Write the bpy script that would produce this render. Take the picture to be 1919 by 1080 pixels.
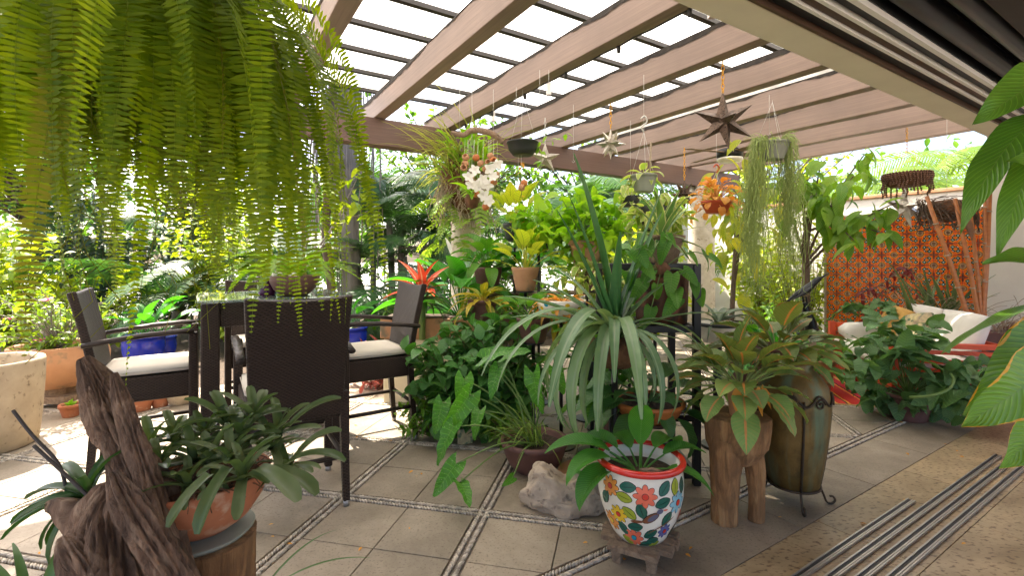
import bpy, math, random
import numpy as np
from mathutils import Vector, Matrix, Euler

for o in list(bpy.data.objects):
    bpy.data.objects.remove(o, do_unlink=True)
random.seed(11); NR = np.random.default_rng(11)
SC = bpy.context.scene
COL = SC.collection
R = math.radians

# ---------------------------------------------------------------- camera
CAMZ = 1.35; FPX = 902.0; HOR = 485.0
cd = bpy.data.cameras.new('camera'); cam = bpy.data.objects.new('camera', cd); COL.objects.link(cam)
cam.location = (0, 0, CAMZ); cam.rotation_euler = (R(90), 0, 0)
cd.sensor_width = 36.0; cd.lens = FPX / 1919 * 36.0; cd.shift_y = -(540 - HOR) / 1919.0
cd.clip_start = 0.05; cd.clip_end = 400
SC.camera = cam

# ---------------------------------------------------------------- sky and sun
SUN_AZ = R(-50); SUN_EL = R(50)          # azimuth from +Y towards +X
w = bpy.data.worlds.new('World'); SC.world = w; w.use_nodes = True
nt = w.node_tree; bg = nt.nodes['Background']
sky = nt.nodes.new('ShaderNodeTexSky'); sky.sky_type = 'NISHITA'; sky.sun_disc = False
sky.sun_elevation = SUN_EL; sky.sun_rotation = SUN_AZ; sky.dust_density = 4.0; sky.air_density = 0.8; sky.ozone_density = 0.4
nt.links.new(sky.outputs[0], bg.inputs[0]); bg.inputs[1].default_value = 0.15
sd = bpy.data.lights.new('sun', 'SUN'); sun = bpy.data.objects.new('sun', sd); COL.objects.link(sun)
sd.energy = 5.0; sd.angle = R(0.6); sd.color = (1.0, 0.90, 0.76)
sdir = Vector((math.sin(SUN_AZ) * math.cos(SUN_EL), math.cos(SUN_AZ) * math.cos(SUN_EL), math.sin(SUN_EL)))
sun.rotation_euler = sdir.to_track_quat('Z', 'Y').to_euler()
SC.view_settings.view_transform = 'Standard'; SC.view_settings.look = 'None'
SC.view_settings.exposure = 2.0; SC.view_settings.gamma = 1.0
SC.view_settings.use_curve_mapping = False
SC.cycles.max_bounces = 10; SC.cycles.diffuse_bounces = 5; SC.cycles.transmission_bounces = 6; SC.cycles.transparent_max_bounces = 8

# ---------------------------------------------------------------- frames of reference (metres)
A1 = R(57.5)                                   # the house front runs along azimuth 57.5 degrees
E1 = Vector((math.sin(A1), math.cos(A1), 0)); E2 = Vector((-math.cos(A1), math.sin(A1), 0))
AQ = R(12.5)                                   # the paving is laid diagonally to it
EQ = Vector((math.sin(AQ), math.cos(AQ), 0)); ER = Vector((math.cos(AQ), -math.sin(AQ), 0))
HROT = math.atan2(E1.y, E1.x)                  # z rotation that takes local x to E1
def H(u, v, z=0.0): return E1 * u + E2 * v + Vector((0, 0, z))
def P(px, py, Y): return Vector(((px - 960) / FPX * Y, Y, CAMZ - (py - HOR) / FPX * Y))
def G(px, py):
    Y = CAMZ * FPX / (py - HOR); return Vector(((px - 960) / FPX * Y, Y, 0))
def pxs(n, Y): return n / FPX * Y              # n photo pixels at depth Y in metres

# ---------------------------------------------------------------- mesh helpers
class MB:
    def __init__(s): s.v = []; s.f = []; s.uv = []; s.hasuv = False
    def add(s, vs, fs):
        b = len(s.v); s.v += [tuple(x) for x in vs]; s.f += [tuple(i + b for i in f) for f in fs]; return s
    def box(s, c, d, rot=None, taper=1.0):
        x, y, z = d[0] / 2, d[1] / 2, d[2] / 2; vs = []
        for k in (-1, 1):
            t = taper if k > 0 else 1
            for i, j in ((-1, -1), (1, -1), (1, 1), (-1, 1)): vs.append(Vector((i * x * t, j * y * t, k * z)))
        if rot is not None: vs = [rot @ q for q in vs]
        c = Vector(c); vs = [q + c for q in vs]
        return s.add(vs, [(3, 2, 1, 0), (4, 5, 6, 7), (0, 1, 5, 4), (1, 2, 6, 5), (2, 3, 7, 6), (3, 0, 4, 7)])
    def bar(s, a, b, w, h, up=Vector((0, 0, 1))):
        a = Vector(a); b = Vector(b); t = (b - a).normalized(); sd_ = t.cross(up)
        if sd_.length < 1e-4: sd_ = Vector((1, 0, 0))
        sd_.normalize(); n = sd_.cross(t); vs = []
        for p in (a, b):
            for i, j in ((-1, -1), (1, -1), (1, 1), (-1, 1)): vs.append(p + sd_ * i * w / 2 + n * j * h / 2)
        return s.add(vs, [(3, 2, 1, 0), (4, 5, 6, 7), (0, 1, 5, 4), (1, 2, 6, 5), (2, 3, 7, 6), (3, 0, 4, 7)])
    def tube(s, pts, rad, n=8, cap=True, flat=1.0):
        pts = [Vector(p) for p in pts]; m = len(pts)
        if not hasattr(rad, '__len__'): rad = [rad] * m
        rings = []; pa = None
        for i, p in enumerate(pts):
            t = (pts[min(i + 1, m - 1)] - pts[max(i - 1, 0)])
            t = t.normalized() if t.length > 1e-9 else Vector((0, 0, 1))
            if pa is None: a = Vector((0, 0, 1)).cross(t) if abs(t.z) < .95 else Vector((1, 0, 0))
            else: a = pa
            a = a - t * a.dot(t)
            a = a.normalized() if a.length > 1e-6 else t.orthogonal().normalized()
            pa = a; b = t.cross(a)
            rings.append([p + a * math.cos(2 * math.pi * (k + .5) / n) * rad[i] + b * math.sin(2 * math.pi * (k + .5) / n) * rad[i] * flat for k in range(n)])
        vs = [q for r_ in rings for q in r_]; fs = []
        for i in range(m - 1):
            for k in range(n):
                fs.append((i * n + k, i * n + (k + 1) % n, (i + 1) * n + (k + 1) % n, (i + 1) * n + k))
        if cap: fs.append(tuple(range(n - 1, -1, -1))); fs.append(tuple((m - 1) * n + k for k in range(n)))
        return s.add(vs, fs)
    def lathe(s, prof, n=32, c=(0, 0, 0), wob=0.0, seed=0, sx=1.0, sy=1.0, cap=True):
        c = Vector(c); rr = random.Random(seed); vs = []; fs = []; m = len(prof)
        ph = [rr.uniform(0, 6.28) for _ in range(4)]
        for (r_, z) in prof:
            for k in range(n):
                a = 2 * math.pi * k / n
                q = r_ * (1 + wob * (math.sin(2 * a + ph[0] + z * 5) + .6 * math.sin(3 * a + ph[1] - z * 9)))
                vs.append(c + Vector((q * math.cos(a) * sx, q * math.sin(a) * sy, z)))
        for i in range(m - 1):
            for k in range(n):
                fs.append((i * n + k, i * n + (k + 1) % n, (i + 1) * n + (k + 1) % n, (i + 1) * n + k))
        if cap and prof[0][0] > 1e-4: fs.append(tuple(range(n - 1, -1, -1)))
        if cap and prof[-1][0] > 1e-4: fs.append(tuple((m - 1) * n + k for k in range(n)))
        return s.add(vs, fs)
    def prism(s, poly, z0, z1):
        n = len(poly); vs = [(p[0], p[1], z0) for p in poly] + [(p[0], p[1], z1) for p in poly]
        fs = [tuple(range(n - 1, -1, -1)), tuple(range(n, 2 * n))] + [(i, (i + 1) % n, n + (i + 1) % n, n + i) for i in range(n)]
        return s.add(vs, fs)
    def mesh(s, name, mat=None, smooth=False):
        me = bpy.data.meshes.new(name); me.from_pydata(s.v, [], s.f)
        if mat: me.materials.append(mat)
        if smooth: me.shade_smooth()
        me.update(); return me
    def build(s, name, mat=None, parent=None, smooth=False, loc=None, rz=0, bev=0, kind=None):
        return obj(name, s.mesh(name, mat, smooth), parent, loc, rz, bev, kind)

def obj(name, me, parent=None, loc=None, rz=0, bev=0, kind=None):
    o = bpy.data.objects.new(name, me); COL.objects.link(o)
    if loc is not None: o.location = loc
    if rz: o.rotation_euler.z = rz
    if parent is not None: o.parent = parent
    if bev:
        m = o.modifiers.new('bevel', 'BEVEL'); m.width = bev; m.segments = 2; m.limit_method = 'ANGLE'; m.angle_limit = R(40)
    if kind: o['kind'] = kind
    return o
def tag(o, label, cat, group=None, kind=None):
    o['label'] = label; o['category'] = cat
    if group: o['group'] = group
    if kind: o['kind'] = kind
    return o
def thing(name, label, cat, loc=(0, 0, 0), rz=0, group=None):
    o = bpy.data.objects.new(name, None); COL.objects.link(o); o.empty_display_size = .05
    o.location = loc; o.rotation_euler.z = rz
    return tag(o, label, cat, group)
def copy_tree(o, parent=None):
    c = o.copy(); COL.objects.link(c); c.parent = parent
    for ch in list(o.children): copy_tree(ch, c)
    return c

# ---------------------------------------------------------------- material helpers
def nmat(name):
    m = bpy.data.materials.new(name); m.use_nodes = True; nt = m.node_tree
    return m, nt, nt.nodes['Principled BSDF']
def N(nt, t, **kw):
    n = nt.nodes.new(t)
    for k, v in kw.items():
        if k.startswith('i_'):
            key = k[2:]; key = int(key) if key.isdigit() else key.replace('_', ' ')
            n.inputs[key].default_value = v
        else: setattr(n, k, v)
    return n
def L(nt, a, b): nt.links.new(a, b)
def c4(c): return (c[0], c[1], c[2], 1)
def ramp(nt, fac, stops):
    r = nt.nodes.new('ShaderNodeValToRGB'); e = r.color_ramp.elements
    while len(e) < len(stops): e.new(.5)
    for i, (p, c) in enumerate(stops): e[i].position = p; e[i].color = c4(c)
    L(nt, fac, r.inputs[0]); return r.outputs[0]
def mixc(nt, fac, a, b, mode='MIX'):
    m = nt.nodes.new('ShaderNodeMix'); m.data_type = 'RGBA'; m.blend_type = mode
    for sock, val in ((m.inputs[0], fac), (m.inputs[6], a), (m.inputs[7], b)):
        if hasattr(val, 'links'): L(nt, val, sock)
        elif isinstance(val, (int, float)): sock.default_value = val
        else: sock.default_value = c4(val)
    return m.outputs[2]
def math_(nt, op, a, b=None, c=None):
    m = nt.nodes.new('ShaderNodeMath'); m.operation = op
    for i, v in enumerate((a, b, c)):
        if v is None: continue
        if hasattr(v, 'links'): L(nt, v, m.inputs[i])
        else: m.inputs[i].default_value = v
    return m.outputs[0]
def coords(nt, scale=(1, 1, 1), which='Object', rotz=0):
    t = nt.nodes.new('ShaderNodeTexCoord'); mp = nt.nodes.new('ShaderNodeMapping')
    mp.inputs['Scale'].default_value = scale; mp.inputs['Rotation'].default_value = (0, 0, rotz)
    L(nt, t.outputs[which], mp.inputs[0]); return mp.outputs[0]
def rnd(nt):
    o = nt.nodes.new('ShaderNodeObjectInfo'); g = nt.nodes.new('ShaderNodeNewGeometry')
    return math_(nt, 'FRACT', math_(nt, 'ADD', o.outputs['Random'], g.outputs['Random Per Island']))
def bump(nt, bsdf, h, strength=.3, dist=.01):
    b = N(nt, 'ShaderNodeBump'); b.inputs['Strength'].default_value = strength; b.inputs['Distance'].default_value = dist
    L(nt, h, b.inputs['Height']); L(nt, b.outputs[0], bsdf.inputs['Normal'])
def surf(name, c1, c2=None, rough=.7, scale=6, bstr=.2, bdist=.01, stretch=(1, 1, 1), metal=0, spots=None, spot_scale=30, spot_amt=.35, vary=0.0, detail=6, spec=None, rotz=0, grime=0):
    """plain weathered surface: two tones by noise, optional darker specks, fine bump, tone per piece"""
    m, nt, b = nmat(name); c2 = c2 or tuple(x * .75 for x in c1)
    co = coords(nt, tuple(scale * s for s in stretch), rotz=rotz)
    n1 = N(nt, 'ShaderNodeTexNoise', i_Scale=1.0, i_Detail=detail, i_Roughness=.62); L(nt, co, n1.inputs['Vector'])
    col = ramp(nt, n1.outputs[0], [(.32, c2), (.68, c1)])
    hgt = n1.outputs[0]
    if spots:
        n2 = N(nt, 'ShaderNodeTexNoise', i_Scale=spot_scale / scale, i_Detail=4.0); L(nt, co, n2.inputs['Vector'])
        f = ramp(nt, n2.outputs[0], [(1 - spot_amt - .06, (0, 0, 0)), (1 - spot_amt + .06, (1, 1, 1))])
        col = mixc(nt, f, col, spots)
        hgt = math_(nt, 'SUBTRACT', n1.outputs[0], math_(nt, 'MULTIPLY', f, .6))
    if grime:
        n5 = N(nt, 'ShaderNodeTexNoise', i_Scale=1.3 / scale, i_Detail=7.0, i_Roughness=.72, i_Distortion=.5); L(nt, co, n5.inputs['Vector'])
        col = mixc(nt, 1.0, col, ramp(nt, n5.outputs[0], [(.36, (1 - grime, 1 - grime * 1.05, 1 - grime * 1.15)), (.60, (1.05, 1.05, 1.05))]), 'MULTIPLY')
    if vary:
        f = math_(nt, 'MULTIPLY_ADD', rnd(nt), vary * 2, 1 - vary)
        hs = N(nt, 'ShaderNodeHueSaturation'); L(nt, f, hs.inputs['Value']); L(nt, col, hs.inputs['Color']); col = hs.outputs[0]
    L(nt, col, b.inputs['Base Color']); b.inputs['Roughness'].default_value = rough; b.inputs['Metallic'].default_value = metal
    if spec is not None: b.inputs['Specular IOR Level'].default_value = spec
    if bstr: bump(nt, b, hgt, bstr, bdist)
    return m
def plain(name, c, rough=.5, metal=0, coat=0):
    m, nt, b = nmat(name); b.inputs['Base Color'].default_value = c4(c); b.inputs['Roughness'].default_value = rough
    b.inputs['Metallic'].default_value = metal; b.inputs['Coat Weight'].default_value = coat
    co = coords(nt, (14, 14, 14)); n1 = N(nt, 'ShaderNodeTexNoise', i_Scale=1.0, i_Detail=4.0); L(nt, co, n1.inputs['Vector'])
    L(nt, mixc(nt, n1.outputs[0], tuple(x * .8 for x in c), tuple(min(1, x * 1.15) for x in c)), b.inputs['Base Color'])
    return m
# ================================================================ materials of the place
M = {}
M['limestone'] = surf('limestone', (.37, .305, .225), (.245, .20, .145), rough=.62, scale=3.2, bstr=.15, bdist=.004, spots=(.22, .17, .12), spot_scale=85, spot_amt=.39, vary=.13, grime=.32)
M['grout'] = surf('grout', (.20, .17, .14), rough=.9, scale=30)
M['pebble'] = surf('pebble', (.50, .43, .34), (.33, .28, .22), rough=.6, scale=30, bstr=.1, vary=.3)
M['strip_bed'] = surf('strip_bed', (.20, .17, .13), (.07, .06, .05), rough=.95, scale=60, bstr=.4)
M['marble'] = surf('marble', (.52, .40, .24), (.34, .25, .145), rough=.38, scale=2.2, bstr=.06, spots=(.17, .11, .06), spot_scale=34, spot_amt=.40, stretch=(1, 1.8, 1), vary=.08, rotz=-HROT, grime=.25)
M['soil'] = surf('soil', (.10, .065, .04), (.05, .032, .02), rough=.95, scale=25, bstr=.6, bdist=.03)
M['paving'] = surf('paving', (.55, .52, .47), (.47, .44, .40), rough=.8, scale=2)
M['aluminium'] = plain('aluminium', (.50, .47, .43), .38, .8)
M['dark_metal'] = plain('dark_metal', (.018, .017, .017), .45, .2)
M['cream_plaster'] = surf('cream_plaster', (.74, .67, .50), (.68, .61, .45), rough=.75, scale=3, bstr=.06)
M['white_plaster'] = surf('white_plaster', (.78, .74, .67), (.70, .66, .59), rough=.8, scale=2.5, bstr=.1)
M['column_plaster'] = surf('column_plaster', (.62, .55, .45), (.46, .39, .30), rough=.85, scale=7, bstr=.35, bdist=.02, spots=(.25, .20, .14), spot_scale=20, spot_amt=.35)
M['ceiling_wood'] = surf('ceiling_wood', (.028, .018, .013), (.018, .012, .009), rough=.6, scale=4, stretch=(.4, 5, 1), bstr=.1, rotz=-HROT)
M['brown_trim'] = surf('brown_trim', (.085, .042, .022), rough=.5, scale=6)
M['ochre_paint'] = surf('ochre_paint', (.72, .34, .03), rough=.7, scale=4)
def joist_mat(base=(.26, .185, .150), name='painted_timber'):
    m, nt, b = nmat(name)
    co = coords(nt, (1.6, 40, 60), rotz=0)
    n = N(nt, 'ShaderNodeTexNoise', i_Scale=1.0, i_Detail=7.0, i_Roughness=.65, i_Distortion=.4); L(nt, co, n.inputs['Vector'])
    co2 = coords(nt, (1.1, 1.1, 1.1)); n2 = N(nt, 'ShaderNodeTexNoise', i_Scale=1.5, i_Detail=5.0); L(nt, co2, n2.inputs['Vector'])
    col = ramp(nt, n.outputs[0], [(.25, tuple(x * .80 for x in base)), (.5, base), (.75, tuple(x * 1.16 for x in base))])
    f = ramp(nt, n2.outputs[0], [(.35, (.86, .85, .85)), (.65, (1.06, 1.05, 1.04))])
    L(nt, mixc(nt, 1.0, col, f, 'MULTIPLY'), b.inputs['Base Color']); b.inputs['Roughness'].default_value = .58
    bump(nt, b, n.outputs[0], .22, .006); return m
M['joist'] = joist_mat(); M['beam'] = joist_mat((.125, .072, .055), 'brown_beam_paint')  # beam has a darker brown base than the joists
M['felt'] = surf('felt', (.05, .04, .033), (.02, .016, .014), rough=.9, scale=20)
M['slat'] = surf('slat', (.035, .028, .024), rough=.6, scale=8)
def panel_mat():
    m, nt, b = nmat('translucent_sheet')
    co = coords(nt, (1.4, 1.4, 1.4)); n = N(nt, 'ShaderNodeTexNoise', i_Scale=1.0, i_Detail=6.0, i_Roughness=.7); L(nt, co, n.inputs['Vector'])
    col = ramp(nt, n.outputs[0], [(.3, (.70, .68, .61)), (.6, (.86, .86, .84))])
    t = N(nt, 'ShaderNodeBsdfTranslucent'); d = N(nt, 'ShaderNodeBsdfDiffuse'); mx = N(nt, 'ShaderNodeMixShader'); mx.inputs[0].default_value = .3
    L(nt, col, t.inputs[0]); L(nt, col, d.inputs[0]); L(nt, t.outputs[0], mx.inputs[1]); L(nt, d.outputs[0], mx.inputs[2])
    L(nt, mx.outputs[0], nt.nodes['Material Output'].inputs[0]); return m
M['panel'] = panel_mat()

# ================================================================ ground, terrace, threshold
g = MB(); g.box((0, 60, -.35), (260, 260, .3)); tag(g.build('ground', M['paving']), 'pale sunlit ground beyond the terrace', 'ground', kind='structure')

def clip(poly, nrm, d):            # keep points with p.nrm >= d
    out = []
    for i, p in enumerate(poly):
        q = poly[(i + 1) % len(poly)]; a = p.dot(nrm) - d; b_ = q.dot(nrm) - d
        if a >= 0: out.append(p)
        if a * b_ < 0: out.append(p + (q - p) * (a / (a - b_)))
    return out
V_EDGE = 6.0; V_BORDER = 1.63; SW = .076; CELL = .83; R0 = -.70; Q0 = 2.46
floor = MB(); floor.prism([H(-9, 1.25), H(9.6, 1.25), H(9.6, V_EDGE), H(-9, V_EDGE)], -.2, -.012)
floor = floor.build('terrace_floor', M['grout']); tag(floor, 'beige stone terrace laid diagonally with pebble strips', 'floor', kind='structure')
def in_view(c, marg=.15):
    if c.y < .3: return False
    return abs(c.x / c.y) < 1.064 + marg and (CAMZ - c.z) / c.y < .66 + marg
rest = MB(); rj = random.Random(3)
for k in range(-14, 14):
    for l in range(-6, 14):
        for i in (0, 1):
            for j in (0, 1):
                r0 = R0 + k * CELL + SW / 2; q0 = Q0 + l * CELL + SW / 2; s = (CELL - SW) / 2; jt = .003
                a = r0 + i * s + jt; b_ = a + s - 2 * jt; c = q0 + j * s + jt; d = c + s - 2 * jt
                poly = [ER * a + EQ * c, ER * b_ + EQ * c, ER * b_ + EQ * d, ER * a + EQ * d]
                for nn, dd in ((E2, V_BORDER + SW / 2 + .003), (-E2, -V_EDGE), (E1, -7.5), (-E1, -9.5)): poly = clip(poly, nn, dd) if poly else poly
                if len(poly) < 3: continue
                cen = sum(poly, Vector()) / len(poly); dz = rj.uniform(-.0012, .0012)
                if in_view(cen) and cen.y < 6.2: MB().prism(poly, -.03, dz).build('tile', M['limestone'], floor, bev=.002)
                else: rest.prism(poly, -.03, dz)
for k in range(-9, 12):           # plain course between the border strip and the marble
    a = k * .84; poly = [H(a + .002, 1.252), H(a + .838, 1.252), H(a + .838, V_BORDER - SW / 2 - .003), H(a + .002, V_BORDER - SW / 2 - .003)]
    if in_view(sum(poly, Vector()) / 4, .4): MB().prism(poly, -.03, 0).build('tile', M['limestone'], floor, bev=.002)
    else: rest.prism(poly, -.03, 0)
o = rest.build('paving_remainder', M['limestone'], floor, kind='stuff')
# pebble strips: two slanting rows of stones set on edge, like a plait
def pebble_proto(seed):
    rr = random.Random(seed); vs = []; fs = []
    for z, s in ((-.012, .8), (.0, 1.0), (.005, .62)):
        for k in range(6):
            a = k * math.pi / 3; vs.append((math.cos(a) * .019 * s * rr.uniform(.9, 1.08), math.sin(a) * .0075 * s * rr.uniform(.85, 1.1), z))
    for i in (0, 1):
        for k in range(6): fs.append((i * 6 + k, i * 6 + (k + 1) % 6, (i + 1) * 6 + (k + 1) % 6, (i + 1) * 6 + k))
    fs.append(tuple(range(12, 18))); return vs, fs
PEB = [pebble_proto(s) for s in range(6)]
def strip(p0, p1, keep):
    t = (p1 - p0).normalized(); n = Vector((-t.y, t.x, 0)); ln = (p1 - p0).length; mb = MB(); x = 0
    while x < ln:
        for sgn in (-1, 1):
            c = p0 + t * (x + (0.008 if sgn > 0 else 0)) + n * sgn * .0185
            if keep(c):
                vs, fs = rj.choice(PEB); a = math.atan2(t.y, t.x) + sgn * R(38) + rj.uniform(-.12, .12); ca, sa = math.cos(a), math.sin(a); sc = rj.uniform(.88, 1.12); dz = rj.uniform(-.002, .001)
                mb.add([(c.x + (q[0] * ca - q[1] * sa) * sc, c.y + (q[0] * sa + q[1] * ca) * sc, q[2] + dz) for q in vs], fs)
        x += .0185
    return mb
kp = lambda c: c.dot(E2) > V_BORDER + .05 and c.dot(E2) < V_EDGE and in_view(c, .1) and c.y < 7
bed = MB()
for k in range(-8, 10):
    for (p0, p1) in ((ER * (R0 + k * CELL) + EQ * -1, ER * (R0 + k * CELL) + EQ * 8), (EQ * (Q0 + (k + 1) * CELL) + ER * -7, EQ * (Q0 + (k + 1) * CELL) + ER * 7)):
        mb = strip(p0, p1, kp)
        if mb.v: mb.build('pebble_strip', M['pebble'], floor, smooth=True, kind='stuff')
strip(H(-6, V_BORDER), H(9, V_BORDER), lambda c: in_view(c, .1)).build('pebble_strip', M['pebble'], floor, smooth=True, kind='stuff')

mf = MB(); mf.prism([H(-6, -5), H(9.6, -5), H(9.6, 1.249), H(-6, 1.249)], -.2, -.012)
mf = mf.build('interior_floor', M['grout']); tag(mf, 'polished tan marble floor inside the sliding door line', 'floor', kind='structure')
for i in range(-3, 10):
    for (v0, v1) in ((.80, 1.247), (-.1, .797), (-1.0, -.103), (-1.9, -1.003)):
        off = .45 if v0 > .7 else 0; a = i * 1.1 + off
        poly = [H(a + .0015, v0), H(a + 1.0985, v0), H(a + 1.0985, v1), H(a + .0015, v1)]
        MB().prism(poly, -.03, .001).build('slab', M['marble'], mf, bev=.0015)
tr = thing('sliding_door_track', 'four parallel grey metal sliding door rails sunk in the marble', 'door track', H(2, .95, 0))
for (v, u1) in ((1.06, 3.30), (.985, 4.55), (.915, 4.60), (.845, 5.2)):
    mb = MB(); u0 = .6; z = .004
    for dv, h_, w_ in ((-.015, .012, .006), (.015, .012, .007), (0, .004, .024), (-.005, .010, .006)):
        mb.bar(H(u0, v + dv, z + h_ / 2) - tr.location, H(u1, v + dv, z + h_ / 2) - tr.location, w_, h_)
    r_ = mb.build('rail', M['aluminium'], tr)
    MB().bar(H(u0, v + .0055, z + .0055) - tr.location, H(u1, v + .0055, z + .0055) - tr.location, .012, .004).build('rail_slot', M['dark_metal'], r_)

# ================================================================ house: header, tracks, ceiling, end wall
ZH = 2.55
house = thing('house', 'white house front with cream door header and dark timber ceiling', 'house', H(7.2, 1.2, 0))
def hb(name, u0, u1, v0, v1, z0, z1, mat, bev=0, parent=house):
    org = house.location
    mb = MB(); mb.prism([H(u0, v0) - org, H(u1, v0) - org, H(u1, v1) - org, H(u0, v1) - org], z0, z1)
    return mb.build(name, mat, parent, bev=bev)
hb('header', -2, 8.6, 1.296, 1.485, ZH, ZH + .55, M['cream_plaster'], .006)
tk = hb('top_track', -2, 7.06, 1.02, 1.293, ZH + .035, ZH + .25, M['dark_metal'])
for (v0, v1, z, mt) in ((1.278, 1.293, ZH - .002, 'brown_trim'), (1.185, 1.203, ZH + .004, 'white_plaster'), (1.136, 1.18, ZH + .018, 'brown_trim'), (1.112, 1.131, ZH + .004, 'white_plaster'), (1.026, 1.052, ZH + .004, 'white_plaster')):
    hb('track_strip', -2, 7.06, v0, v1, z, ZH + .06, M[mt], parent=tk)
hb('ceiling', -2, 7.06, .2, 1.017, ZH + .16, ZH + .24, M['ceiling_wood'])
hb('ceiling_beam', -2, 7.06, .56, .70, ZH - .02, ZH + .158, M['ceiling_wood'], .01)
for (v, z, r_) in ((.94, ZH + .085, .055), (.78, ZH + .06, .05)):
    mb = MB(); mb.tube([H(-2, v, z) - house.location, H(7.0, v, z) - house.location], r_, 16); mb.build('blind_roll', M['dark_metal'], house, smooth=True)
hb('ceiling_panel', -2, 7.06, -2.4, .197, ZH + .3, ZH + .36, M['ochre_paint'])
hb('wall', 7.07, 7.35, -3, 1.62, -.02, ZH + .6, M['white_plaster'], .01)
hb('parapet', -2, 8.6, .2, 1.295, ZH + .6, ZH + .8, M['white_plaster'])

# ================================================================ pergola
perg = thing('pergola', 'brown painted timber pergola with translucent white roof sheets', 'pergola', H(4, 5.4, 0))
def pb(name, u0, u1, v0, v1, z0, z1, mat, bev=.006, axis='u'):
    lu, lv = u1 - u0, v1 - v0; mb = MB()
    if axis == 'u': mb.box((0, 0, 0), (lu, lv, z1 - z0)); rz = HROT
    else: mb.box((0, 0, 0), (lv, lu, z1 - z0)); rz = HROT + math.pi / 2
    o = mb.build(name, mat, perg, bev=bev); o.location = H((u0 + u1) / 2, (v0 + v1) / 2, (z0 + z1) / 2) - perg.location; o.rotation_euler.z = rz; return o
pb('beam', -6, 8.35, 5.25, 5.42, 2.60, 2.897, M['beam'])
JU = [.80, 1.69, 2.55, 3.42, 4.29, 5.18, 6.08, 6.97, 7.86]
for i, u in enumerate([-4.5, -3.6, -2.7, -1.8, -.95, -.08] + JU):
    jo = pb('joist', u - .13, u, 1.30, 5.95, 2.90, 3.14, M['joist'], axis='v')
    fe = MB(); top_ = []; low_ = []; rf = random.Random(i); wd = .02
    for k in range(94):          # torn roofing felt lapped over the top edge
        wd = min(.05, max(.004, wd + rf.uniform(-.012, .012))); x = -2.325 + k * .05; top_.append((x, .0685, .125)); low_.append((x + rf.uniform(-.01, .01), .0675 + rf.uniform(0, .006), .122 - wd))
    n_ = len(top_); fe.add(top_ + low_ + [(p[0], -.06, .1255) for p in top_], [(k, k + 1, n_ + k + 1, n_ + k) for k in range(n_ - 1)] + [(k + 1, k, 2 * n_ + k, 2 * n_ + k + 1) for k in range(n_ - 1)]); fe.build('felt_strip', M['felt'], jo)
for i in range(10): pb('slat', -5, 8.2, 0.942 + i * .575, .998 + i * .575, 3.47, 3.51, M['slat'], 0)
for i in range(9):
    for (a, b_) in ((-5, -1.6), (-1.59, 1.8), (1.81, 5.2), (5.21, 8.3)):
        mb = MB(); v0 = .97 + i * .575 + .004; v1 = v0 + .567
        mb.add([H(a, v0, 3.516) - perg.location, H(b_, v0, 3.516) - perg.location, H(b_, v1, 3.516) - perg.location, H(a, v1, 3.516) - perg.location], [(0, 1, 2, 3)])
        mb.build('roof_panel', M['panel'], perg)
# steel frame carrying the sheets
for u in (3.15, 5.7):
    mb = MB(); mb.bar(H(u, 1.2, 3.40) - perg.location, H(u, 6.1, 3.40) - perg.location, .05, .08)
    for v in (2.2, 4.2, 5.4): mb.bar(H(u, v, 3.13) - perg.location, H(u, v, 3.37) - perg.location, .05, .05)
    mb.build('steel_frame', M['aluminium'], perg)
for (u, v, r_, z1) in ((2.72, 5.33, .185, 2.6), (7.33, 5.33, .22, 2.6), (-2.9, 5.33, .19, 2.6)):
    mb = MB(); mb.lathe([(r_ * 1.08, -.02), (r_ * 1.02, .3), (r_, 1.2), (r_ * .98, 2.0), (r_ * 1.0, z1)], 40, wob=.012, seed=int(u * 10))
    o = mb.build('column', M['column_plaster'], perg, smooth=True); o.location = H(u, v) - perg.location
# ================================================================ wicker furniture
def wicker_mat(name, c1, c2, su=.026, sv=.0085):
    m, nt, b = nmat(name)
    t = N(nt, 'ShaderNodeTexCoord'); sp = N(nt, 'ShaderNodeSeparateXYZ'); L(nt, t.outputs['Object'], sp.inputs[0])
    u = math_(nt, 'DIVIDE', math_(nt, 'ADD', sp.outputs[0], sp.outputs[1]), su); v = math_(nt, 'DIVIDE', sp.outputs[2], sv)
    row = math_(nt, 'MULTIPLY', math_(nt, 'FLOOR', v), .5)
    a = math_(nt, 'ABSOLUTE', math_(nt, 'SINE', math_(nt, 'MULTIPLY', math_(nt, 'ADD', u, row), math.pi)))
    c = math_(nt, 'ABSOLUTE', math_(nt, 'SINE', math_(nt, 'MULTIPLY', v, math.pi)))
    h = math_(nt, 'POWER', math_(nt, 'MULTIPLY', a, c), .6)
    n = N(nt, 'ShaderNodeTexNoise', i_Scale=40.0, i_Detail=3.0); L(nt, t.outputs['Object'], n.inputs['Vector'])
    f = math_(nt, 'MULTIPLY', h, math_(nt, 'MULTIPLY_ADD', n.outputs[0], .8, .5))
    L(nt, mixc(nt, f, c1, c2), b.inputs['Base Color']); b.inputs['Roughness'].default_value = .5; b.inputs['Specular IOR Level'].default_value = .25
    bump(nt, b, h, .9, .004); return m
M['wicker'] = wicker_mat('dark_wicker', (.010, .006, .004), (.050, .029, .020))
M['wicker_pole'] = wicker_mat('wrapped_wicker', (.012, .008, .006), (.055, .038, .030), .5, .011)
M['cushion'] = surf('cushion', (.62, .56, .47), (.56, .50, .42), rough=.9, scale=6, bstr=.15)
M['foot'] = plain('foot', (.4, .38, .36), .35, .7)
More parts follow.
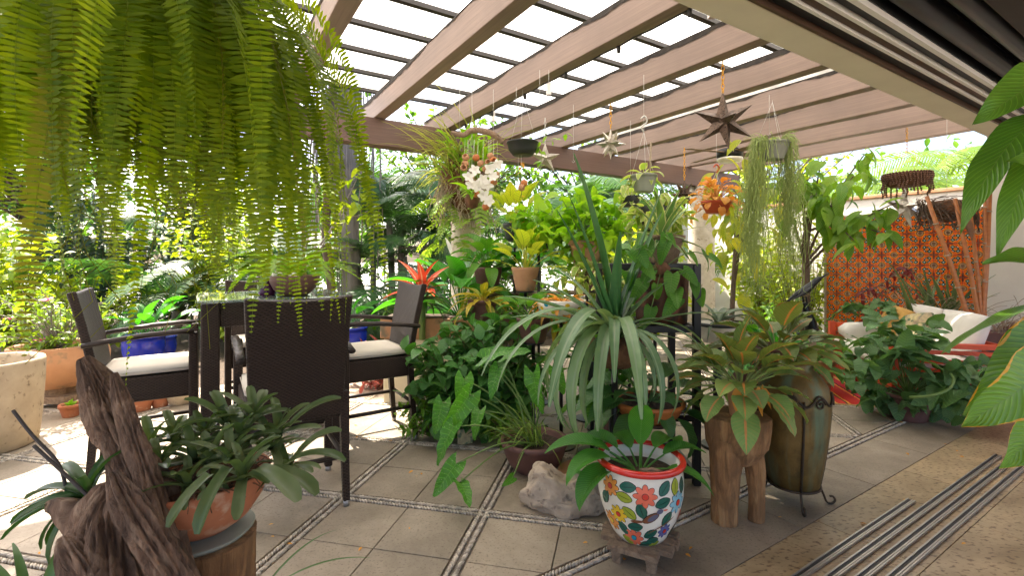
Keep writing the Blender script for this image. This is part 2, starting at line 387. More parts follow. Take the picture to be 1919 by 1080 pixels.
def glass_mat():
    m, nt, b = nmat('glass'); b.inputs['Base Color'].default_value = (.75, .9, .85, 1); b.inputs['Roughness'].default_value = .03
    b.inputs['Transmission Weight'].default_value = .9; b.inputs['IOR'].default_value = 1.45
    co = coords(nt, (9, 9, 9)); n = N(nt, 'ShaderNodeTexNoise', i_Scale=1.0); L(nt, co, n.inputs['Vector'])
    L(nt, ramp(nt, n.outputs[0], [(.3, (.02,) * 3), (.7, (.06,) * 3)]), b.inputs['Roughness']); return m
M['glass'] = glass_mat()

def grid_panel(mb, fn, nu, nv, th):
    """slab following fn(a,b)->(Vector point, Vector normal), a,b in 0..1"""
    top = []; bot = []
    for i in range(nu + 1):
        for j in range(nv + 1):
            p, n = fn(i / nu, j / nv); top.append(p + n * th / 2); bot.append(p - n * th / 2)
    k = len(top); fs = []; W_ = nv + 1
    for i in range(nu):
        for j in range(nv):
            a, b, c, d = i * W_ + j, (i + 1) * W_ + j, (i + 1) * W_ + j + 1, i * W_ + j + 1
            fs.append((a, b, c, d)); fs.append((k + d, k + c, k + b, k + a))
    per = [i * W_ for i in range(nu + 1)] + [nu * W_ + j for j in range(1, nv + 1)] + [i * W_ + nv for i in range(nu - 1, -1, -1)] + [j for j in range(nv - 1, 0, -1)]
    for q in range(len(per)):
        a, b = per[q], per[(q + 1) % len(per)]; fs.append((b, a, k + a, k + b))
    mb.add(top + bot, fs)
def cushion_mesh(w, d, h, n=10, puff=.25):
    mb = MB(); vs = []; fs = []
    def f(a): return math.copysign(abs(a) ** .8, a)
    for lev in (0, 1):
        for i in range(n + 1):
            for j in range(n + 1):
                x = i / n * 2 - 1; y = j / n * 2 - 1; e = (1 - abs(x) ** 6) * (1 - abs(y) ** 6)
                z = h * .5 * (1 - puff + puff * e) * (1 if lev else -1)
                if max(abs(x), abs(y)) > .999: z *= .75
                vs.append((x * w / 2 * (1 - .04 * y * y * x * x), y * d / 2 * (1 - .04 * x * x * y * y), z))
    K = (n + 1) ** 2; W_ = n + 1
    for i in range(n):
        for j in range(n):
            a, b, c, d_ = i * W_ + j, (i + 1) * W_ + j, (i + 1) * W_ + j + 1, i * W_ + j + 1
            fs.append((d_, c, b, a)); fs.append((K + a, K + b, K + c, K + d_))
    per = [i * W_ for i in range(n + 1)] + [n * W_ + j for j in range(1, n + 1)] + [i * W_ + n for i in range(n - 1, -1, -1)] + [j for j in range(n - 1, 0, -1)]
    for q in range(len(per)):
        a, b = per[q], per[(q + 1) % len(per)]; fs.append((a, b, K + b, K + a))
    mb.add(vs, fs); return mb
def make_chair(label, loc, rz):
    t = thing('bar_chair', label, 'chair', loc, rz, 'wicker bar chairs round the table')
    mb = MB(); mb.box((0, 0, .555), (.50, .47, .15)); mb.build('seat_frame', M['wicker'], t, bev=.012)
    c = cushion_mesh(.48, .47, .06).build('seat_cushion', M['cushion'], t, smooth=True); c.location = (0, .01, .662)
    pp = MB(); hw, hd = .24, .235
    pp.tube([(-hw, -hd, 0), (hw, -hd, 0), (hw, hd, 0), (-hw, hd, 0), (-hw, -hd, 0)], .004, 5); pp.build('piping', M['cushion'], c, smooth=True)
    mb = MB()
    def fn(a, b):
        z = .50 + b * .64; x = (a * 2 - 1) * (.225 + .03 * b)
        y = -.235 - .11 * b ** 1.4 + .03 * (1 - (a * 2 - 1) ** 2) * -1 * b; z += .02 * (a * 2 - 1) ** 2 * b
        return Vector((x, y, z)), Vector((0, .97, .2)).normalized()
    grid_panel(mb, fn, 10, 12, .045); mb.build('backrest', M['wicker'], t, smooth=False, bev=.01)
    for s in (-1, 1):
        mb = MB(); x = s * .265
        mb.tube([(x, -.30, .845), (x, -.2, .862), (x, 0, .885), (x, .16, .893), (x, .24, .89)], [.02, .021, .022, .023, .022], 10, flat=.75)
        mb.build('arm', M['wicker_pole'], t, smooth=True)
        mb = MB(); mb.bar((s * .25, .235, .885), (s * .25, .235, .03), .048, .048, Vector((0, 1, 0)))
        lg = mb.build('leg', M['wicker'], t, bev=.01); f = MB().tube([(s * .25, .235, 0), (s * .25, .235, .032)], .018, 10).build('foot', M['foot'], lg, smooth=True)
        mb = MB(); mb.tube([(s * .235, -.235, .62), (s * .235, -.245, .4), (s * .238, -.262, .16), (s * .24, -.275, .03)], [.03, .029, .026, .023], 4)
        lg = mb.build('leg', M['wicker'], t); MB().tube([(s * .24, -.277, 0), (s * .24, -.275, .032)], .018, 10).build('foot', M['foot'], lg, smooth=True)
        mb = MB(); mb.tube([(s * .245, .235, .25), (s * .24, -.262, .25)], .014, 8); mb.build('stretcher', M['wicker_pole'], t, smooth=True)
    for y in (.235, -.262):
        mb = MB(); mb.tube([(-.24, y, .27 + (.06 if y > 0 else 0)), (.24, y, .27 + (.06 if y > 0 else 0))], .014, 8); mb.build('stretcher', M['wicker_pole'], t, smooth=True)
    return t
# local +y of a chair is the way it faces
make_chair('dark wicker bar chair with its solid woven back turned to the house', H(.41, 2.98), HROT)
make_chair('dark wicker bar chair beside the leafy shrub bed', H(1.05, 3.67), HROT + R(90))
make_chair('dark wicker bar chair with cream cushion beside the stone planter', H(-.30, 3.92), HROT - R(90))
make_chair('dark wicker bar chair across the table, half hidden behind it', H(.40, 4.62), HROT + R(180))
tb = thing('bar_table', 'tall square wicker bar table with glass top', 'table', H(.40, 3.83), HROT)
for sx in (-1, 1):
    for sy in (-1, 1):
        mb = MB(); mb.box((sx * .375, sy * .36, .54), (.10, .10, 1.08)); mb.build('leg', M['wicker'], tb, bev=.012)
for (c, d) in (((0, .36, 1.005), (.65, .07, .15)), ((0, -.36, 1.005), (.65, .07, .15)), ((.375, 0, 1.005), (.07, .62, .15)), ((-.375, 0, 1.005), (.07, .62, .15))):
    MB().box(c, d).build('apron', M['wicker'], tb, bev=.008)
MB().box((0, 0, 1.072), (.66, .63, .012)).build('under_top', M['wicker'], tb)
MB().box((0, 0, 1.092), (.90, .86, .012)).build('glass_top', M['glass'], tb, bev=.003)

# ================================================================ red slatted sofa, rug, tile wall
M['red_paint'] = surf('red_paint', (.72, .085, .018), (.60, .06, .012), rough=.45, scale=8, bstr=.08)
M['white_canvas'] = surf('white_canvas', (.80, .76, .70), (.72, .68, .62), rough=.9, scale=7, bstr=.2)
M['ochre_cloth'] = surf('ochre_cloth', (.62, .36, .10), (.5, .27, .07), rough=.9, scale=30, bstr=.2)
M['print_cloth'] = surf('print_cloth', (.70, .58, .30), (.30, .22, .16), rough=.9, scale=14, bstr=.1, spots=(.10, .16, .10), spot_scale=20, spot_amt=.42)
sofa_c = Vector((3.95, 4.85, 0)); SA = R(13.8)
# local x: along the seat (towards the far end), local y: from seat front to back
sofa = thing('sofa', 'red slatted daybed sofa with white cushions under the tiled wall', 'sofa', sofa_c, -R(90) - SA)
SLn, SDp = 1.42, .86
for sx in (-1, 1):
    for sy in (-1, 1):
        MB().box((sx * (SLn / 2 - .03), sy * (SDp / 2 - .03), .31), (.06, .06, .62 if sy > 0 or sx < 0 else .62)).build('leg', M['red_paint'], sofa, bev=.004)
    for z in (.59, .53, .45, .37, .20, .12):
        MB().box((sx * (SLn / 2 - .03), 0, z), (.03 if z < .55 else .07, SDp - .13, .035 if z < .55 else .04)).build('end_slat', M['red_paint'], sofa, bev=.003)
for sy in (-1, 1):
    for z in ((.27, .20, .12) if sy < 0 else (.59, .50, .42, .27, .20)):
        MB().box((0, sy * (SDp / 2 - .03), z), (SLn - .13, .03, .045)).build('side_slat', M['red_paint'], sofa, bev=.003)
MB().box((0, 0, .30), (SLn - .14, SDp - .10, .02)).build('seat_board', M['red_paint'], sofa)
o = cushion_mesh(SLn - .16, SDp - .06, .15).build('seat_cushion', M['white_canvas'], sofa, smooth=True); o.location = (0, -.02, .392)
for i in (-1, 1):
    o = cushion_mesh(.60, .40, .15, puff=.5).build('back_cushion', M['white_canvas'], sofa, smooth=True); o.location = (i * .31, .30, .66); o.rotation_euler = (R(72), 0, 0)
o = cushion_mesh(.62, .22, .2, puff=.6).build('arm_bolster', M['white_canvas'], sofa, smooth=True); o.location = (-.55, -.05, .53); o.rotation_euler = (0, 0, R(90))
for (lab, mt, x, y, z, rx, ry, s) in (('square ochre scatter pillow propped on the white daybed cushions', 'ochre_cloth', -.36, .08, .66, 68, 8, .36), ('patterned cream and green scatter pillow on the white daybed', 'print_cloth', -.08, .12, .63, 64, -10, .36)):
    c = cushion_mesh(s, s, .12, puff=.75); p_ = c.build('scatter_pillow', M[mt], None, smooth=True); tag(p_, lab, 'pillow')
    p_.matrix_world = Matrix.Translation(sofa_c) @ Matrix.Rotation(-R(90) - SA, 4, 'Z') @ Matrix.Translation((x, y, z)) @ Euler((R(rx), R(ry), R(12))).to_matrix().to_4x4()
def rug_mat():
    m, nt, b = nmat('striped_wool')
    t = N(nt, 'ShaderNodeTexCoord'); sp = N(nt, 'ShaderNodeSeparateXYZ'); L(nt, t.outputs['Object'], sp.inputs[0])
    n = N(nt, 'ShaderNodeTexNoise', i_Scale=60.0); L(nt, t.outputs['Object'], n.inputs['Vector'])
    y = math_(nt, 'ADD', math_(nt, 'MULTIPLY', sp.outputs[1], 2.6), math_(nt, 'MULTIPLY', n.outputs[0], .06)); fr = math_(nt, 'FRACT', y)
    r = N(nt, 'ShaderNodeValToRGB'); r.color_ramp.interpolation = 'CONSTANT'; e = r.color_ramp.elements
    st = [(0, (.55, .03, .02)), (.22, (.70, .30, .04)), (.27, (.03, .02, .02)), (.31, (.62, .04, .03)), (.5, (.72, .42, .12)), (.56, (.55, .03, .05)), (.78, (.05, .03, .03)), (.82, (.75, .22, .04)), (.88, (.5, .03, .03))]
    while len(e) < len(st): e.new(.5)
    for i, (p_, c) in enumerate(st): e[i].position = p_; e[i].color = c4(c)
    L(nt, fr, r.inputs[0]); L(nt, r.outputs[0], b.inputs['Base Color']); b.inputs['Roughness'].default_value = .95
    w_ = N(nt, 'ShaderNodeTexWave', i_Scale=90.0); L(nt, t.outputs['Object'], w_.inputs[0]); bump(nt, b, w_.outputs['Fac'], .3, .004); return m
M['rug'] = rug_mat(); M['fringe'] = surf('fringe', (.62, .40, .16), rough=.95, scale=40)
rug = thing('rug', 'red and orange striped woven rug with fringed edge before the daybed', 'rug', Vector((3.38, 5.15, 0)), R(90) - SA)
mb = MB(); nx, ny = 24, 16
vs = [((i / nx - .5) * 1.5, (j / ny - .5) * .95, .006 + .003 * math.sin(i * 1.3) * math.sin(j * .9)) for i in range(nx + 1) for j in range(ny + 1)]
mb.add(vs, [(i * (ny + 1) + j, (i + 1) * (ny + 1) + j, (i + 1) * (ny + 1) + j + 1, i * (ny + 1) + j + 1) for i in range(nx) for j in range(ny)])
mb.build('weave', M['rug'], rug, smooth=True)
mb = MB()
for i in range(90):
    y = (i / 89 - .5) * .95
    for s in (-1, 1): mb.bar((s * .75, y, .006), (s * (.79 + random.uniform(-.008, .008)), y + random.uniform(-.008, .008), .004), .005, .003)
mb.build('fringe', M['fringe'], rug)

def talavera_mat():
    m, nt, b = nmat('talavera_tile')
    t = N(nt, 'ShaderNodeTexCoord'); sp = N(nt, 'ShaderNodeSeparateXYZ'); L(nt, t.outputs['Object'], sp.inputs[0])
    # tile runs +-.5 in local x (across) and z (up); motifs: rosette on one diagonal pair of corners, red cross on the other, blue darts between
    x = sp.outputs[0]; z = sp.outputs[2]; S = 1.0
    def dist(cx, cz): 
        dx = math_(nt, 'SUBTRACT', x, cx); dz = math_(nt, 'SUBTRACT', z, cz)
        return math_(nt, 'SQRT', math_(nt, 'ADD', math_(nt, 'MULTIPLY', dx, dx), math_(nt, 'MULTIPLY', dz, dz)))
    def below(v, th): return math_(nt, 'LESS_THAN', v, th)
    col = (.74, .13, .022)
    n = N(nt, 'ShaderNodeTexNoise', i_Scale=2.5, i_Detail=3.0); L(nt, t.outputs['Object'], n.inputs['Vector'])
    col = mixc(nt, n.outputs[0], (.66, .075, .014), (.76, .14, .02))
    dA = math_(nt, 'MINIMUM', dist(-.5, -.5), dist(.5, .5))       # rosettes
    dB = math_(nt, 'MINIMUM', dist(-.5, .5), dist(.5, -.5))       # dark red crosses
    d1 = math_(nt, 'ABSOLUTE', math_(nt, 'ADD', x, z)); d2 = math_(nt, 'ABSOLUTE', math_(nt, 'SUBTRACT', x, z))
    # dart pair along the diagonal toward the crosses
    ox = math_(nt, 'ABSOLUTE', x); oz = math_(nt, 'ABSOLUTE', z)
    dart = math_(nt, 'MAXIMUM', math_(nt, 'ABSOLUTE', math_(nt, 'SUBTRACT', math_(nt, 'ADD', ox, oz), .36)), math_(nt, 'MULTIPLY', math_(nt, 'ABSOLUTE', math_(nt, 'SUBTRACT', ox, oz)), .9))
    onB = math_(nt, 'LESS_THAN', d1, .36)      # only on the x=-z diagonal
    col = mixc(nt, math_(nt, 'MULTIPLY', below(dart, .23), onB), col, (.80, .33, .03))
    col = mixc(nt, math_(nt, 'MULTIPLY', below(dart, .19), onB), col, (.012, .018, .03))
    col = mixc(nt, math_(nt, 'MULTIPLY', below(dart, .10), onB), col, (.08, .28, .36))
    col = mixc(nt, math_(nt, 'MULTIPLY', below(dart, .06), onB), col, (.50, .44, .32))
    crs = math_(nt, 'MINIMUM', math_(nt, 'ABSOLUTE', math_(nt, 'SUBTRACT', ox, .5)), math_(nt, 'ABSOLUTE', math_(nt, 'SUBTRACT', oz, .5)))
    col = mixc(nt, math_(nt, 'MULTIPLY', below(dB, .36), below(crs, .085)), col, (.25, .04, .02))
    col = mixc(nt, below(dA, .36), col, (.80, .27, .02)); col = mixc(nt, below(dA, .29), col, (.16, .05, .03))
    col = mixc(nt, math_(nt, 'LESS_THAN', math_(nt, 'ABSOLUTE', math_(nt, 'SUBTRACT', dA, .18)), .05), col, (.45, .28, .16))
    L(nt, col, b.inputs['Base Color']); b.inputs['Roughness'].default_value = .22; return m
M['talavera'] = talavera_mat()
M['tile_grout'] = surf('tile_grout', (.45, .36, .28), rough=.9, scale=20)
tw = thing('tiled_wall', 'low garden wall faced with orange and blue painted tiles', 'wall', H(7.85, 2.36), HROT)
# local x = E1 (thickness), local y = E2 (along the wall)
TS = .14; nrow, ncol = 14, 17
MB().box((.10, 0, nrow * TS / 2 - .03), (.19, ncol * TS + .08, nrow * TS + .1)).build('core', M['tile_grout'], tw, bev=.01)
tile_me = MB().box((0, 0, 0), (.96, .06, .96)).mesh('tile', M['talavera'])
for i in range(ncol):
    for j in range(nrow):
        o = obj('tile', tile_me, tw); o.scale = (TS, TS, TS); o.rotation_euler = (0, 0, -R(90)); o.location = (-.002, (i - ncol / 2 + .5) * TS, (j + .5) * TS)
        if (i % 2) ^ (j % 2): o.scale.x = -TS
# ================================================================ plant library
def leafmat(name, c1, c2, trans=.42, rough=.42, rib=None, ribw=.07, edge=None, edgew=.8, vein=0, veinc=None, speck=None, tcol=None, back=None, ribamt=1.0):
    c1 = (c1[0] * 1.55, c1[1] * 1.5, c1[2] * 1.2); c2 = (c2[0] * 1.45, c2[1] * 1.4, c2[2] * 1.15)
    """leaf: tone per leaf, midrib and side veins along the leaf's own UV, light shining through the blade"""
    m, nt, b = nmat(name); out = nt.nodes['Material Output']
    uv = N(nt, 'ShaderNodeUVMap'); sp = N(nt, 'ShaderNodeSeparateXYZ'); L(nt, uv.outputs[0], sp.inputs[0]); U = sp.outputs[0]; Vv = sp.outputs[1]
    au = math_(nt, 'ABSOLUTE', U); r = rnd(nt)
    co = coords(nt, (1, 1, 1)); n = N(nt, 'ShaderNodeTexNoise', i_Scale=23.0, i_Detail=4.0); L(nt, co, n.inputs['Vector'])
    f = math_(nt, 'ADD', math_(nt, 'MULTIPLY', r, .75), math_(nt, 'MULTIPLY', math_(nt, 'SUBTRACT', n.outputs[0], .35), .8))
    col = mixc(nt, f, c1, c2)
    vh = None
    if vein:
        ph = math_(nt, 'SUBTRACT', math_(nt, 'MULTIPLY', Vv, vein), math_(nt, 'MULTIPLY', au, vein * .16))
        vh = math_(nt, 'ABSOLUTE', math_(nt, 'SINE', math_(nt, 'MULTIPLY', ph, math.pi)))
        vm = math_(nt, 'LESS_THAN', vh, .16)
        col = mixc(nt, math_(nt, 'MULTIPLY', vm, .55), col, veinc or tuple(min(1, x * 1.7 + .01) for x in c2))
    if speck:
        n3 = N(nt, 'ShaderNodeTexNoise', i_Scale=130.0, i_Detail=2.0); L(nt, co, n3.inputs['Vector'])
        col = mixc(nt, ramp(nt, n3.outputs[0], [(.66, (0, 0, 0)), (.72, (.7, .7, .7))]), col, speck)
    if edge:
        n4 = N(nt, 'ShaderNodeTexNoise', i_Scale=9.0, i_Detail=4.0); L(nt, co, n4.inputs['Vector'])
        e = math_(nt, 'GREATER_THAN', math_(nt, 'ADD', au, math_(nt, 'MULTIPLY', math_(nt, 'SUBTRACT', n4.outputs[0], .5), .9)), edgew)
        col = mixc(nt, e, col, edge)
    if rib:
        w_ = math_(nt, 'MULTIPLY_ADD', n.outputs[0], ribw, ribw * .5)
        col = mixc(nt, math_(nt, 'MULTIPLY', math_(nt, 'LESS_THAN', au, w_), ribamt), col, rib)
    stem = math_(nt, 'LESS_THAN', Vv, -.5)
    col = mixc(nt, stem, col, tuple(x * .9 + .02 for x in c2))
    L(nt, col, b.inputs['Base Color']); b.inputs['Roughness'].default_value = rough; b.inputs['Specular IOR Level'].default_value = .32
    if vh is not None: bump(nt, b, vh, .35, .004)
    t = N(nt, 'ShaderNodeBsdfTranslucent'); L(nt, mixc(nt, 1.0, col, tcol or (1.5, 1.35, .55), 'MULTIPLY'), t.inputs[0])
    mx = N(nt, 'ShaderNodeMixShader'); mx.inputs[0].default_value = trans
    L(nt, b.outputs[0], mx.inputs[1]); L(nt, t.outputs[0], mx.inputs[2]); L(nt, mx.outputs[0], out.inputs[0]); return m

PROF = {
 'ovate': lambda t: (math.sin(math.pi * min(1, t ** .72)) ** .85) * (1 if t < .97 else .5),
 'lance': lambda t: math.sin(math.pi * t ** .8) ** 1.05,
 'oval': lambda t: math.sin(math.pi * t) ** .6,
 'heart': lambda t: max(.02, (1 - t) ** .62 * (1 - .55 * math.exp(-t * 9))) * 1.15,
 'strap': lambda t: (.75 + .25 * math.sin(math.pi * min(1, t * 1.2))) * max(0, 1 - t ** 5) ** .6,
 'round': lambda t: (.8 + .2 * t) * max(0, 1 - t ** 9) ** .5,
 'blade': lambda t: min(1, .55 + t * 2.2) * (1 - t) ** .55 * 1.1,
 'agave': lambda t: (.62 + .75 * t * (1 - t) * 2) * (1 - t ** 2.2),
 'petal': lambda t: math.sin(math.pi * min(1, t * .93 + .04)) ** .7,
}
def leaf_geo(Ln, W, prof='ovate', n=7, cols=4, th0=40, bend=50, fold=.18, pet=0.0, petr=.004, lobe=0.0, wave=0.0, wf=3, petbend=None, seed=0, twist=0, pw=1.0):
    """a leaf in its own frame: starts at the origin, leans out along +x, up is +z. angles in degrees from vertical"""
    rr = random.Random(seed); V = []; U = []; F = []
    pos = np.zeros(3); S = pet + Ln; m = 5 if pet > 0 else 0
    pb_ = bend * .35 if petbend is None else petbend
    def frame(th): return np.array((math.sin(th), 0, math.cos(th))), np.array((-math.cos(th), 0, math.sin(th)))
    if pet > 0:
        for i in range(m + 1):
            th = R(th0 + pb_ * (i / m)); T, Nn = frame(th)
            rr_ = petr * (1.15 - .4 * i / m)
            for k in range(4):
                a = k * math.pi / 2; V.append(pos + np.array((0, 1, 0)) * math.cos(a) * rr_ + Nn * math.sin(a) * rr_); U.append((0, -1))
            if i < m: pos = pos + T * pet / m
        for i in range(m):
            for k in range(4): F.append((i * 4 + k, i * 4 + (k + 1) % 4, (i + 1) * 4 + (k + 1) % 4, (i + 1) * 4 + k))
        base_th = th0 + pb_
    else: base_th = th0
    b0 = len(V); half = cols // 2; ph = rr.uniform(0, 6)
    for i in range(n + 1):
        t = i / n; th = R(base_th + bend * t ** pw); T, Nn = frame(th); w_ = W / 2 * max(PROF[prof](min(.985, max(.015, t))), .012)
        tw = R(twist * t); B = np.array((0, math.cos(tw), 0)) + Nn * math.sin(tw)
        for c in range(-half, half + 1):
            q = c / half; wv = wave * W * math.sin(ph + wf * 2 * math.pi * t + (1.7 if q > 0 else 0)) * abs(q)
            p = pos + B * q * w_ + Nn * (abs(q) ** 1.3 * fold * w_ + wv) - T * lobe * W * abs(q) ** 1.2 * (1 - t) ** 2
            V.append(p); U.append((q, t))
        if i < n:
            th = R(base_th + bend * ((i + .5) / n) ** pw); pos = pos + frame(th)[0] * Ln / n
    C = cols + 1 if cols % 2 == 0 else cols
    for i in range(n):
        for c in range(2 * half): a = b0 + i * C + c; F.append((a, a + 1, a + C + 1, a + C))
    return np.array(V), np.array(F, dtype=np.int64), np.array(U, dtype=float)
def np_mesh(name, V, F, U=None, mat=None, smooth=True):
    me = bpy.data.meshes.new(name); me.vertices.add(len(V)); me.vertices.foreach_set('co', np.ascontiguousarray(V, dtype=np.float32).ravel())
    k = F.shape[1]; me.loops.add(F.size); me.loops.foreach_set('vertex_index', F.astype(np.int32).ravel())
    me.polygons.add(len(F)); me.polygons.foreach_set('loop_start', (np.arange(len(F)) * k).astype(np.int32))
    if smooth: me.polygons.foreach_set('use_smooth', np.ones(len(F), dtype=bool))
    me.update(calc_edges=True)
    if U is not None:
        lay = me.uv_layers.new(name='UVMap'); lay.data.foreach_set('uv', U[F.ravel()].astype(np.float32).ravel())
    if mat: me.materials.append(mat)
    return me
class Kind:
    """a set of leaf shapes sharing one material"""
    def __init__(s, mat, geos, name='leaf'): s.mat = mat; s.geos = geos; s.me = [np_mesh(name, *g, mat) for g in geos]; s.name = name
def kind(mat, k=4, name='leaf', **kw):
    gs = []; rr = random.Random(hash(mat.name) % 1000 + k)
    rr = random.Random(sum(map(ord, mat.name)) + k)
    for i in range(k):
        q = dict(kw)
        for key, amt in (('bend', .3), ('th0', .12), ('Ln', .14), ('W', .12), ('fold', .4)):
            if key in q: q[key] = q[key] * rr.uniform(1 - amt, 1 + amt)
        q['seed'] = i + 7; q['twist'] = q.get('twist', 0) + rr.uniform(-14, 14); gs.append(leaf_geo(**q))
    return Kind(mat, gs, name)
def M4(loc, az=0, tilt=0, roll=0, sc=1.0):
    return Matrix.Translation(loc) @ Matrix.Rotation(az, 4, 'Z') @ Matrix.Rotation(tilt, 4, 'Y') @ Matrix.Rotation(roll, 4, 'X') @ Matrix.Scale(sc, 4)
def aim(loc, d, up=Vector((0, 0, 1)), sc=1.0, roll=0):
    """matrix for a leaf whose shape starts along +x (th0=90): x to d"""
    d = Vector(d).normalized(); y = up.cross(d)
    if y.length < 1e-4: y = Vector((0, 1, 0))
    y.normalize(); z = d.cross(y); m = Matrix((d, y, z)).transposed().to_4x4()
    return Matrix.Translation(loc) @ m @ Matrix.Rotation(roll, 4, 'X') @ Matrix.Scale(sc, 4)
def put_leaves(parent, kd, mats, maxobj=300, rr=random, stuff='foliage'):
    """mats in world space; the nearest maxobj become parts, the rest one mesh of small leaves"""
    base = Vector(parent.location); inv = Matrix.Translation(-base) if parent.rotation_euler.z == 0 else (Matrix.Translation(base) @ Matrix.Rotation(parent.rotation_euler.z, 4, 'Z')).inverted()
    if len(mats) > maxobj: mats = sorted(mats, key=lambda q: (q.translation - cam.location).length)
    for q in mats[:maxobj]:
        o = bpy.data.objects.new(kd.name, rr.choice(kd.me)); COL.objects.link(o); o.parent = parent; o.matrix_local = inv @ q
    if len(mats) > maxobj: bake(stuff, kd, mats[maxobj:], parent, inv, rr)
def bake(name, kd, mats, parent, inv=None, rr=random):
    inv = inv or Matrix.Translation(-Vector(parent.location)); A = [[] for _ in kd.geos]
    for q in mats: A[rr.randrange(len(kd.geos))].append(np.array(inv @ q))
    Vs, Fs, Us = [], [], []; off = 0
    for g_, ms in zip(kd.geos, A):
        if not ms: continue
        ms = np.array(ms); V, F, U = g_; n = len(V)
        W_ = np.einsum('kij,nj->kni', ms[:, :3, :3], V) + ms[:, None, :3, 3]
        Vs.append(W_.reshape(-1, 3)); Fs.append((F[None] + (np.arange(len(ms)) * n)[:, None, None] + off).reshape(-1, 4)); Us.append(np.tile(U, (len(ms), 1))); off += n * len(ms)
    me = np_mesh(name, np.concatenate(Vs), np.concatenate(Fs), np.concatenate(Us), kd.mat)
    return obj(name, me, parent, kind='stuff')
def rosette(parent, kd, c, n, rr, t0=0, t1=0, sc=(.8, 1.1), golden=True, az0=0, spread=2 * math.pi, rad=.0):
    """leaves round a crown; tilt runs from t0 (inner) to t1 (outer), degrees added to the leaf's own lean"""
    out = []
    for i in range(n):
        az = az0 + (i * 2.39996 if golden else rr.uniform(0, 6.28)) % spread; f = i / max(1, n - 1)
        out.append(M4(Vector(c) + Vector((math.cos(az), math.sin(az), 0)) * rad * f, az + rr.uniform(-.2, .2), R(t0 + (t1 - t0) * f + rr.uniform(-9, 9)), rr.uniform(-.2, .2), rr.uniform(*sc)))
    put_leaves(parent, kd, out, rr=rr)
def curve_pts(a, b, sag=0.0, n=8, side=Vector((0, 0, 0))):
    a = Vector(a); b = Vector(b); return [a.lerp(b, i / n) + (Vector((0, 0, sag)) + side) * math.sin(math.pi * i / n) for i in range(n + 1)]
def shrub_mats(c, rad, nst, per, rr, sc=(.7, 1.15), base=None, stems=None, droop=.25, shell=.45, stemr=.004, start=.35, flat=1.0, up=.35, bias=None):
    """branches from the base out to points in an ellipsoid, with leaves along their outer part"""
    c = Vector(c); base = Vector(base) if base is not None else c - Vector((0, 0, rad[2])); out = []
    for s_ in range(nst):
        while True:
            d = Vector((rr.gauss(0, 1), rr.gauss(0, 1), rr.gauss(0, 1))).normalized()
            if bias is None or rr.random() < .5 + .5 * d.dot(bias): break
        k = shell + (1 - shell) * rr.random() ** .6; tip = c + Vector((d.x * rad[0], d.y * rad[1], d.z * rad[2])) * k
        side = Vector((rr.uniform(-1, 1), rr.uniform(-1, 1), 0)) * .12 * (tip - base).length
        pts = curve_pts(base, tip, .10 * (tip - base).length, 8, side)
        if stems is not None: stems.tube(pts, [stemr * (1.4 - .9 * i / 8) for i in range(9)], 4, cap=False)
        for i in range(per):
            t = start + (1 - start) * (i + rr.random()) / per; f = t * 8; k0 = min(7, int(f)); p = pts[k0].lerp(pts[k0 + 1], f - k0); tg = (pts[k0 + 1] - pts[k0]).normalized()
            a = rr.uniform(0, 6.28); sd_ = tg.orthogonal().normalized(); sd_ = Matrix.Rotation(a, 3, tg) @ sd_
            dd = (tg * .45 + sd_ + Vector((0, 0, up - droop * 2 * rr.random()))).normalized()
            n_ = Vector((rr.gauss(0, .35), rr.gauss(0, .35), 1))
            out.append(aim(p + Vector((rr.uniform(-1, 1), rr.uniform(-1, 1), rr.uniform(-1, 1))) * .01, dd, n_, rr.uniform(*sc)))
    return out
def bush(name, label, cat, loc, c, rad, nst, per, kd, rr, maxobj=0, group=None, stem_mat=None, **kw):
    t = thing(name, label, cat, loc, group=group); st = MB()
    mats = shrub_mats(c, rad, nst, per, rr, base=kw.pop('base', loc), stems=st, **kw)
    st.v = [tuple(Vector(q) - Vector(loc)) for q in st.v]; st.build('branches', stem_mat or M['stem'], t, smooth=True, kind='stuff')
    put_leaves(t, kd, mats, maxobj, rr); return t
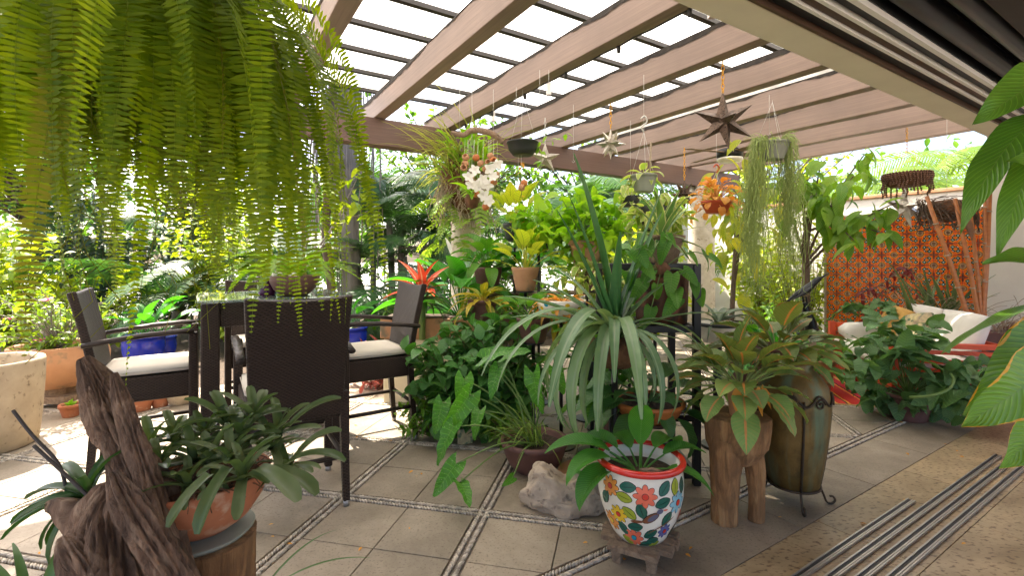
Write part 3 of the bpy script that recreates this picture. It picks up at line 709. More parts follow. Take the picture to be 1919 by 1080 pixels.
def frond_geo(spine, B, ll, lw, pairs, prof=lambda t: math.sin(math.pi * (.08 + .9 * t)) ** .6, fwd=.25, droop=.0, seed=0, r0=.003, start=.05, vfold=.15, jit=.1, rows=2):
    """pinnate frond along spine (n,3); B (n,3) side vectors; returns quads"""
    rr = random.Random(seed); sp = np.array([list(p) for p in spine], float); B = np.array([list(p) for p in B], float); n = len(sp)
    T = np.gradient(sp, axis=0); T /= np.linalg.norm(T, axis=1)[:, None] + 1e-9; NN = np.cross(T, B)
    V = []; F = []; U = []
    for i in range(n):
        w_ = r0 * (1 - .8 * i / (n - 1))
        for k in range(3):
            a = k * 2.094; V.append(sp[i] + B[i] * math.cos(a) * w_ + NN[i] * math.sin(a) * w_); U.append((0, -1))
    for i in range(n - 1):
        for k in range(3): F.append((i * 3 + k, i * 3 + (k + 1) % 3, (i + 1) * 3 + (k + 1) % 3, (i + 1) * 3 + k))
    for j in range(pairs):
        t = start + (1 - start) * j / (pairs - 1) * .995; f = t * (n - 1); i = min(n - 2, int(f)); q = f - i
        p = sp[i] * (1 - q) + sp[i + 1] * q; tt = T[i] * (1 - q) + T[i + 1] * q; bb = B[i] * (1 - q) + B[i + 1] * q; nn = NN[i]
        l = ll * prof(t) * rr.uniform(1 - jit, 1 + jit)
        for s in (-1, 1):
            d = bb * s + tt * (fwd + rr.uniform(-jit, jit)) + nn * (vfold + rr.uniform(-jit, jit)); d /= np.linalg.norm(d)
            wv = tt - d * np.dot(tt, d); wv /= np.linalg.norm(wv) + 1e-9; b0 = len(V)
            for m_ in range(rows + 1):
                x = m_ / rows; ww = lw / 2 * min(1, .3 + .7 * l / ll) * (.75 if m_ == 0 else (1.0 if m_ < rows else .12)); c = p + d * l * x + np.array((0, 0, -droop * l * x * x))
                V.append(c - wv * ww); V.append(c + wv * ww); U.append((-.5, x)); U.append((.5, x))
            for m_ in range(rows): a = b0 + 2 * m_; F.append((a, a + 1, a + 3, a + 2))
    return np.array(V), np.array(F, dtype=np.int64), np.array(U, float)
def spine_arc(p0, az, th0, th1, Ln, lam=.4, n=22, twist0=0, twist1=0, rr=random, sway=.0):
    """a stalk that leaves at th0 degrees from vertical and bows over to th1; returns points and side vectors"""
    pts = [np.array(list(p0), float)]; Bs = []; out = np.array((math.cos(az), math.sin(az), 0)); sd_ = np.array((-math.sin(az), math.cos(az), 0)); ph = rr.uniform(0, 6)
    for i in range(n + 1):
        s_ = i / n; th = R(th0 + (th1 - th0) * (1 - math.exp(-s_ / lam)) / (1 - math.exp(-1 / lam)))
        T = out * math.sin(th) + np.array((0, 0, math.cos(th))) + sd_ * sway * math.sin(ph + 4 * s_); T /= np.linalg.norm(T); Nn = np.cross(T, sd_)
        a = R(twist0 + (twist1 - twist0) * s_); b = sd_ * math.cos(a) + Nn * math.sin(a); b -= T * np.dot(b, T); b /= np.linalg.norm(b); Bs.append(b)
        if i < n: pts.append(pts[-1] + T * Ln / n)
    return pts, Bs
def mkpot(parent, prof, mat, n=40, name='pot', wob=.0, soil=None, soilz=None, soilr=None, loc=(0, 0, 0)):
    o = MB().lathe(prof, n, wob=wob).build(name, mat, parent, smooth=True, loc=loc)
    if soil:
        mb = MB(); k = 24; rr = random.Random(5); vs = [(0, 0, soilz + .01)]
        for ring in range(1, 5):
            for a in range(k): vs.append((math.cos(a / k * 6.2832) * soilr * ring / 4, math.sin(a / k * 6.2832) * soilr * ring / 4, soilz + rr.uniform(-.006, .008)))
        fs = [(0, 1 + a, 1 + (a + 1) % k) for a in range(k)]
        for ring in range(3):
            for a in range(k): fs.append((1 + ring * k + a, 1 + (ring + 1) * k + a, 1 + (ring + 1) * k + (a + 1) % k, 1 + ring * k + (a + 1) % k))
        mb.add(vs, fs); mb.build('potting_soil', soil, parent, loc=loc)
    return o
def potprof(r0, r1, h, th=.014, rim=.0, rimh=.03, belly=0.0):
    """outside up, over the rim, back down inside"""
    out = [(r0 * .96, 0), (r0, .004)]
    for i in range(1, 9):
        t = i / 8; out.append((r0 + (r1 - r0) * t + belly * math.sin(math.pi * t), .004 + (h - .004 - (rimh if rim else 0)) * t))
    if rim: out += [(r1 + rim, h - rimh), (r1 + rim, h - .004)]
    rt = out[-1][0]; out += [(rt - .004, h), (rt - th + .003, h), (r1 - th, h - .006), (r1 - th - .002, h - .05), (max(.01, r1 - th - .01), h - .07), (.0, h - .071)]
    return out

TERRA = M['terracotta'] = surf('terracotta', (.47, .17, .075), (.36, .12, .055), rough=.8, scale=9, bstr=.15, spots=(.55, .36, .24), spot_scale=14, spot_amt=.33)
M['terra_dark'] = surf('terra_dark', (.17, .075, .06), (.11, .05, .042), rough=.6, scale=9, bstr=.12)
M['terra_pale'] = surf('terra_pale', (.50, .27, .14), (.40, .20, .10), rough=.85, scale=6, bstr=.2, spots=(.20, .16, .10), spot_scale=9, spot_amt=.38)
M['stone'] = surf('stone', (.50, .40, .27), (.36, .28, .185), rough=.9, scale=5, bstr=.4, bdist=.02, spots=(.18, .13, .08), spot_scale=24, spot_amt=.34)
M['stem'] = surf('stem', (.16, .14, .05), (.10, .085, .035), rough=.7, scale=20)
M['stem_green'] = surf('stem_green', (.15, .24, .05), (.10, .17, .04), rough=.5, scale=20)
M['bark'] = surf('bark', (.16, .11, .075), (.075, .052, .036), rough=.9, scale=7, stretch=(3, 3, .6), bstr=.7, bdist=.03)
M['bark_pale'] = surf('bark_pale', (.33, .29, .26), (.19, .165, .15), rough=.9, scale=5, stretch=(3, 3, .4), bstr=.5, bdist=.03)
M['root'] = surf('root', (.42, .34, .24), (.26, .20, .13), rough=.9, scale=20)
M['coir'] = surf('coir', (.20, .095, .045), (.10, .045, .02), rough=.95, scale=40, bstr=.8, bdist=.02, stretch=(1, 1, .3))
M['potting'] = surf('potting', (.10, .065, .045), (.04, .026, .018), rough=.95, scale=60, bstr=.8, bdist=.02)
M['black_pot'] = plain('black_pot', (.025, .027, .028), .5)
M['grey_pot'] = surf('grey_pot', (.26, .27, .22), (.20, .21, .17), rough=.6, scale=6, bstr=.05)
M['red_pot'] = surf('red_pot', (.50, .085, .03), (.42, .07, .025), rough=.5, scale=9, bstr=.08)
M['wire'] = plain('wire', (.55, .54, .50), .5, .3)
M['yellow_chain'] = plain('yellow_chain', (.75, .36, .01), .45)
M['blue_glaze'] = plain('blue_glaze', (.01, .03, .42), .15, 0, .5)
M['petal_white'] = leafmat('petal_white', (.50, .50, .56), (.57, .57, .66), .3, .6, tcol=(1, 1, 1))
M['petal_pink'] = leafmat('petal_pink', (.48, .08, .25), (.58, .20, .39), .35, .5, tcol=(1, .6, .7))
M['petal_red'] = leafmat('petal_red', (.48, .045, .03), (.55, .14, .08), .35, .45, tcol=(1.1, .6, .4), rib=(.85, .55, .35), ribw=.16)
# ================================================================ things on the terrace close to the door
from mathutils import noise as mn
def catmull(pts, rad, sub):
    P_ = [Vector(p) for p in pts]; o = []; r_ = []
    for i in range(len(P_) - 1):
        a, b, c, d = P_[max(0, i - 1)], P_[i], P_[i + 1], P_[min(len(P_) - 1, i + 2)]
        for k in range(sub):
            t = k / sub; o.append(.5 * ((2 * b) + (c - a) * t + (2 * a - 5 * b + 4 * c - d) * t * t + (3 * b - a - 3 * c + d) * t ** 3)); r_.append(rad[i] * (1 - t) + rad[i + 1] * t)
    o.append(P_[-1]); r_.append(rad[-1]); return o, r_
def woodlog(mb, pts, rad, n=40, sub=14, amp=.28, seed=0, fine=.10, low=6.0, cap=True):
    c, r_ = catmull(pts, rad, sub); pa = None; b0 = len(mb.v); m = len(c); vs = []; fs = []
    s = 0
    for i in range(m):
        t = (c[min(i + 1, m - 1)] - c[max(i - 1, 0)]).normalized()
        a = pa if pa is not None else (Vector((0, 1, 0)) if abs(t.y) < .9 else Vector((1, 0, 0)))
        a = (a - t * a.dot(t)).normalized(); pa = a; b = t.cross(a)
        if i: s += (c[i] - c[i - 1]).length
        for k in range(n):
            g_ = 2 * math.pi * k / n; ca, sa = math.cos(g_), math.sin(g_)
            q = 1 + amp * mn.noise(Vector((ca * 1.1, sa * 1.1, s * low + seed))) + amp * .75 * mn.noise(Vector((ca * 2.6 + 7, sa * 2.6, s * low * .8 + seed * 3)))
            rg = 1 - abs(mn.noise(Vector((ca * 5 + 3, sa * 5, s * low * .9 + seed)))) * 2; q += fine * rg + fine * .5 * mn.noise(Vector((ca * 9, sa * 9, s * 60 + seed)))
            if fine > .1: q -= .34 * (1 - abs(mn.noise(Vector((ca * 2.1 + 5, sa * 2.1, s * 3.0 + seed))))) ** 14 + .22 * (1 - abs(mn.noise(Vector((ca * 4.6, sa * 4.6 + 2, s * 6.0 + seed))))) ** 12 + .55 * max(0, mn.noise(Vector((ca * 3.2 + 11, sa * 3.2, s * low * .55 + seed * 2))) - .18) + .10 * abs(mn.noise(Vector((ca * 14, sa * 14, s * 9 + seed))))
            vs.append(c[i] + (a * ca + b * sa) * r_[i] * max(.25, q))
    for i in range(m - 1):
        for k in range(n): fs.append((i * n + k, i * n + (k + 1) % n, (i + 1) * n + (k + 1) % n, (i + 1) * n + k))
    if cap:
        for e, ring in ((0, 0), (1, (m - 1) * n)):
            vs.append(c[0] if e == 0 else c[-1]); ci = len(vs) - 1
            for k in range(n): fs.append((ci, ring + (k + 1) % n, ring + k) if e == 0 else (ci, ring + k, ring + (k + 1) % n))
    mb.add(vs, fs); return mb
def drift_mat(name, a, b_, d, sc=(26, 26, 5)):
    m, nt, b = nmat(name); co = coords(nt, sc)
    n = N(nt, 'ShaderNodeTexNoise', i_Scale=1.0, i_Detail=8.0, i_Roughness=.7, i_Distortion=.8); L(nt, co, n.inputs['Vector'])
    co2 = coords(nt, (6, 6, 4)); n2 = N(nt, 'ShaderNodeTexNoise', i_Scale=1.6, i_Detail=5.0); L(nt, co2, n2.inputs['Vector'])
    col = ramp(nt, n.outputs[0], [(.28, d), (.5, b_), (.72, a)])
    col = mixc(nt, ramp(nt, n2.outputs[0], [(.46, (0, 0, 0)), (.58, (.85, .85, .85))]), col, mixc(nt, n.outputs[0], d, b_))
    L(nt, col, b.inputs['Base Color']); b.inputs['Roughness'].default_value = .85; bump(nt, b, n.outputs[0], 1.0, .03); return m
M['driftwood'] = drift_mat('driftwood', (.46, .32, .21), (.24, .14, .085), (.035, .018, .011))
M['stump_wood'] = drift_mat('stump_wood', (.56, .32, .14), (.36, .18, .07), (.09, .045, .02), (22, 22, 3))
M['old_wood'] = drift_mat('old_wood', (.44, .32, .21), (.30, .205, .13), (.11, .07, .045), (18, 18, 18))

# ---- driftwood with bromeliads at the door
Yd = 1.22
dw = thing('driftwood', 'gnarled grey brown driftwood stump leaning beside the bromeliad bowl', 'driftwood', P(240, 1060, Yd) * 1.0)
dw.location.z = 0
def dp(x, y, dY=0): return P(x, y, Yd + dY) - dw.location
mb = MB()
woodlog(mb, [dp(158, 672, .1), dp(180, 715, .09), dp(212, 790, .06), dp(250, 880, .03), dp(290, 980, 0), dp(318, 1090, -.02), dp(330, 1300, -.02)], [.016, .036, .043, .048, .052, .058, .07], 120, 40, .34, 1.3, fine=.13)
woodlog(mb, [dp(214, 700, .04), dp(232, 760, .03), dp(262, 850, .0), dp(295, 950, -.03), dp(320, 1060, -.03)], [.008, .02, .024, .03, .034], 84, 34, .34, 5.1, fine=.13)
mb.build('trunk', M['driftwood'], dw, smooth=True)
mb = MB()
woodlog(mb, [dp(215, 905, -.06), dp(205, 950, -.07), dp(215, 1030, -.08), dp(225, 1120, -.08), dp(215, 1400, -.06)], [.02, .06, .09, .11, .13], 140, 44, .36, 9.7, fine=.14)
woodlog(mb, [dp(212, 890, -.12), dp(235, 940, -.15), dp(275, 1010, -.16), dp(330, 1100, -.15), dp(360, 1250, -.12)], [.012, .026, .034, .042, .06], 90, 36, .34, 3.2, fine=.14)
woodlog(mb, [dp(120, 1010, -.14), dp(135, 1040, -.16), dp(160, 1090, -.16), dp(180, 1200, -.12)], [.012, .028, .042, .06], 80, 30, .36, 13.0, fine=.14)
woodlog(mb, [dp(90, 955, -.05), dp(115, 950, -.06), dp(170, 985, -.06)], [.006, .022, .05], 24, 12, .4, 21.0)
mb.build('root_mass', M['driftwood'], dw, smooth=True)
M['twig'] = surf('twig', (.05, .04, .035), rough=.8, scale=30)
for pts in ([dp(25, 770, .05), dp(60, 815, .04), dp(110, 870, .02), dp(128, 930, .0), dp(150, 980, -.04)], [dp(64, 836, -.03), dp(110, 878, -.04), dp(178, 942, -.06)]):
    MB().tube(catmull(pts, [1] * len(pts), 5)[0], .0042, 7).build('twig', M['twig'], dw, smooth=True)
M['brom_leaf'] = leafmat('brom_leaf', (.038, .066, .026), (.10, .135, .070), .22, .33, tcol=(1.2, 1.4, .4))
M['brom_dark'] = leafmat('brom_dark', (.022, .055, .022), (.045, .10, .035), .25, .32, tcol=(1.2, 1.5, .4))
K_brom = kind(M['brom_leaf'], 6, Ln=.125, W=.031, prof='round', n=8, cols=4, th0=14, bend=55, fold=.55)
K_brom2 = kind(M['brom_dark'], 5, Ln=.19, W=.036, prof='round', n=8, cols=4, th0=30, bend=62, fold=.5)
rr = random.Random(2)
bp = thing('bromeliad', 'dark green strap leaved bromeliad rooted on the driftwood stump', 'plant', dp(165, 925, -.02) + dw.location)
bp.location.z = P(165, 925, Yd).z
out = [M4(bp.location, R(a), R(t), 0, s) for (a, t, s) in ((180, 52, 1.0), (195, 58, .95), (168, 40, 1.0), (205, 75, .9), (185, 92, .8), (60, -15, .8), (80, -22, .9), (20, -20, .8), (-60, 0, .7), (-150, 45, .8), (150, 20, .9), (230, 95, .85), (100, 10, .8))]
put_leaves(bp, K_brom2, out, rr=rr)

# ---- bromeliads in a tilted terracotta bowl on a sawn stump
Yb = 1.36; bc = P(378, 985, Yb)
stump = thing('stump_stool', 'sawn tree stump stool carrying the bromeliad bowl', 'stool', (bc.x + .02, bc.y, 0))
mb = MB(); woodlog(mb, [(0, 0, .0), (0, 0, .15), (.005, 0, .3), (0, 0, .45), (0, 0, bc.z - .03)], [.135, .122, .115, .115, .118], 56, 10, .07, 2.2, fine=.03); mb.build('block', M['stump_wood'], stump, smooth=True)
bowl = thing('bromeliad_bowl', 'terracotta bowl of clustered grey green bromeliads on sawn stump', 'potted plant', bc)
MB().lathe([(.0, -.028), (.12, -.026), (.135, -.012), (.13, -.008), (.0, -.01)], 40).build('saucer', M['grey_pot'], bowl, smooth=True)
mkpot(bowl, [(.06, -.008), (.085, 0), (.125, .03), (.155, .075), (.172, .125), (.176, .145), (.170, .15), (.162, .146), (.15, .12), (.0, .118)], M['terracotta'], 48, soil=M['potting'], soilz=.122, soilr=.15)
rr = random.Random(8)
mb = MB()
for i in range(150):
    a = rr.uniform(0, 6.28); q = .15 * math.sqrt(rr.random()); p0 = Vector((math.cos(a) * q, math.sin(a) * q, .13)); a2 = rr.uniform(0, 6.28)
    mb.tube(curve_pts(p0, p0 + Vector((math.cos(a2), math.sin(a2), rr.uniform(-.2, .5))) * rr.uniform(.04, .12), rr.uniform(.0, .03), 4), .0016, 4, cap=False)
mb.build('dead_roots', M['coir'], bowl, kind='stuff')
for (x, y, dY, n, s, t1) in ((452, 800, .02, 13, 1.0, 62), (300, 850, -.06, 12, .92, 60), (350, 885, -.12, 11, .85, 66), (505, 815, .05, 12, .95, 64), (400, 845, -.05, 11, .9, 60), (455, 870, -.13, 11, 1.0, 80), (540, 850, .08, 9, .9, 70), (330, 800, .1, 10, .9, 52), (285, 820, .08, 9, .9, 50), (425, 770, .08, 11, 1.0, 50), (475, 760, .10, 12, 1.0, 52), (520, 790, .12, 11, .95, 55), (385, 790, .08, 10, .9, 50), (360, 840, -.04, 10, .85, 60), (430, 835, -.08, 10, .85, 62)):
    c = P(x, y + 30, Yb + dY); rosette(bowl, K_brom, c, n, rr, -8, t1, (.75 * s, 1.1 * s))
out = [M4(P(x, y, Yb + dY), R(a), R(t), 0, s) for (x, y, dY, a, t, s) in ((480, 880, -.15, -35, 62, 1.5), (500, 885, -.12, -15, 66, 1.45), (430, 880, -.2, -95, 95, 1.1), (395, 890, -.2, -110, 90, 1.0), (540, 870, -.05, 5, 40, 1.25), (560, 850, 0, 10, 25, 1.2), (545, 800, .05, 20, 25, 1.2))]
put_leaves(bowl, K_brom, out, rr=rr)
# long grassy leaves arching out below the bowl and in the bottom corner
M['strap_leaf'] = leafmat('strap_leaf', (.035, .085, .03), (.07, .14, .05), .25, .35)
K_grass = kind(M['strap_leaf'], 5, Ln=.42, W=.012, prof='strap', n=10, cols=2, th0=35, bend=80, fold=.4)
K_spider = kind(M['strap_leaf'], 5, Ln=.34, W=.026, prof='strap', n=10, cols=2, th0=30, bend=95, fold=.4)
gp = thing('grass_clump', 'thin leaved grass clump arching over paving behind the sawn stump', 'plant', Vector((-.80, 1.50, 0)))
put_leaves(gp, K_grass, [M4(gp.location + Vector((0, 0, .28)), R(a), R(t), 0, s) for (a, t, s) in ((-30, 20, 1.1), (-42, 30, 1.2), (-20, 35, 1.0), (-55, 42, 1.0), (-10, 15, .8), (-35, 5, .7), (20, 20, .8), (60, 10, .9), (140, 20, .9))], rr=rr)
MB().lathe(potprof(.06, .075, .27), 28).build('pot', M['terra_dark'], gp, smooth=True)
sp_ = thing('spider_plant', 'green strap leaved plant at the foot of the driftwood', 'plant', Vector((-1.22, 1.22, 0)))
MB().lathe(potprof(.08, .12, .36), 28).build('pot', M['terra_dark'], sp_, smooth=True)
put_leaves(sp_, K_spider, [M4(sp_.location + Vector((0, 0, .36)), R(rr.uniform(0, 360)), R(rr.uniform(-20, 25)), 0, rr.uniform(.8, 1.2)) for _ in range(26)], rr=rr)

# ---- painted pot on slatted stand
pc = G(1200, 1036); Rm = Matrix.Rotation
st = thing('plant_stand', 'low round slatted wooden stand under the flower painted pot', 'stand', pc)
for i in range(5):
    x = (i - 2) * .066; hl = math.sqrt(max(.01, .172 ** 2 - x * x)); MB().box((x, 0, .078), (.058, hl * 2, .024)).build('slat', M['old_wood'], st, bev=.004)
for y in (-.075, .075): MB().box((0, y, .052), (.27, .045, .026)).build('batten', M['old_wood'], st, bev=.003)
for (x, y) in ((-.11, -.075), (.11, -.075), (-.11, .075), (.11, .075)): MB().box((x, y, .02), (.04, .04, .04)).build('leg', M['old_wood'], st, bev=.003)
st.rotation_euler.z = R(62)
M['glaze_white'] = surf('glaze_white', (.80, .76, .66), (.74, .69, .58), rough=.22, scale=5, bstr=.03)
M['glaze_red'] = plain('glaze_red', (.62, .03, .02), .2, 0, .4)
PZ = .0905; prof = [(r_ * 1.1, z_) for r_, z_ in [(.085, 0), (.10, .003), (.118, .03), (.140, .08), (.160, .14), (.172, .20), (.175, .26), (.170, .31), (.166, .33)]]
def prad(z):
    for (r0, z0), (r1, z1) in zip(prof[1:], prof[2:]):
        if z0 <= z <= z1: return r0 + (r1 - r0) * (z - z0) / (z1 - z0)
    return prof[-1][0]
fp = thing('painted_pot', 'white pot painted with flowers, leaves and bird, red rimmed, with lily leaves', 'potted plant', pc + Vector((0, 0, PZ)))
mkpot(fp, prof + [(.189, .333), (.176, .345), (.167, .34), (.163, .30), (.154, .27), (0, .268)], M['glaze_white'], 64)
MB().lathe([(r_ * 1.1, z_) for r_, z_ in [(.166, .328), (.178, .332), (.183, .343), (.180, .355), (.170, .360), (.160, .356), (.155, .345), (.158, .335)]], 64, cap=False).build('rim', M['glaze_red'], fp, smooth=True)
MB().lathe([(0, .29), (.08, .292), (.162, .288)], 32).build('potting_soil', M['potting'], fp)
FA = math.atan2(-pc.y, -pc.x)
paints = {k: plain('paint_' + k, c, .22, 0, .3) for k, c in dict(ink=(.015, .015, .02), salmon=(.75, .16, .09), yellow=(.80, .52, .03), orange=(.80, .30, .06), blue=(.25, .50, .58), violet=(.12, .13, .33), dgreen=(.012, .11, .075), lgreen=(.30, .36, .03), brown=(.20, .07, .03), red=(.65, .05, .03), teal=(.02, .30, .42), slate=(.10, .11, .18)).items()}
decal = {k: MB() for k in paints}
def blob(kind_, pts, off):
    """polygon in (arc metres, height) laid on the pot wall"""
    mb = decal[kind_]; cx = sum(p[0] for p in pts) / len(pts); cz = sum(p[1] for p in pts) / len(pts); n = len(pts); vs = []
    def mp(x, z):
        z = min(.325, max(.006, z)); r_ = prad(z) + off; a = FA + x / .185; return (math.cos(a) * r_, math.sin(a) * r_, z)
    vs.append(mp(cx, cz))
    for f in (.5, 1): vs += [mp(cx + (x - cx) * f, cz + (z - cz) * f) for x, z in pts]
    fs = [(0, 1 + i, 1 + (i + 1) % n) for i in range(n)] + [(1 + i, 1 + n + i, 1 + n + (i + 1) % n, 1 + (i + 1) % n) for i in range(n)]
    mb.add(vs, fs)
def ell(cx, cz, a, b, rot, pt=0.0, n=14):
    o = []
    for k in range(n):
        t = 2 * math.pi * k / n; x = a * math.cos(t); y = b * math.sin(t) * (1 - pt * abs(math.cos(t)) ** 2); o.append((cx + x * math.cos(rot) - y * math.sin(rot), cz + x * math.sin(rot) + y * math.cos(rot)))
    return o
def pleaf(cx, cz, rot, col, s=1.28):
    blob('ink', ell(cx, cz, .0285 * s, .0185 * s, rot, .3), .0012); blob(col, ell(cx, cz, .0265 * s, .0165 * s, rot, .3), .002)
    blob('ink', ell(cx, cz, .02 * s, .0009, rot), .0027)
def pflower(cx, cz, r_, col, cc, n=8):
    r_ *= 1.2
    for k in range(n):
        a = 2 * math.pi * k / n; x = cx + math.cos(a) * r_ * .62; z = cz + math.sin(a) * r_ * .62; blob('ink', ell(x, z, r_ * .44, r_ * .27, a), .0011); blob(col, ell(x, z, r_ * .40, r_ * .235, a), .0019)
    blob('ink', ell(cx, cz, r_ * .30, r_ * .30, 0), .0026); blob(cc, ell(cx, cz, r_ * .26, r_ * .26, 0), .0032)
def zx(x, y):     # from the close-up of the pot to arc metres and height
    s_ = (x - 257) / 890.0; return .185 * math.asin(max(-.97, min(.97, s_ / .183))), (965 - y) / 960.0
for (x, y, r_, c, cc) in ((275, 718, .040, 'salmon', 'red'), (175, 818, .034, 'yellow', 'red'), (138, 868, .038, 'orange', 'yellow'), (390, 760, .040, 'blue', 'red'), (360, 880, .030, 'violet', 'red'), (228, 916, .042, 'salmon', 'teal'), (150, 708, .036, 'orange', 'red')): pflower(*zx(x, y), r_, c, cc)
for (x, y, a, c) in ((213, 690, 10, 'dgreen'), (337, 745, 20, 'dgreen'), (343, 688, 50, 'dgreen'), (262, 780, 110, 'dgreen'), (237, 858, 10, 'dgreen'), (302, 888, 30, 'dgreen'), (185, 880, 120, 'dgreen'), (318, 926, 10, 'dgreen'), (283, 950, 10, 'dgreen'), (357, 820, 60, 'dgreen'), (130, 768, 60, 'dgreen'), (200, 735, 170, 'lgreen'), (380, 690, 80, 'lgreen'), (218, 798, 140, 'lgreen'), (332, 952, 30, 'lgreen'), (195, 940, 150, 'lgreen'), (403, 905, 70, 'dgreen'), (405, 700, 80, 'dgreen')): pleaf(*zx(x, y), R(a), c)
for (x, y, a_, b_, rot, c, of) in ((296, 808, .040, .019, .55, 'ink', .0030), (296, 808, .037, .016, .55, 'brown', .0036), (303, 806, .026, .011, .6, 'slate', .0042), (245, 828, .028, .007, .1, 'brown', .0034), (326, 778, .014, .012, .3, 'slate', .0044), (345, 774, .010, .004, .1, 'salmon', .0044), (340, 850, .075, .003, .5, 'brown', .0030), (408, 832, .012, .03, .1, 'salmon', .003)): blob(c, ell(*zx(x, y), a_, b_, rot), of)
rr = random.Random(6)
for i in range(46):      # painting goes on round the back
    x = rr.uniform(.27, .78); z = rr.uniform(.03, .30)
    (pflower(x, z, rr.uniform(.03, .04), rr.choice(['salmon', 'yellow', 'blue', 'orange', 'violet']), 'red') if i % 4 == 0 else pleaf(x, z, rr.uniform(0, 6), rr.choice(['dgreen', 'dgreen', 'lgreen'])))
for k, mb in decal.items():
    if mb.v: mb.build('painted_motif', paints[k], fp, smooth=True, kind='stuff')
M['lily_leaf'] = leafmat('lily_leaf', (.022, .095, .016), (.055, .175, .028), .3, .28, rib=(.10, .24, .06), ribw=.03, vein=26, tcol=(1.3, 1.5, .3))
K_lily = kind(M['lily_leaf'], 5, Ln=.245, W=.105, prof='ovate', n=12, cols=6, th0=18, bend=75, fold=.35, pet=.11, petr=.006, petbend=14)
pt = fp.location + Vector((0, 0, .29)); rr = random.Random(4)
put_leaves(fp, K_lily, [M4(pt + Vector((math.cos(R(a)) * .03, math.sin(R(a)) * .03, 0)), R(a), R(t), 0, s) for (a, t, s) in ((-100, -24, 1.15), (-165, 38, 1.25), (175, 30, 1.2), (205, 52, 1.1), (150, 22, 1.0), (15, 38, 1.0), (-20, 52, .85), (70, 12, 1.0), (100, 32, .9), (40, 28, 1.05), (-60, 62, .55))], rr=rr)
MB().tube([Vector((-.03, -.12, .335)), Vector((.02, -.13, .345)), Vector((.06, -.125, .33))], [.013, .011, .012], 10).build('bone_stick', M['old_wood'], fp, smooth=True)

# ---- pale rock
M['rock'] = surf('rock', (.50, .40, .30), (.34, .26, .19), rough=.85, scale=14, bstr=.6, bdist=.02, spots=(.24, .18, .14), spot_scale=26, spot_amt=.36)
def rockmesh(rx, ry, rz, seed, notch=None, nu=64, nv=40, amp=.22):
    mb = MB(); vs = []; fs = []
    for j in range(nv + 1):
        ph = math.pi * (j / nv - .5)
        for i in range(nu):
            a = 2 * math.pi * i / nu; d = Vector((math.cos(a) * math.cos(ph), math.sin(a) * math.cos(ph), math.sin(ph)))
            q = 1 + amp * mn.noise(d * 1.7 + Vector((seed, 0, 0))) + amp * .6 * mn.noise(d * 3.8 + Vector((0, seed, 0))) - .10 * abs(mn.noise(d * 5.5 + Vector((seed, seed, 0)))) + .03 * mn.noise(d * 14)
            p = Vector((d.x * rx, d.y * ry, d.z * rz)) * q
            if notch: p = notch(p)
            p.z = max(p.z, -rz * .62) if p.z < 0 else p.z; vs.append(p)
    for j in range(nv):
        for i in range(nu): fs.append((j * nu + i, j * nu + (i + 1) % nu, (j + 1) * nu + (i + 1) % nu, (j + 1) * nu + i))
    return mb.add(vs, fs)
rc = G(1058, 962)
def notch(p):
    p = p.copy(); p.z += .055 * math.exp(-((p.x + .13) / .07) ** 2) * (p.z > 0) * min(1, p.z / .05); p.z -= .05 * math.exp(-((p.x - .03) / .06) ** 2) * (p.z > 0) * min(1, max(0, p.z) / .05); p.z += .02 * math.exp(-((p.x - .12) / .05) ** 2) * (p.z > 0); p.z -= max(0, p.x - .15) * .5 * (p.z > 0); return p
rk = rockmesh(.225, .13, .135, 2.7, notch).build('rock', M['rock'], None, smooth=True); rk.location = rc + Vector((0, .06, .075)); rk.rotation_euler.z = R(-6)
tag(rk, 'knobbly pale weathered rock on the paving beside painted pot', 'rock')
dl = thing('fallen_leaf', 'single glossy green leaf lying on top of the pale rock', 'leaf', rc + Vector((.03, .05, .20)))
K_big = kind(M['lily_leaf'], 3, Ln=.13, W=.07, prof='ovate', n=8, cols=4, th0=84, bend=14, fold=.2)
put_leaves(dl, K_big, [M4(dl.location, R(-20), R(4), 0, 1.0)], rr=rr)

# ---- purple brown bowl with speckled arrow leaves
qc = G(1002, 880); qc.z = 0
ab = thing('arrowleaf_pot', 'dark purple terracotta bowl with speckled arrow shaped leaves', 'potted plant', qc)
mkpot(ab, [(.10, 0), (.12, .004), (.165, .05), (.192, .11), (.203, .16), (.214, .168), (.218, .19), (.21, .205), (.198, .202), (.19, .18), (.182, .155), (0, .15)], M['terra_dark'], 48, soil=M['potting'], soilz=.165, soilr=.18)
M['arrow_leaf'] = leafmat('arrow_leaf', (.035, .13, .02), (.08, .22, .03), .38, .3, rib=(.16, .32, .08), ribw=.025, vein=9, speck=(.55, .6, .42), tcol=(1.3, 1.5, .35))
K_arrow = kind(M['arrow_leaf'], 5, Ln=.22, W=.12, prof='heart', n=12, cols=6, th0=90, bend=35, fold=.2, lobe=.42, wave=.05)
def stalk_leaf(parent, kd, base, lb, tip, sc=1.0, roll=0.0, sag=.06, up=Vector((0, -.35, 1)), r_=.005, mat=None, rr=random):
    """a stalk from base to the blade's base, the blade pointing to tip"""
    pts = catmull([base, Vector(base).lerp(Vector(lb), .5) + Vector((0, 0, sag)), lb], [1, 1, 1], 5)[0]
    loc = Vector(parent.location); s_ = MB().tube([p - loc for p in pts], [r_ * (1.2 - .5 * i / len(pts)) for i in range(len(pts))], 6).build('stalk', mat or M['stem_green'], parent, smooth=True)
    put_leaves(parent, kd, [aim(Vector(lb), Vector(tip) - Vector(lb), up, sc, roll)], rr=rr)
rr = random.Random(12); b0 = qc + Vector((0, -.02, .17))
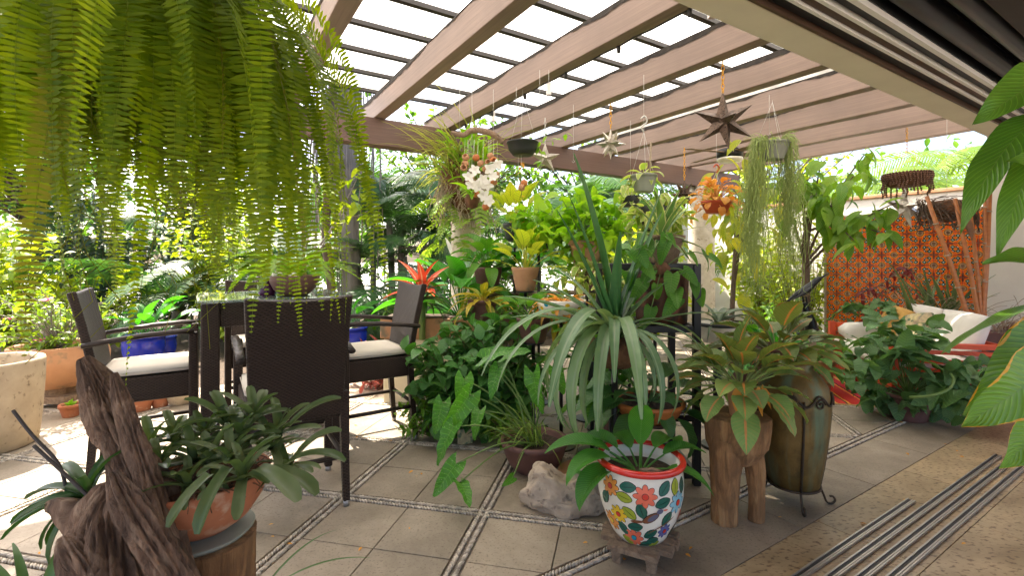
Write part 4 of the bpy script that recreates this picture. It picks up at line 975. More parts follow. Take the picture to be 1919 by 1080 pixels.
for (bx, by, tx, ty, dY, s) in ((1000, 700, 1000, 795, -.1, 1.15), (905, 672, 985, 640, -.02, 1.15), (945, 668, 1010, 640, .05, .85), (880, 740, 850, 800, -.15, 1.2), (870, 710, 868, 770, -.05, 1.0), (850, 800, 800, 868, -.25, 1.05), (855, 870, 810, 930, -.45, 1.0), (862, 905, 885, 925, -.5, .75), (962, 895, 935, 918, -.35, .5), (830, 755, 815, 810, .0, .9), (900, 770, 880, 830, -.1, .8), (935, 690, 915, 745, -.05, .9), (1040, 690, 1065, 760, .0, .8)):
    stalk_leaf(ab, K_arrow, b0 + Vector((rr.uniform(-.06, .06), rr.uniform(-.05, .05), 0)), P(bx, by, qc.y + dY), P(tx, ty, qc.y + dY - .12), s, rr.uniform(-.4, .4), rr=rr, up=Vector((rr.uniform(-.7, .7), -.6, .7)))
M['chive'] = leafmat('chive', (.10, .18, .03), (.18, .27, .06), .3, .4)
K_chive = kind(M['chive'], 6, name='blade', Ln=.36, W=.007, prof='strap', n=9, cols=2, th0=20, bend=95, fold=.3)
put_leaves(ab, K_chive, [M4(b0 + Vector((rr.uniform(-.05, .05), rr.uniform(-.05, .05), 0)), R(180 + rr.gauss(0, 55)), R(rr.uniform(-20, 30)), 0, rr.uniform(.7, 1.25)) for _ in range(60)], rr=rr)

# ---- dish with stones
dc = G(1098, 905)
ds = thing('dish_garden', 'shallow terracotta dish with rounded stones behind the pale rock', 'planter', dc)
mkpot(ds, [(.11, 0), (.13, .004), (.155, .04), (.165, .075), (.158, .08), (.15, .07), (0, .05)], M['terra_pale'], 40, soil=M['potting'], soilz=.056, soilr=.148)
for (x, y, s, sd_) in ((-.045, -.02, .055, 1.1), (.06, -.01, .06, 4.2), (.0, .07, .045, 8.3)):
    o = rockmesh(s, s * .85, s * .75, sd_, amp=.14, nu=28, nv=16).build('stone', M['rock'], None, smooth=True, loc=dc + Vector((x, y, .085))); tag(o, {1.1: 'small round stone sitting low in the shallow terracotta dish', 4.2: 'largest brown stone in the shallow terracotta dish', 8.3: 'smallest stone at the back of the shallow terracotta dish'}[sd_], 'stone')

# ---- black steel stand with pots on it
sx0, sx1, sy0, sy1 = .60, 1.10, 2.87, 3.32
rack = thing('plant_rack', 'black square tube steel rack holding several pots', 'rack', Vector((.85, 3.1, 0)))
for x in (sx0, sx1):
    for y in (sy0, sy1): MB().box((x - .85, y - 3.1, .66), (.042, .042, 1.32)).build('post', M['dark_metal'], rack, bev=.003)
for z in (1.30, .93, .40, .06):
    for y in (sy0, sy1): MB().box((0, y - 3.1, z), (sx1 - sx0 - .044, .03, .04)).build('rail', M['dark_metal'], rack, bev=.003)
    for x in (sx0, sx1): MB().box((x - .85, 0, z), (.03, sy1 - sy0 - .044, .04)).build('rail', M['dark_metal'], rack, bev=.003)
    if z > .1:
        for k in range(5): MB().box((0, (k - 2) * .085, z + .012), (sx1 - sx0 - .05, .03, .01)).build('shelf_slat', M['dark_metal'], rack)
M['copper'] = surf('copper', (.15, .055, .025), (.06, .026, .016), rough=.45, scale=7, metal=.55, bstr=.2, spots=(.02, .014, .012), spot_scale=12, spot_amt=.44)
cp = thing('copper_pot', 'tall rusty brown metal pot on the black rack', 'pot', Vector((.94, 3.03, .953)))
mkpot(cp, potprof(.155, .165, .325, .008), M['copper'], 40, soil=M['potting'], soilz=.27, soilr=.15)
# agave in grey ribbed pot on top of the rack
M['agave_leaf'] = leafmat('agave_leaf', (.05, .12, .035), (.09, .18, .05), .15, .35, edge=(.42, .46, .20), edgew=.78)
K_agave = kind(M['agave_leaf'], 5, Ln=.34, W=.05, prof='agave', n=9, cols=4, th0=8, bend=30, fold=.5)
ag = thing('agave_pot', 'variegated agave in ribbed grey brown pot on top of rack', 'potted plant', Vector((.93, 2.98, 1.322)))
pr = [(.085, 0)]
for i in range(12): pr += [(.088 + .003 * i + (.004 if i % 2 else 0), .004 + .0125 * i)]
mkpot(ag, pr + [(.137, .152), (.137, .17), (.126, .17), (.12, .15), (0, .145)], M['old_wood'], 40)
rr = random.Random(21)
rosette(ag, K_agave, ag.location + Vector((0, 0, .14)), 11, rr, -6, 30, (.9, 1.25)); rosette(ag, K_agave, ag.location + Vector((0, 0, .14)), 12, rr, 50, 95, (.7, .95))
# black bowl agave with arching leaves
M['agave_grey'] = leafmat('agave_grey', (.055, .085, .06), (.09, .13, .095), .12, .38)
K_agg = kind(M['agave_grey'], 5, Ln=.42, W=.06, prof='agave', n=12, cols=4, th0=22, bend=125, fold=.4)
bg_ = thing('black_bowl_agave', 'arching grey green agave in black rimmed pale bowl on a post', 'potted plant', P(1345, 618, 3.45))
mkpot(bg_, [(.09, -.09), (.10, -.085), (.135, -.02), (.142, .03), (.147, .035), (.147, .05), (.138, .05), (.13, .03), (0, .02)], M['glaze_white'], 40)
MB().lathe([(.143, .028), (.150, .03), (.151, .052), (.14, .054)], 40, cap=False).build('rim', M['black_pot'], bg_, smooth=True)
MB().tube([(0, 0, -.09), (0, 0, -bg_.location.z)], .03, 10).build('post', M['dark_metal'], bg_, smooth=True)
MB().lathe([(.11, -bg_.location.z), (.11, -bg_.location.z + .02), (0, -bg_.location.z + .021)], 24).build('foot', M['dark_metal'], bg_)
put_leaves(bg_, K_agg, [M4(bg_.location + Vector((0, 0, .02)), R(a), R(t), 0, s) for (a, t, s) in ((0, 0, 1.2), (15, 15, .9), (-10, 22, 1.0), (185, -5, .75), (160, 10, .7), (-70, 20, .6), (80, 0, .9), (120, -10, .8), (40, -12, .9), (-130, 25, .6))], rr=rr)
# ---- peace lily in a carved terracotta bowl
jc = Vector((.79, 2.78, .43)); 
jb = thing('carved_bowl_plant', 'broad leaved plant in carved orange terracotta bowl on rack', 'potted plant', jc)
M['terra_orange'] = surf('terra_orange', (.50, .17, .04), (.40, .12, .03), rough=.6, scale=14, bstr=.5, bdist=.01)
mkpot(jb, [(.10, -.01), (.13, 0), (.165, .03), (.19, .075), (.2, .085), (.205, .1), (.196, .108), (.184, .1), (.175, .08), (0, .075)], M['terra_orange'], 48, soil=M['potting'], soilz=.088, soilr=.178)
MB().lathe([(.0, -.012), (.14, -.012), (.14, -.002), (0, -.001)], 30).build('saucer', M['terra_dark'], jb)
M['broad_leaf'] = leafmat('broad_leaf', (.028, .085, .030), (.065, .15, .05), .25, .3, rib=(.09, .19, .07), ribw=.02, vein=16, tcol=(1.2, 1.5, .35))
K_broad = kind(M['broad_leaf'], 6, Ln=.25, W=.125, prof='ovate', n=12, cols=6, th0=30, bend=70, fold=.3, pet=.17, petr=.006, petbend=22, wave=.04)
rr = random.Random(31)
put_leaves(jb, K_broad, [M4(jc + Vector((0, 0, .08)), R(a), R(t), rr.uniform(-.3, .3), s) for (a, t, s) in ((170, 10, 1.15), (195, 38, 1.1), (-170, 55, 1.1), (150, 0, 1.0), (215, 60, .95), (-120, 40, .8), (-30, 42, 1.1), (-15, 60, 1.15), (-45, 68, 1.0), (10, 15, 1.0), (40, 0, 1.0), (90, -10, 1.1), (120, 5, 1.1), (60, 20, .9), (-80, 15, .8), (230, 15, .8), (-5, 35, 1.2), (185, 25, 1.25), (-65, 50, .7))], rr=rr)

# ---- carved stump stool with orange veined plant
sc_ = G(1380, 968)
cs = thing('carved_stool', 'carved log stool on three thick legs with potted plant', 'stool', sc_)
mb = MB(); woodlog(mb, [(0, 0, .30), (0, 0, .38), (0, 0, .46), (0, 0, .535)], [.10, .145, .150, .152], 60, 10, .09, 4.4, fine=.03); mb.build('seat_block', M['stump_wood'], cs, smooth=True)
for (a, w_, s) in ((-150, .075, .3), (-25, .045, 2.3), (95, .06, 5.0)):
    x, y = math.cos(R(a)), math.sin(R(a))
    mb = MB(); woodlog(mb, [(x * .092, y * .092, 0), (x * .098, y * .098, .12), (x * .09, y * .09, .27), (x * .075, y * .075, .42)], [w_ * .82, w_ * .86, w_ * .98, w_ * 1.1], 32, 8, .14, s, fine=.05); mb.build('leg', M['stump_wood'], cs, smooth=True)
ac = sc_ + Vector((.02, -.01, .535))
ap = thing('orange_vein_plant', 'orange veined leafy plant in clay pot on the carved log stool', 'potted plant', ac)
mkpot(ap, potprof(.055, .07, .16, .01), M['terra_pale'], 36, soil=M['potting'], soilz=.12, soilr=.06)
M['aglao'] = leafmat('aglao', (.045, .10, .025), (.12, .16, .045), .25, .33, rib=(.62, .20, .06), ribw=.09, vein=12, veinc=(.30, .20, .07), edge=(.28, .12, .045), edgew=1.0, ribamt=.8)
M['aglao_pale'] = leafmat('aglao_pale', (.10, .20, .07), (.22, .31, .11), .3, .35, rib=(.66, .24, .09), ribw=.09, vein=12, veinc=(.40, .32, .12), edge=(.5, .30, .12), edgew=1.0, ribamt=.75)
M['dry_leaf'] = leafmat('dry_leaf', (.42, .20, .04), (.55, .30, .08), .35, .6)
AK = dict(Ln=.19, W=.125, prof='ovate', n=10, cols=6, th0=14, bend=38, fold=.32, pet=.15, petr=.0055, petbend=16, wave=.03)
K_ag1 = kind(M['aglao'], 6, **AK); K_ag2 = kind(M['aglao_pale'], 5, **AK)
K_dry = kind(M['dry_leaf'], 3, Ln=.12, W=.06, prof='ovate', n=8, cols=4, th0=150, bend=20, fold=-.3)
rr = random.Random(41); c = ac + Vector((0, 0, .14))
rosette(ap, K_ag1, c, 18, rr, -18, 42, (.8, 1.15), rad=.05); rosette(ap, K_ag2, c, 30, rr, 20, 95, (.8, 1.1), az0=1, rad=.05)
put_leaves(ap, K_dry, [M4(ac + Vector((math.cos(R(a)) * .10, math.sin(R(a)) * .10, .17)), R(a), R(t), 0, s) for (a, t, s) in ((-120, 0, 1.2), (-60, 5, 1.2), (-40, -8, 1.0), (-95, 8, .9), (-25, -20, 1.0))], rr=rr)

# ---- copper urn in a wrought iron cradle
uc = G(1487, 938); 
ur = thing('metal_urn', 'tall verdigris bronze urn in a wrought iron cradle', 'urn', uc)
def urn_mat():
    m, nt, b = nmat('verdigris'); co = coords(nt, (7, 7, 5)); n = N(nt, 'ShaderNodeTexNoise', i_Scale=1.0, i_Detail=8.0, i_Roughness=.7); L(nt, co, n.inputs['Vector'])
    co2 = coords(nt, (16, 16, 1.2)); n2 = N(nt, 'ShaderNodeTexNoise', i_Scale=1.0, i_Detail=5.0); L(nt, co2, n2.inputs['Vector'])
    col = ramp(nt, n.outputs[0], [(.3, (.06, .04, .012)), (.52, (.17, .105, .028)), (.72, (.25, .16, .05))])
    col = mixc(nt, ramp(nt, n2.outputs[0], [(.50, (0, 0, 0)), (.72, (.75, .75, .75))]), col, (.13, .22, .14))
    L(nt, col, b.inputs['Base Color']); b.inputs['Roughness'].default_value = .55; b.inputs['Metallic'].default_value = .35; bump(nt, b, n.outputs[0], .3, .01); return m
M['urn'] = urn_mat(); M['iron'] = surf('iron', (.07, .045, .025), (.04, .03, .02), rough=.6, scale=20, metal=.4)
up_ = [(.11, .09), (.125, .093), (.145, .2), (.165, .34), (.178, .47), (.183, .54), (.180, .60), (.165, .655), (.135, .70), (.105, .73), (.095, .75), (.10, .77), (.095, .778), (.085, .77), (.08, .74), (0, .73)]
mkpot(ur, up_, M['urn'], 56, name='body', wob=.004)
def urad(z):
    for (r0, z0), (r1, z1) in zip(up_[1:10], up_[2:11]):
        if z0 <= z <= z1: return r0 + (r1 - r0) * (z - z0) / (z1 - z0)
    return .12
mb = MB(); ring = [(math.cos(a / 32 * 6.2832) * .131, math.sin(a / 32 * 6.2832) * .131, .10) for a in range(33)]; mb.tube(ring, .007, 8); mb.build('base_ring', M['iron'], ur, smooth=True)
for a in (-105, -15, 75, 165):
    x, y = math.cos(R(a)), math.sin(R(a)); z_ = [.10, .2, .3, .4, .5, .6]
    MB().tube([(x * (urad(z) + .006), y * (urad(z) + .006), z) for z in z_], .0065, 8).build('strap', M['iron'], ur, smooth=True)
    ft = [(x * .128, y * .128, .10), (x * .15, y * .15, .05), (x * .165, y * .165, .012), (x * .19, y * .19, .008), (x * .205, y * .205, .025), (x * .195, y * .195, .045), (x * .178, y * .178, .045)]
    MB().tube(catmull(ft, [1] * len(ft), 4)[0], .006, 8).build('scroll_foot', M['iron'], ur, smooth=True)
mb = MB(); pts = []
for k in range(97):
    a = k / 96 * 6.2832; z = .60 + .028 * math.sin(a * 8); r_ = urad(z) + .006; pts.append((math.cos(a) * r_, math.sin(a) * r_, z))
mb.tube(pts, .006, 7, cap=False); mb.build('wavy_band', M['iron'], ur, smooth=True)
for k in range(8):
    a0 = k / 8 * 6.2832 + .2; pts = []
    for j in range(22):
        t = j / 21; q = .030 * (1 - .8 * t); th = t * 9.5; a = a0 + math.cos(th) * q / .18; z = .585 + math.sin(th) * q; r_ = urad(z) + .007; pts.append((math.cos(a) * r_, math.sin(a) * r_, z))
    MB().tube(pts, .005, 6).build('scroll', M['iron'], ur, smooth=True)
# second orange veined plant growing from the urn's mouth dish
a2 = thing('urn_top_plant', 'dark orange veined plant in reddish dish on top of the urn', 'potted plant', uc + Vector((-.04, .10, .779)))
mkpot(a2, [(.06, 0), (.08, .003), (.13, .03), (.15, .06), (.145, .065), (.135, .055), (0, .04)], M['terra_dark'], 36, soil=M['potting'], soilz=.048, soilr=.132)
rr = random.Random(47); c = a2.location + Vector((0, 0, .03)); rosette(a2, K_ag1, c, 24, rr, 0, 62, (.8, 1.15), rad=.05); rosette(a2, K_ag2, c, 12, rr, 40, 85, (.8, 1.0), rad=.05)
# ================================================================ planted middle of the terrace
rr = random.Random(51)
M['furcraea'] = leafmat('furcraea', (.075, .14, .085), (.15, .235, .135), .25, .35, rib=(.24, .33, .19), ribw=.16, edge=(.05, .13, .05), edgew=.95)
M['furcraea_dark'] = leafmat('furcraea_dark', (.02, .075, .03), (.045, .12, .045), .2, .3, edge=(.25, .32, .14), edgew=.98)
FK = dict(n=16, cols=4)
K_fd = kind(M['furcraea'], 6, Ln=.80, W=.064, prof='strap', th0=24, bend=150, fold=.45, pw=.75, **FK)
K_fo = kind(M['furcraea'], 5, Ln=.72, W=.065, prof='blade', th0=40, bend=45, fold=.45, **FK)
K_fu = kind(M['furcraea_dark'], 3, Ln=.86, W=.10, prof='blade', th0=6, bend=10, fold=.6, **FK)
fc = P(1152, 650, 2.72)
fu = thing('strap_plant', 'huge striped strap leaved plant spilling from coir ball on iron stem', 'potted plant', Vector((fc.x, fc.y, 0)))
mb = MB(); mb.lathe([(.02, -.12), (.10, -.105), (.145, -.05), (.155, .0), (.14, .035), (.0, .05)], 32, wob=.05); o = mb.build('root_ball', M['coir'], fu, smooth=True); o.location.z = fc.z
MB().tube([(0, 0, .01), (0, 0, fc.z - .11)], .018, 10).build('stand_stem', M['dark_metal'], fu, smooth=True)
MB().lathe([(.13, 0), (.13, .015), (.02, .03), (0, .031)], 28).build('stand_foot', M['dark_metal'], fu)
c = fc + Vector((0, 0, .04)); S_ = []
for (a, t, s) in ((175, 5, .95), (188, 12, 1.0), (200, 0, 1.1), (212, 10, 1.05), (222, -4, 1.1), (232, 6, 1.15), (240, 0, 1.2), (250, 8, 1.1), (258, -6, 1.05), (266, 4, 1.1), (276, 12, .95), (290, 4, .9), (310, 6, .85), (335, 8, .8), (0, 4, .8), (150, 6, .9), (130, 0, .9), (205, 22, .8), (245, 25, .9), (230, 30, .85), (300, 25, .7), (100, 5, .9), (60, 0, .9)): S_.append(M4(c, R(a), R(t), 0, s))
put_leaves(fu, K_fd, S_, rr=rr)
put_leaves(fu, K_fo, [M4(c, R(a), R(t), 0, s) for (a, t, s) in ((178, 12, 1.05), (190, 20, .95), (165, -2, .9), (140, -15, .8), (-5, 14, .95), (10, -8, .9), (30, -20, .8), (182, -10, .8), (-15, 30, .7))], rr=rr)
put_leaves(fu, K_fu, [M4(c, R(a), R(t), 0, s) for (a, t, s) in ((175, 2, 1.12), (185, 8, .95), (0, 8, 1.0), (20, 14, .9), (160, 14, .85), (270, 2, .8))], rr=rr)

# dark green shrub beside the chair
M['shrub_leaf'] = leafmat('shrub_leaf', (.022, .085, .022), (.065, .16, .045), .3, .35, vein=8, tcol=(1.3, 1.5, .35))
K_sh = kind(M['shrub_leaf'], 5, Ln=.115, W=.072, prof='ovate', n=5, cols=2, th0=88, bend=35, fold=.25)
bush('leafy_shrub', 'dense dark green small leaved shrub beside the bar chair', 'shrub', Vector((-.30, 3.75, 0)), Vector((-.32, 3.68, .50)), (.60, .46, .47), 190, 9, K_sh, rr, maxobj=300, sc=(.6, 1.2), shell=.5, bias=Vector((0, -.8, .3)))
M['herb_leaf'] = leafmat('herb_leaf', (.05, .14, .02), (.12, .23, .035), .35, .4, tcol=(1.4, 1.5, .3))
K_herb = kind(M['herb_leaf'], 4, Ln=.08, W=.03, prof='lance', n=5, cols=2, th0=88, bend=40, fold=.25)
bush('herb_clump', 'light green narrow leaved herb at the foot of dark shrub', 'plant', Vector((-.62, 3.65, 0)), Vector((-.62, 3.62, .16)), (.3, .25, .2), 40, 8, K_herb, rr, maxobj=220, sc=(.7, 1.2))
bush('herb_clump', 'light green low herb in front of the arrow leaf bowl plants', 'plant', Vector((-.05, 3.5, 0)), Vector((-.05, 3.5, .2)), (.35, .22, .22), 30, 8, K_herb, rr, maxobj=150, sc=(.7, 1.2))
# cream trough with peace lily and red bromeliad
tc = Vector((-.72, 4.62, 0))
tr_ = thing('planter_trough', 'long cream planter trough raised behind the shrub', 'planter', tc, HROT - R(35))
MB().box((0, 0, .30), (.95, .30, .60)).build('plinth', M['cream_plaster'], tr_, bev=.01)
MB().box((0, 0, .70), (1.0, .34, .19)).build('trough', M['terra_pale'], tr_, bev=.01)
MB().box((0, 0, .798), (.94, .28, .012)).build('potting_soil', M['potting'], tr_)
M['peace_leaf'] = leafmat('peace_leaf', (.018, .10, .018), (.05, .19, .03), .42, .32, rib=(.09, .26, .06), ribw=.02, vein=14, tcol=(1.3, 1.7, .3))
K_pl = kind(M['peace_leaf'], 6, Ln=.34, W=.15, prof='ovate', n=10, cols=4, th0=18, bend=65, fold=.3, pet=.28, petr=.006, petbend=16)
pl = thing('peace_lily', 'glossy bright green broad leaved peace lily in the cream trough', 'plant', tc + Vector((.22, .08, .80)))
rosette(pl, K_pl, pl.location, 28, rr, -14, 55, (1.0, 1.5), rad=.08)
K_spa = kind(M['petal_white'], 2, name='spathe', Ln=.16, W=.07, prof='ovate', n=6, cols=4, th0=6, bend=10, fold=.5, pet=.62, petr=.004, petbend=6)
put_leaves(pl, K_spa, [M4(pl.location, R(150), R(4), 0, 1.0)], rr=rr)
K_rb = kind(M['petal_red'], 5, name='bract', Ln=.26, W=.055, prof='lance', n=8, cols=4, th0=18, bend=55, fold=.4)
rb = thing('red_bromeliad', 'red and salmon bromeliad flower head above the wicker chair back', 'plant', P(792, 552, 4.45))
rosette(rb, K_rb, rb.location, 13, rr, -8, 55, (1.0, 1.6)); K_rbl = kind(M['brom_dark'], 4, Ln=.34, W=.05, prof='strap', n=8, cols=4, th0=30, bend=70, fold=.5)
rosette(rb, K_rbl, rb.location - Vector((0, 0, .06)), 14, rr, 10, 60, (.8, 1.1))
MB().tube([(0, 0, -.02), (0, 0, -rb.location.z + .6)], .03, 8).build('stem', M['stem_green'], rb, smooth=True)

def potplant(name, label, loc, pot, mat, kd, n, t0, t1, sc, stand=True, soilr=None, rad=.03, cat='potted plant', extra=None, zup=0):
    """a pot standing on an iron stem if it is above the floor"""
    t = thing(name, label, cat, loc); h = max(z for r_, z in pot)
    mkpot(t, pot, mat, 36, soil=M['potting'], soilz=h - .03, soilr=min(r_ for r_, z in pot if abs(z - h) < .012 and r_ > .01) - .01)
    if stand and loc.z > .05:
        MB().tube([(0, 0, -.006), (0, 0, -loc.z + .01)], .014, 8).build('stand_stem', M['dark_metal'], t, smooth=True)
        MB().lathe([(.10, -loc.z), (.10, -loc.z + .012), (.02, -loc.z + .02), (0, -loc.z + .021)], 20).build('stand_foot', M['dark_metal'], t)
        MB().lathe([(0, -.014), (pot[0][0] * .95, -.014), (pot[0][0] * .95, -.004), (0, -.003)], 20).build('stand_plate', M['dark_metal'], t)
    c = loc + Vector((0, 0, h - .03 + zup))
    if n: rosette(t, kd, c, n, rr, t0, t1, sc, rad=rad)
    return t
def on(px, py, Y): return P(px, py, Y)
# croton and fern pots
M['croton'] = leafmat('croton', (.07, .15, .02), (.34, .26, .03), .35, .35, rib=(.60, .42, .06), ribw=.07, vein=12, veinc=(.5, .36, .05), tcol=(1.3, 1.2, .4))
M['calathea'] = leafmat('calathea', (.22, .30, .03), (.40, .42, .06), .45, .4, rib=(.10, .20, .03), ribw=.04, vein=9, veinc=(.08, .17, .03), tcol=(1.3, 1.3, .4))
M['lime_leaf'] = leafmat('lime_leaf', (.10, .24, .02), (.24, .38, .035), .5, .38, rib=(.34, .46, .10), ribw=.02, tcol=(1.3, 1.4, .35))
M['varieg'] = leafmat('varieg', (.16, .26, .05), (.36, .42, .13), .42, .4, edge=(.62, .60, .30), edgew=.72, tcol=(1.2, 1.3, .5))
M['mid_leaf'] = leafmat('mid_leaf', (.035, .12, .02), (.09, .20, .03), .38, .38, rib=(.16, .28, .07), ribw=.025, vein=10, tcol=(1.3, 1.5, .35))
K_cro = kind(M['croton'], 5, Ln=.20, W=.055, prof='lance', n=8, cols=4, th0=25, bend=50, fold=.3, pet=.05)
K_cal = kind(M['calathea'], 5, Ln=.22, W=.11, prof='ovate', n=9, cols=4, th0=14, bend=40, fold=.25, pet=.22, petbend=12)
K_lime = kind(M['lime_leaf'], 5, Ln=.13, W=.095, prof='heart', n=8, cols=4, th0=88, bend=45, fold=.2, lobe=.22)
K_var = kind(M['varieg'], 5, Ln=.105, W=.065, prof='heart', n=7, cols=4, th0=88, bend=45, fold=.2, lobe=.2)
K_mid = kind(M['mid_leaf'], 5, Ln=.19, W=.085, prof='ovate', n=8, cols=4, th0=24, bend=62, fold=.3, pet=.14, petbend=18)
potplant('croton', 'yellow green croton in small brown pot behind the dark shrub', on(905, 600, 3.95), potprof(.08, .115, .17, rim=.008), M['terra_dark'], K_cro, 34, -10, 55, (.8, 1.3))
potplant('calathea', 'yellow striped prayer plant in clay pot above the croton', on(985, 545, 4.1), potprof(.08, .12, .20), M['terra_pale'], K_cal, 18, -15, 40, (.8, 1.15))
potplant('calathea', 'pale prayer plant with tall yellow leaves behind orchid mount', on(965, 450, 4.7), potprof(.08, .12, .16), M['black_pot'], K_cal, 16, -15, 35, (.9, 1.2))
# painted bowl with orange croton
M['croton_red'] = leafmat('croton_red', (.22, .13, .03), (.50, .20, .04), .35, .4, rib=(.65, .35, .10), ribw=.06, vein=10, tcol=(1.2, 1.0, .4))
K_cr2 = kind(M['croton_red'], 5, Ln=.20, W=.05, prof='lance', n=8, cols=4, th0=30, bend=60, fold=.3, pet=.03)
pb_ = potplant('painted_bowl', 'blue and yellow painted bowl of orange croton leaves', on(1052, 592, 3.45), [(.10, 0), (.12, .003), (.155, .03), (.172, .08), (.178, .115), (.170, .118), (.162, .10), (0, .09)], M['glaze_white'], K_cr2, 30, 0, 68, (.8, 1.2))
for k in range(22):
    a = k / 22 * 6.2832; z = .03 + .05 * (k % 3) / 2 + .01; r_ = .155 + (z - .03) * .35 + .0035
    mtl = paints[['blue', 'yellow', 'teal', 'lgreen'][k % 4]]; mb = MB(); ce = Vector((math.cos(a) * r_, math.sin(a) * r_, z)); nx_ = Vector((-math.sin(a), math.cos(a), 0)); up2 = Vector((math.cos(a) * .3, math.sin(a) * .3, .95)).normalized(); nn = nx_.cross(up2)
    mb.add([ce] + [ce + nx_ * .018 * math.cos(t / 8 * 6.283) + up2 * .014 * math.sin(t / 8 * 6.283) - nn * 0 for t in range(8)], [(0, 1 + t, 1 + (t + 1) % 8) for t in range(8)]); mb.build('painted_motif', mtl, pb_)
# lime pothos mound on a clay pot, and others filling the tiers
def mound(name, label, loc, pot, mat, c, rad, nst, per, kd, maxobj=200, sc=(.7, 1.2), **kw):
    t = potplant(name, label, loc, pot, mat, None, 0, 0, 0, None); st = MB()
    h = max(z for r_, z in pot); base = loc + Vector((0, 0, h - .03))
    mats = shrub_mats(c, rad, nst, per, rr, sc, base=base, stems=st, **kw); st.v = [tuple(Vector(q) - loc) for q in st.v]; st.build('vines', M['stem_green'], t, smooth=True, kind='stuff'); put_leaves(t, kd, mats, maxobj, rr); return t
mound('pothos_pot', 'lime green heart leaved pothos mound in clay pot', on(1100, 500, 4.05), potprof(.10, .15, .22, rim=.01), M['terra_pale'], on(1085, 425, 4.05), (.55, .40, .34), 48, 6, K_lime, 288, up=.5)
mound('pothos_pot', 'lime green pothos trailing from dark pot beside the yellow prayer plant', on(1010, 470, 4.5), potprof(.09, .13, .18), M['black_pot'], on(1020, 420, 4.5), (.42, .36, .26), 30, 6, K_lime, 180, up=.5)
mound('variegated_pothos', 'cream edged pothos cascading beside the agave pot', on(1228, 430, 3.9), potprof(.09, .13, .18), M['black_pot'], on(1235, 425, 3.85), (.27, .25, .34), 36, 7, K_var, 252, up=.0, droop=.6)
mound('variegated_pothos', 'cream edged pothos in brown pot below the lime mound', on(1125, 545, 3.8), potprof(.09, .13, .16), M['terra_dark'], on(1120, 530, 3.75), (.34, .3, .22), 26, 6, K_var, 160, up=.2)
potplant('foliage_pot', 'mid green broad leaves in brown pot left of the strap plant', on(1000, 640, 3.6), potprof(.09, .13, .18), M['terra_dark'], K_mid, 28, -10, 70, (.9, 1.3))
potplant('foliage_pot', 'mid green leafy plant in black pot under the rack side', on(1110, 720, 3.35), potprof(.09, .13, .18), M['black_pot'], K_mid, 28, -10, 75, (.9, 1.3))
potplant('foliage_pot', 'mid green plant low behind the arrow leaf bowl', on(960, 760, 3.9), potprof(.10, .14, .2), M['terra_dark'], K_mid, 30, -10, 70, (1.0, 1.5))
potplant('foliage_pot', 'mid green leaves rising behind the dish of stones', on(1150, 800, 3.3), potprof(.10, .14, .2), M['terra_dark'], K_mid, 26, -15, 60, (1.0, 1.4))
potplant('foliage_pot', 'mid green plant standing behind the black rack', on(1180, 560, 4.2), potprof(.10, .14, .2), M['terra_dark'], K_mid, 30, -15, 60, (1.1, 1.7))
potplant('foliage_pot', 'mid green plant between trough and croton pot', on(915, 540, 4.6), potprof(.10, .14, .2), M['terra_dark'], K_mid, 26, -15, 60, (1.1, 1.6))
M['snake'] = leafmat('snake', (.05, .09, .04), (.11, .16, .08), .1, .4, edge=(.35, .36, .12), edgew=.95)
# low tiered bench behind hiding stems: timber shelves
sh = thing('shelf_bench', 'rough timber plant shelf behind the lime pothos', 'shelf', Vector((.55, 4.75, 0)), R(15))
for (z, y) in ((.62, -.12), (1.0, .2)):
    for k in range(3): MB().box((0, y + (k - 1) * .11, z), (1.5, .10, .025)).build('board', M['old_wood'], sh, bev=.003)
for x in (-.7, .7):
    for (y, h) in ((-.22, .60), (.32, .98)): MB().box((x, y, h / 2), (.05, .05, h)).build('post', M['old_wood'], sh, bev=.003)
for (x, y, z, kd, mt, n, sc, lab) in ((-.55, -.12, .635, K_mid, 'terra_dark', 26, (1.0, 1.5), 'mid green leaves in brown pot at the lower shelf end'), (-.1, -.12, .635, K_cro, 'terracotta', 34, (1.0, 1.5), 'yellow croton in orange pot on the lower timber shelf'), (.4, -.12, .635, K_mid, 'black_pot', 28, (1.1, 1.5), 'mid green leaves in black pot on the lower timber shelf'), (-.4, .2, 1.015, K_pl, 'terra_dark', 16, (.6, .8), 'big leaved plant in brown pot on the upper timber shelf'), (.3, .2, 1.015, K_cal, 'terracotta', 20, (.9, 1.2), 'striped prayer plant in orange pot on the upper timber shelf')):
    q = Matrix.Rotation(R(15), 3, 'Z') @ Vector((x, y, 0)) + sh.location; q.z = z + .002
    potplant('shelf_plant', lab, q, potprof(.08, .12, .17, rim=.008), M[mt], kd, n, -12, 65, sc, stand=False)

# small painted tile block on the floor under the shrub
o = MB().box((0, 0, .055), (.11, .03, .11)).build('painted_tile_block', M['print_cloth'], None, bev=.004); o.location = G(872, 832); o.rotation_euler.z = R(20); tag(o, 'small hand painted ceramic block on paving under the shrub', 'ornament')
# litter on the paving
mlit = MB(); K_lit = kind(M['dry_leaf'], 4, Ln=.03, W=.014, prof='lance', n=4, cols=2, th0=86, bend=12, fold=.4)
lt = thing('leaf_litter', 'scattered tiny dry leaves on the paving', 'leaf litter', Vector((0, 2.6, 0))); lt['kind'] = 'stuff'
bake('litter', K_lit, [M4(Vector((rr.uniform(-2.2, 3.2), rr.uniform(1.9, 4.4), .006)), rr.uniform(0, 6.28), R(rr.uniform(-4, 4)), rr.uniform(-.3, .3), rr.uniform(.4, 1.3)) for _ in range(70)], lt)

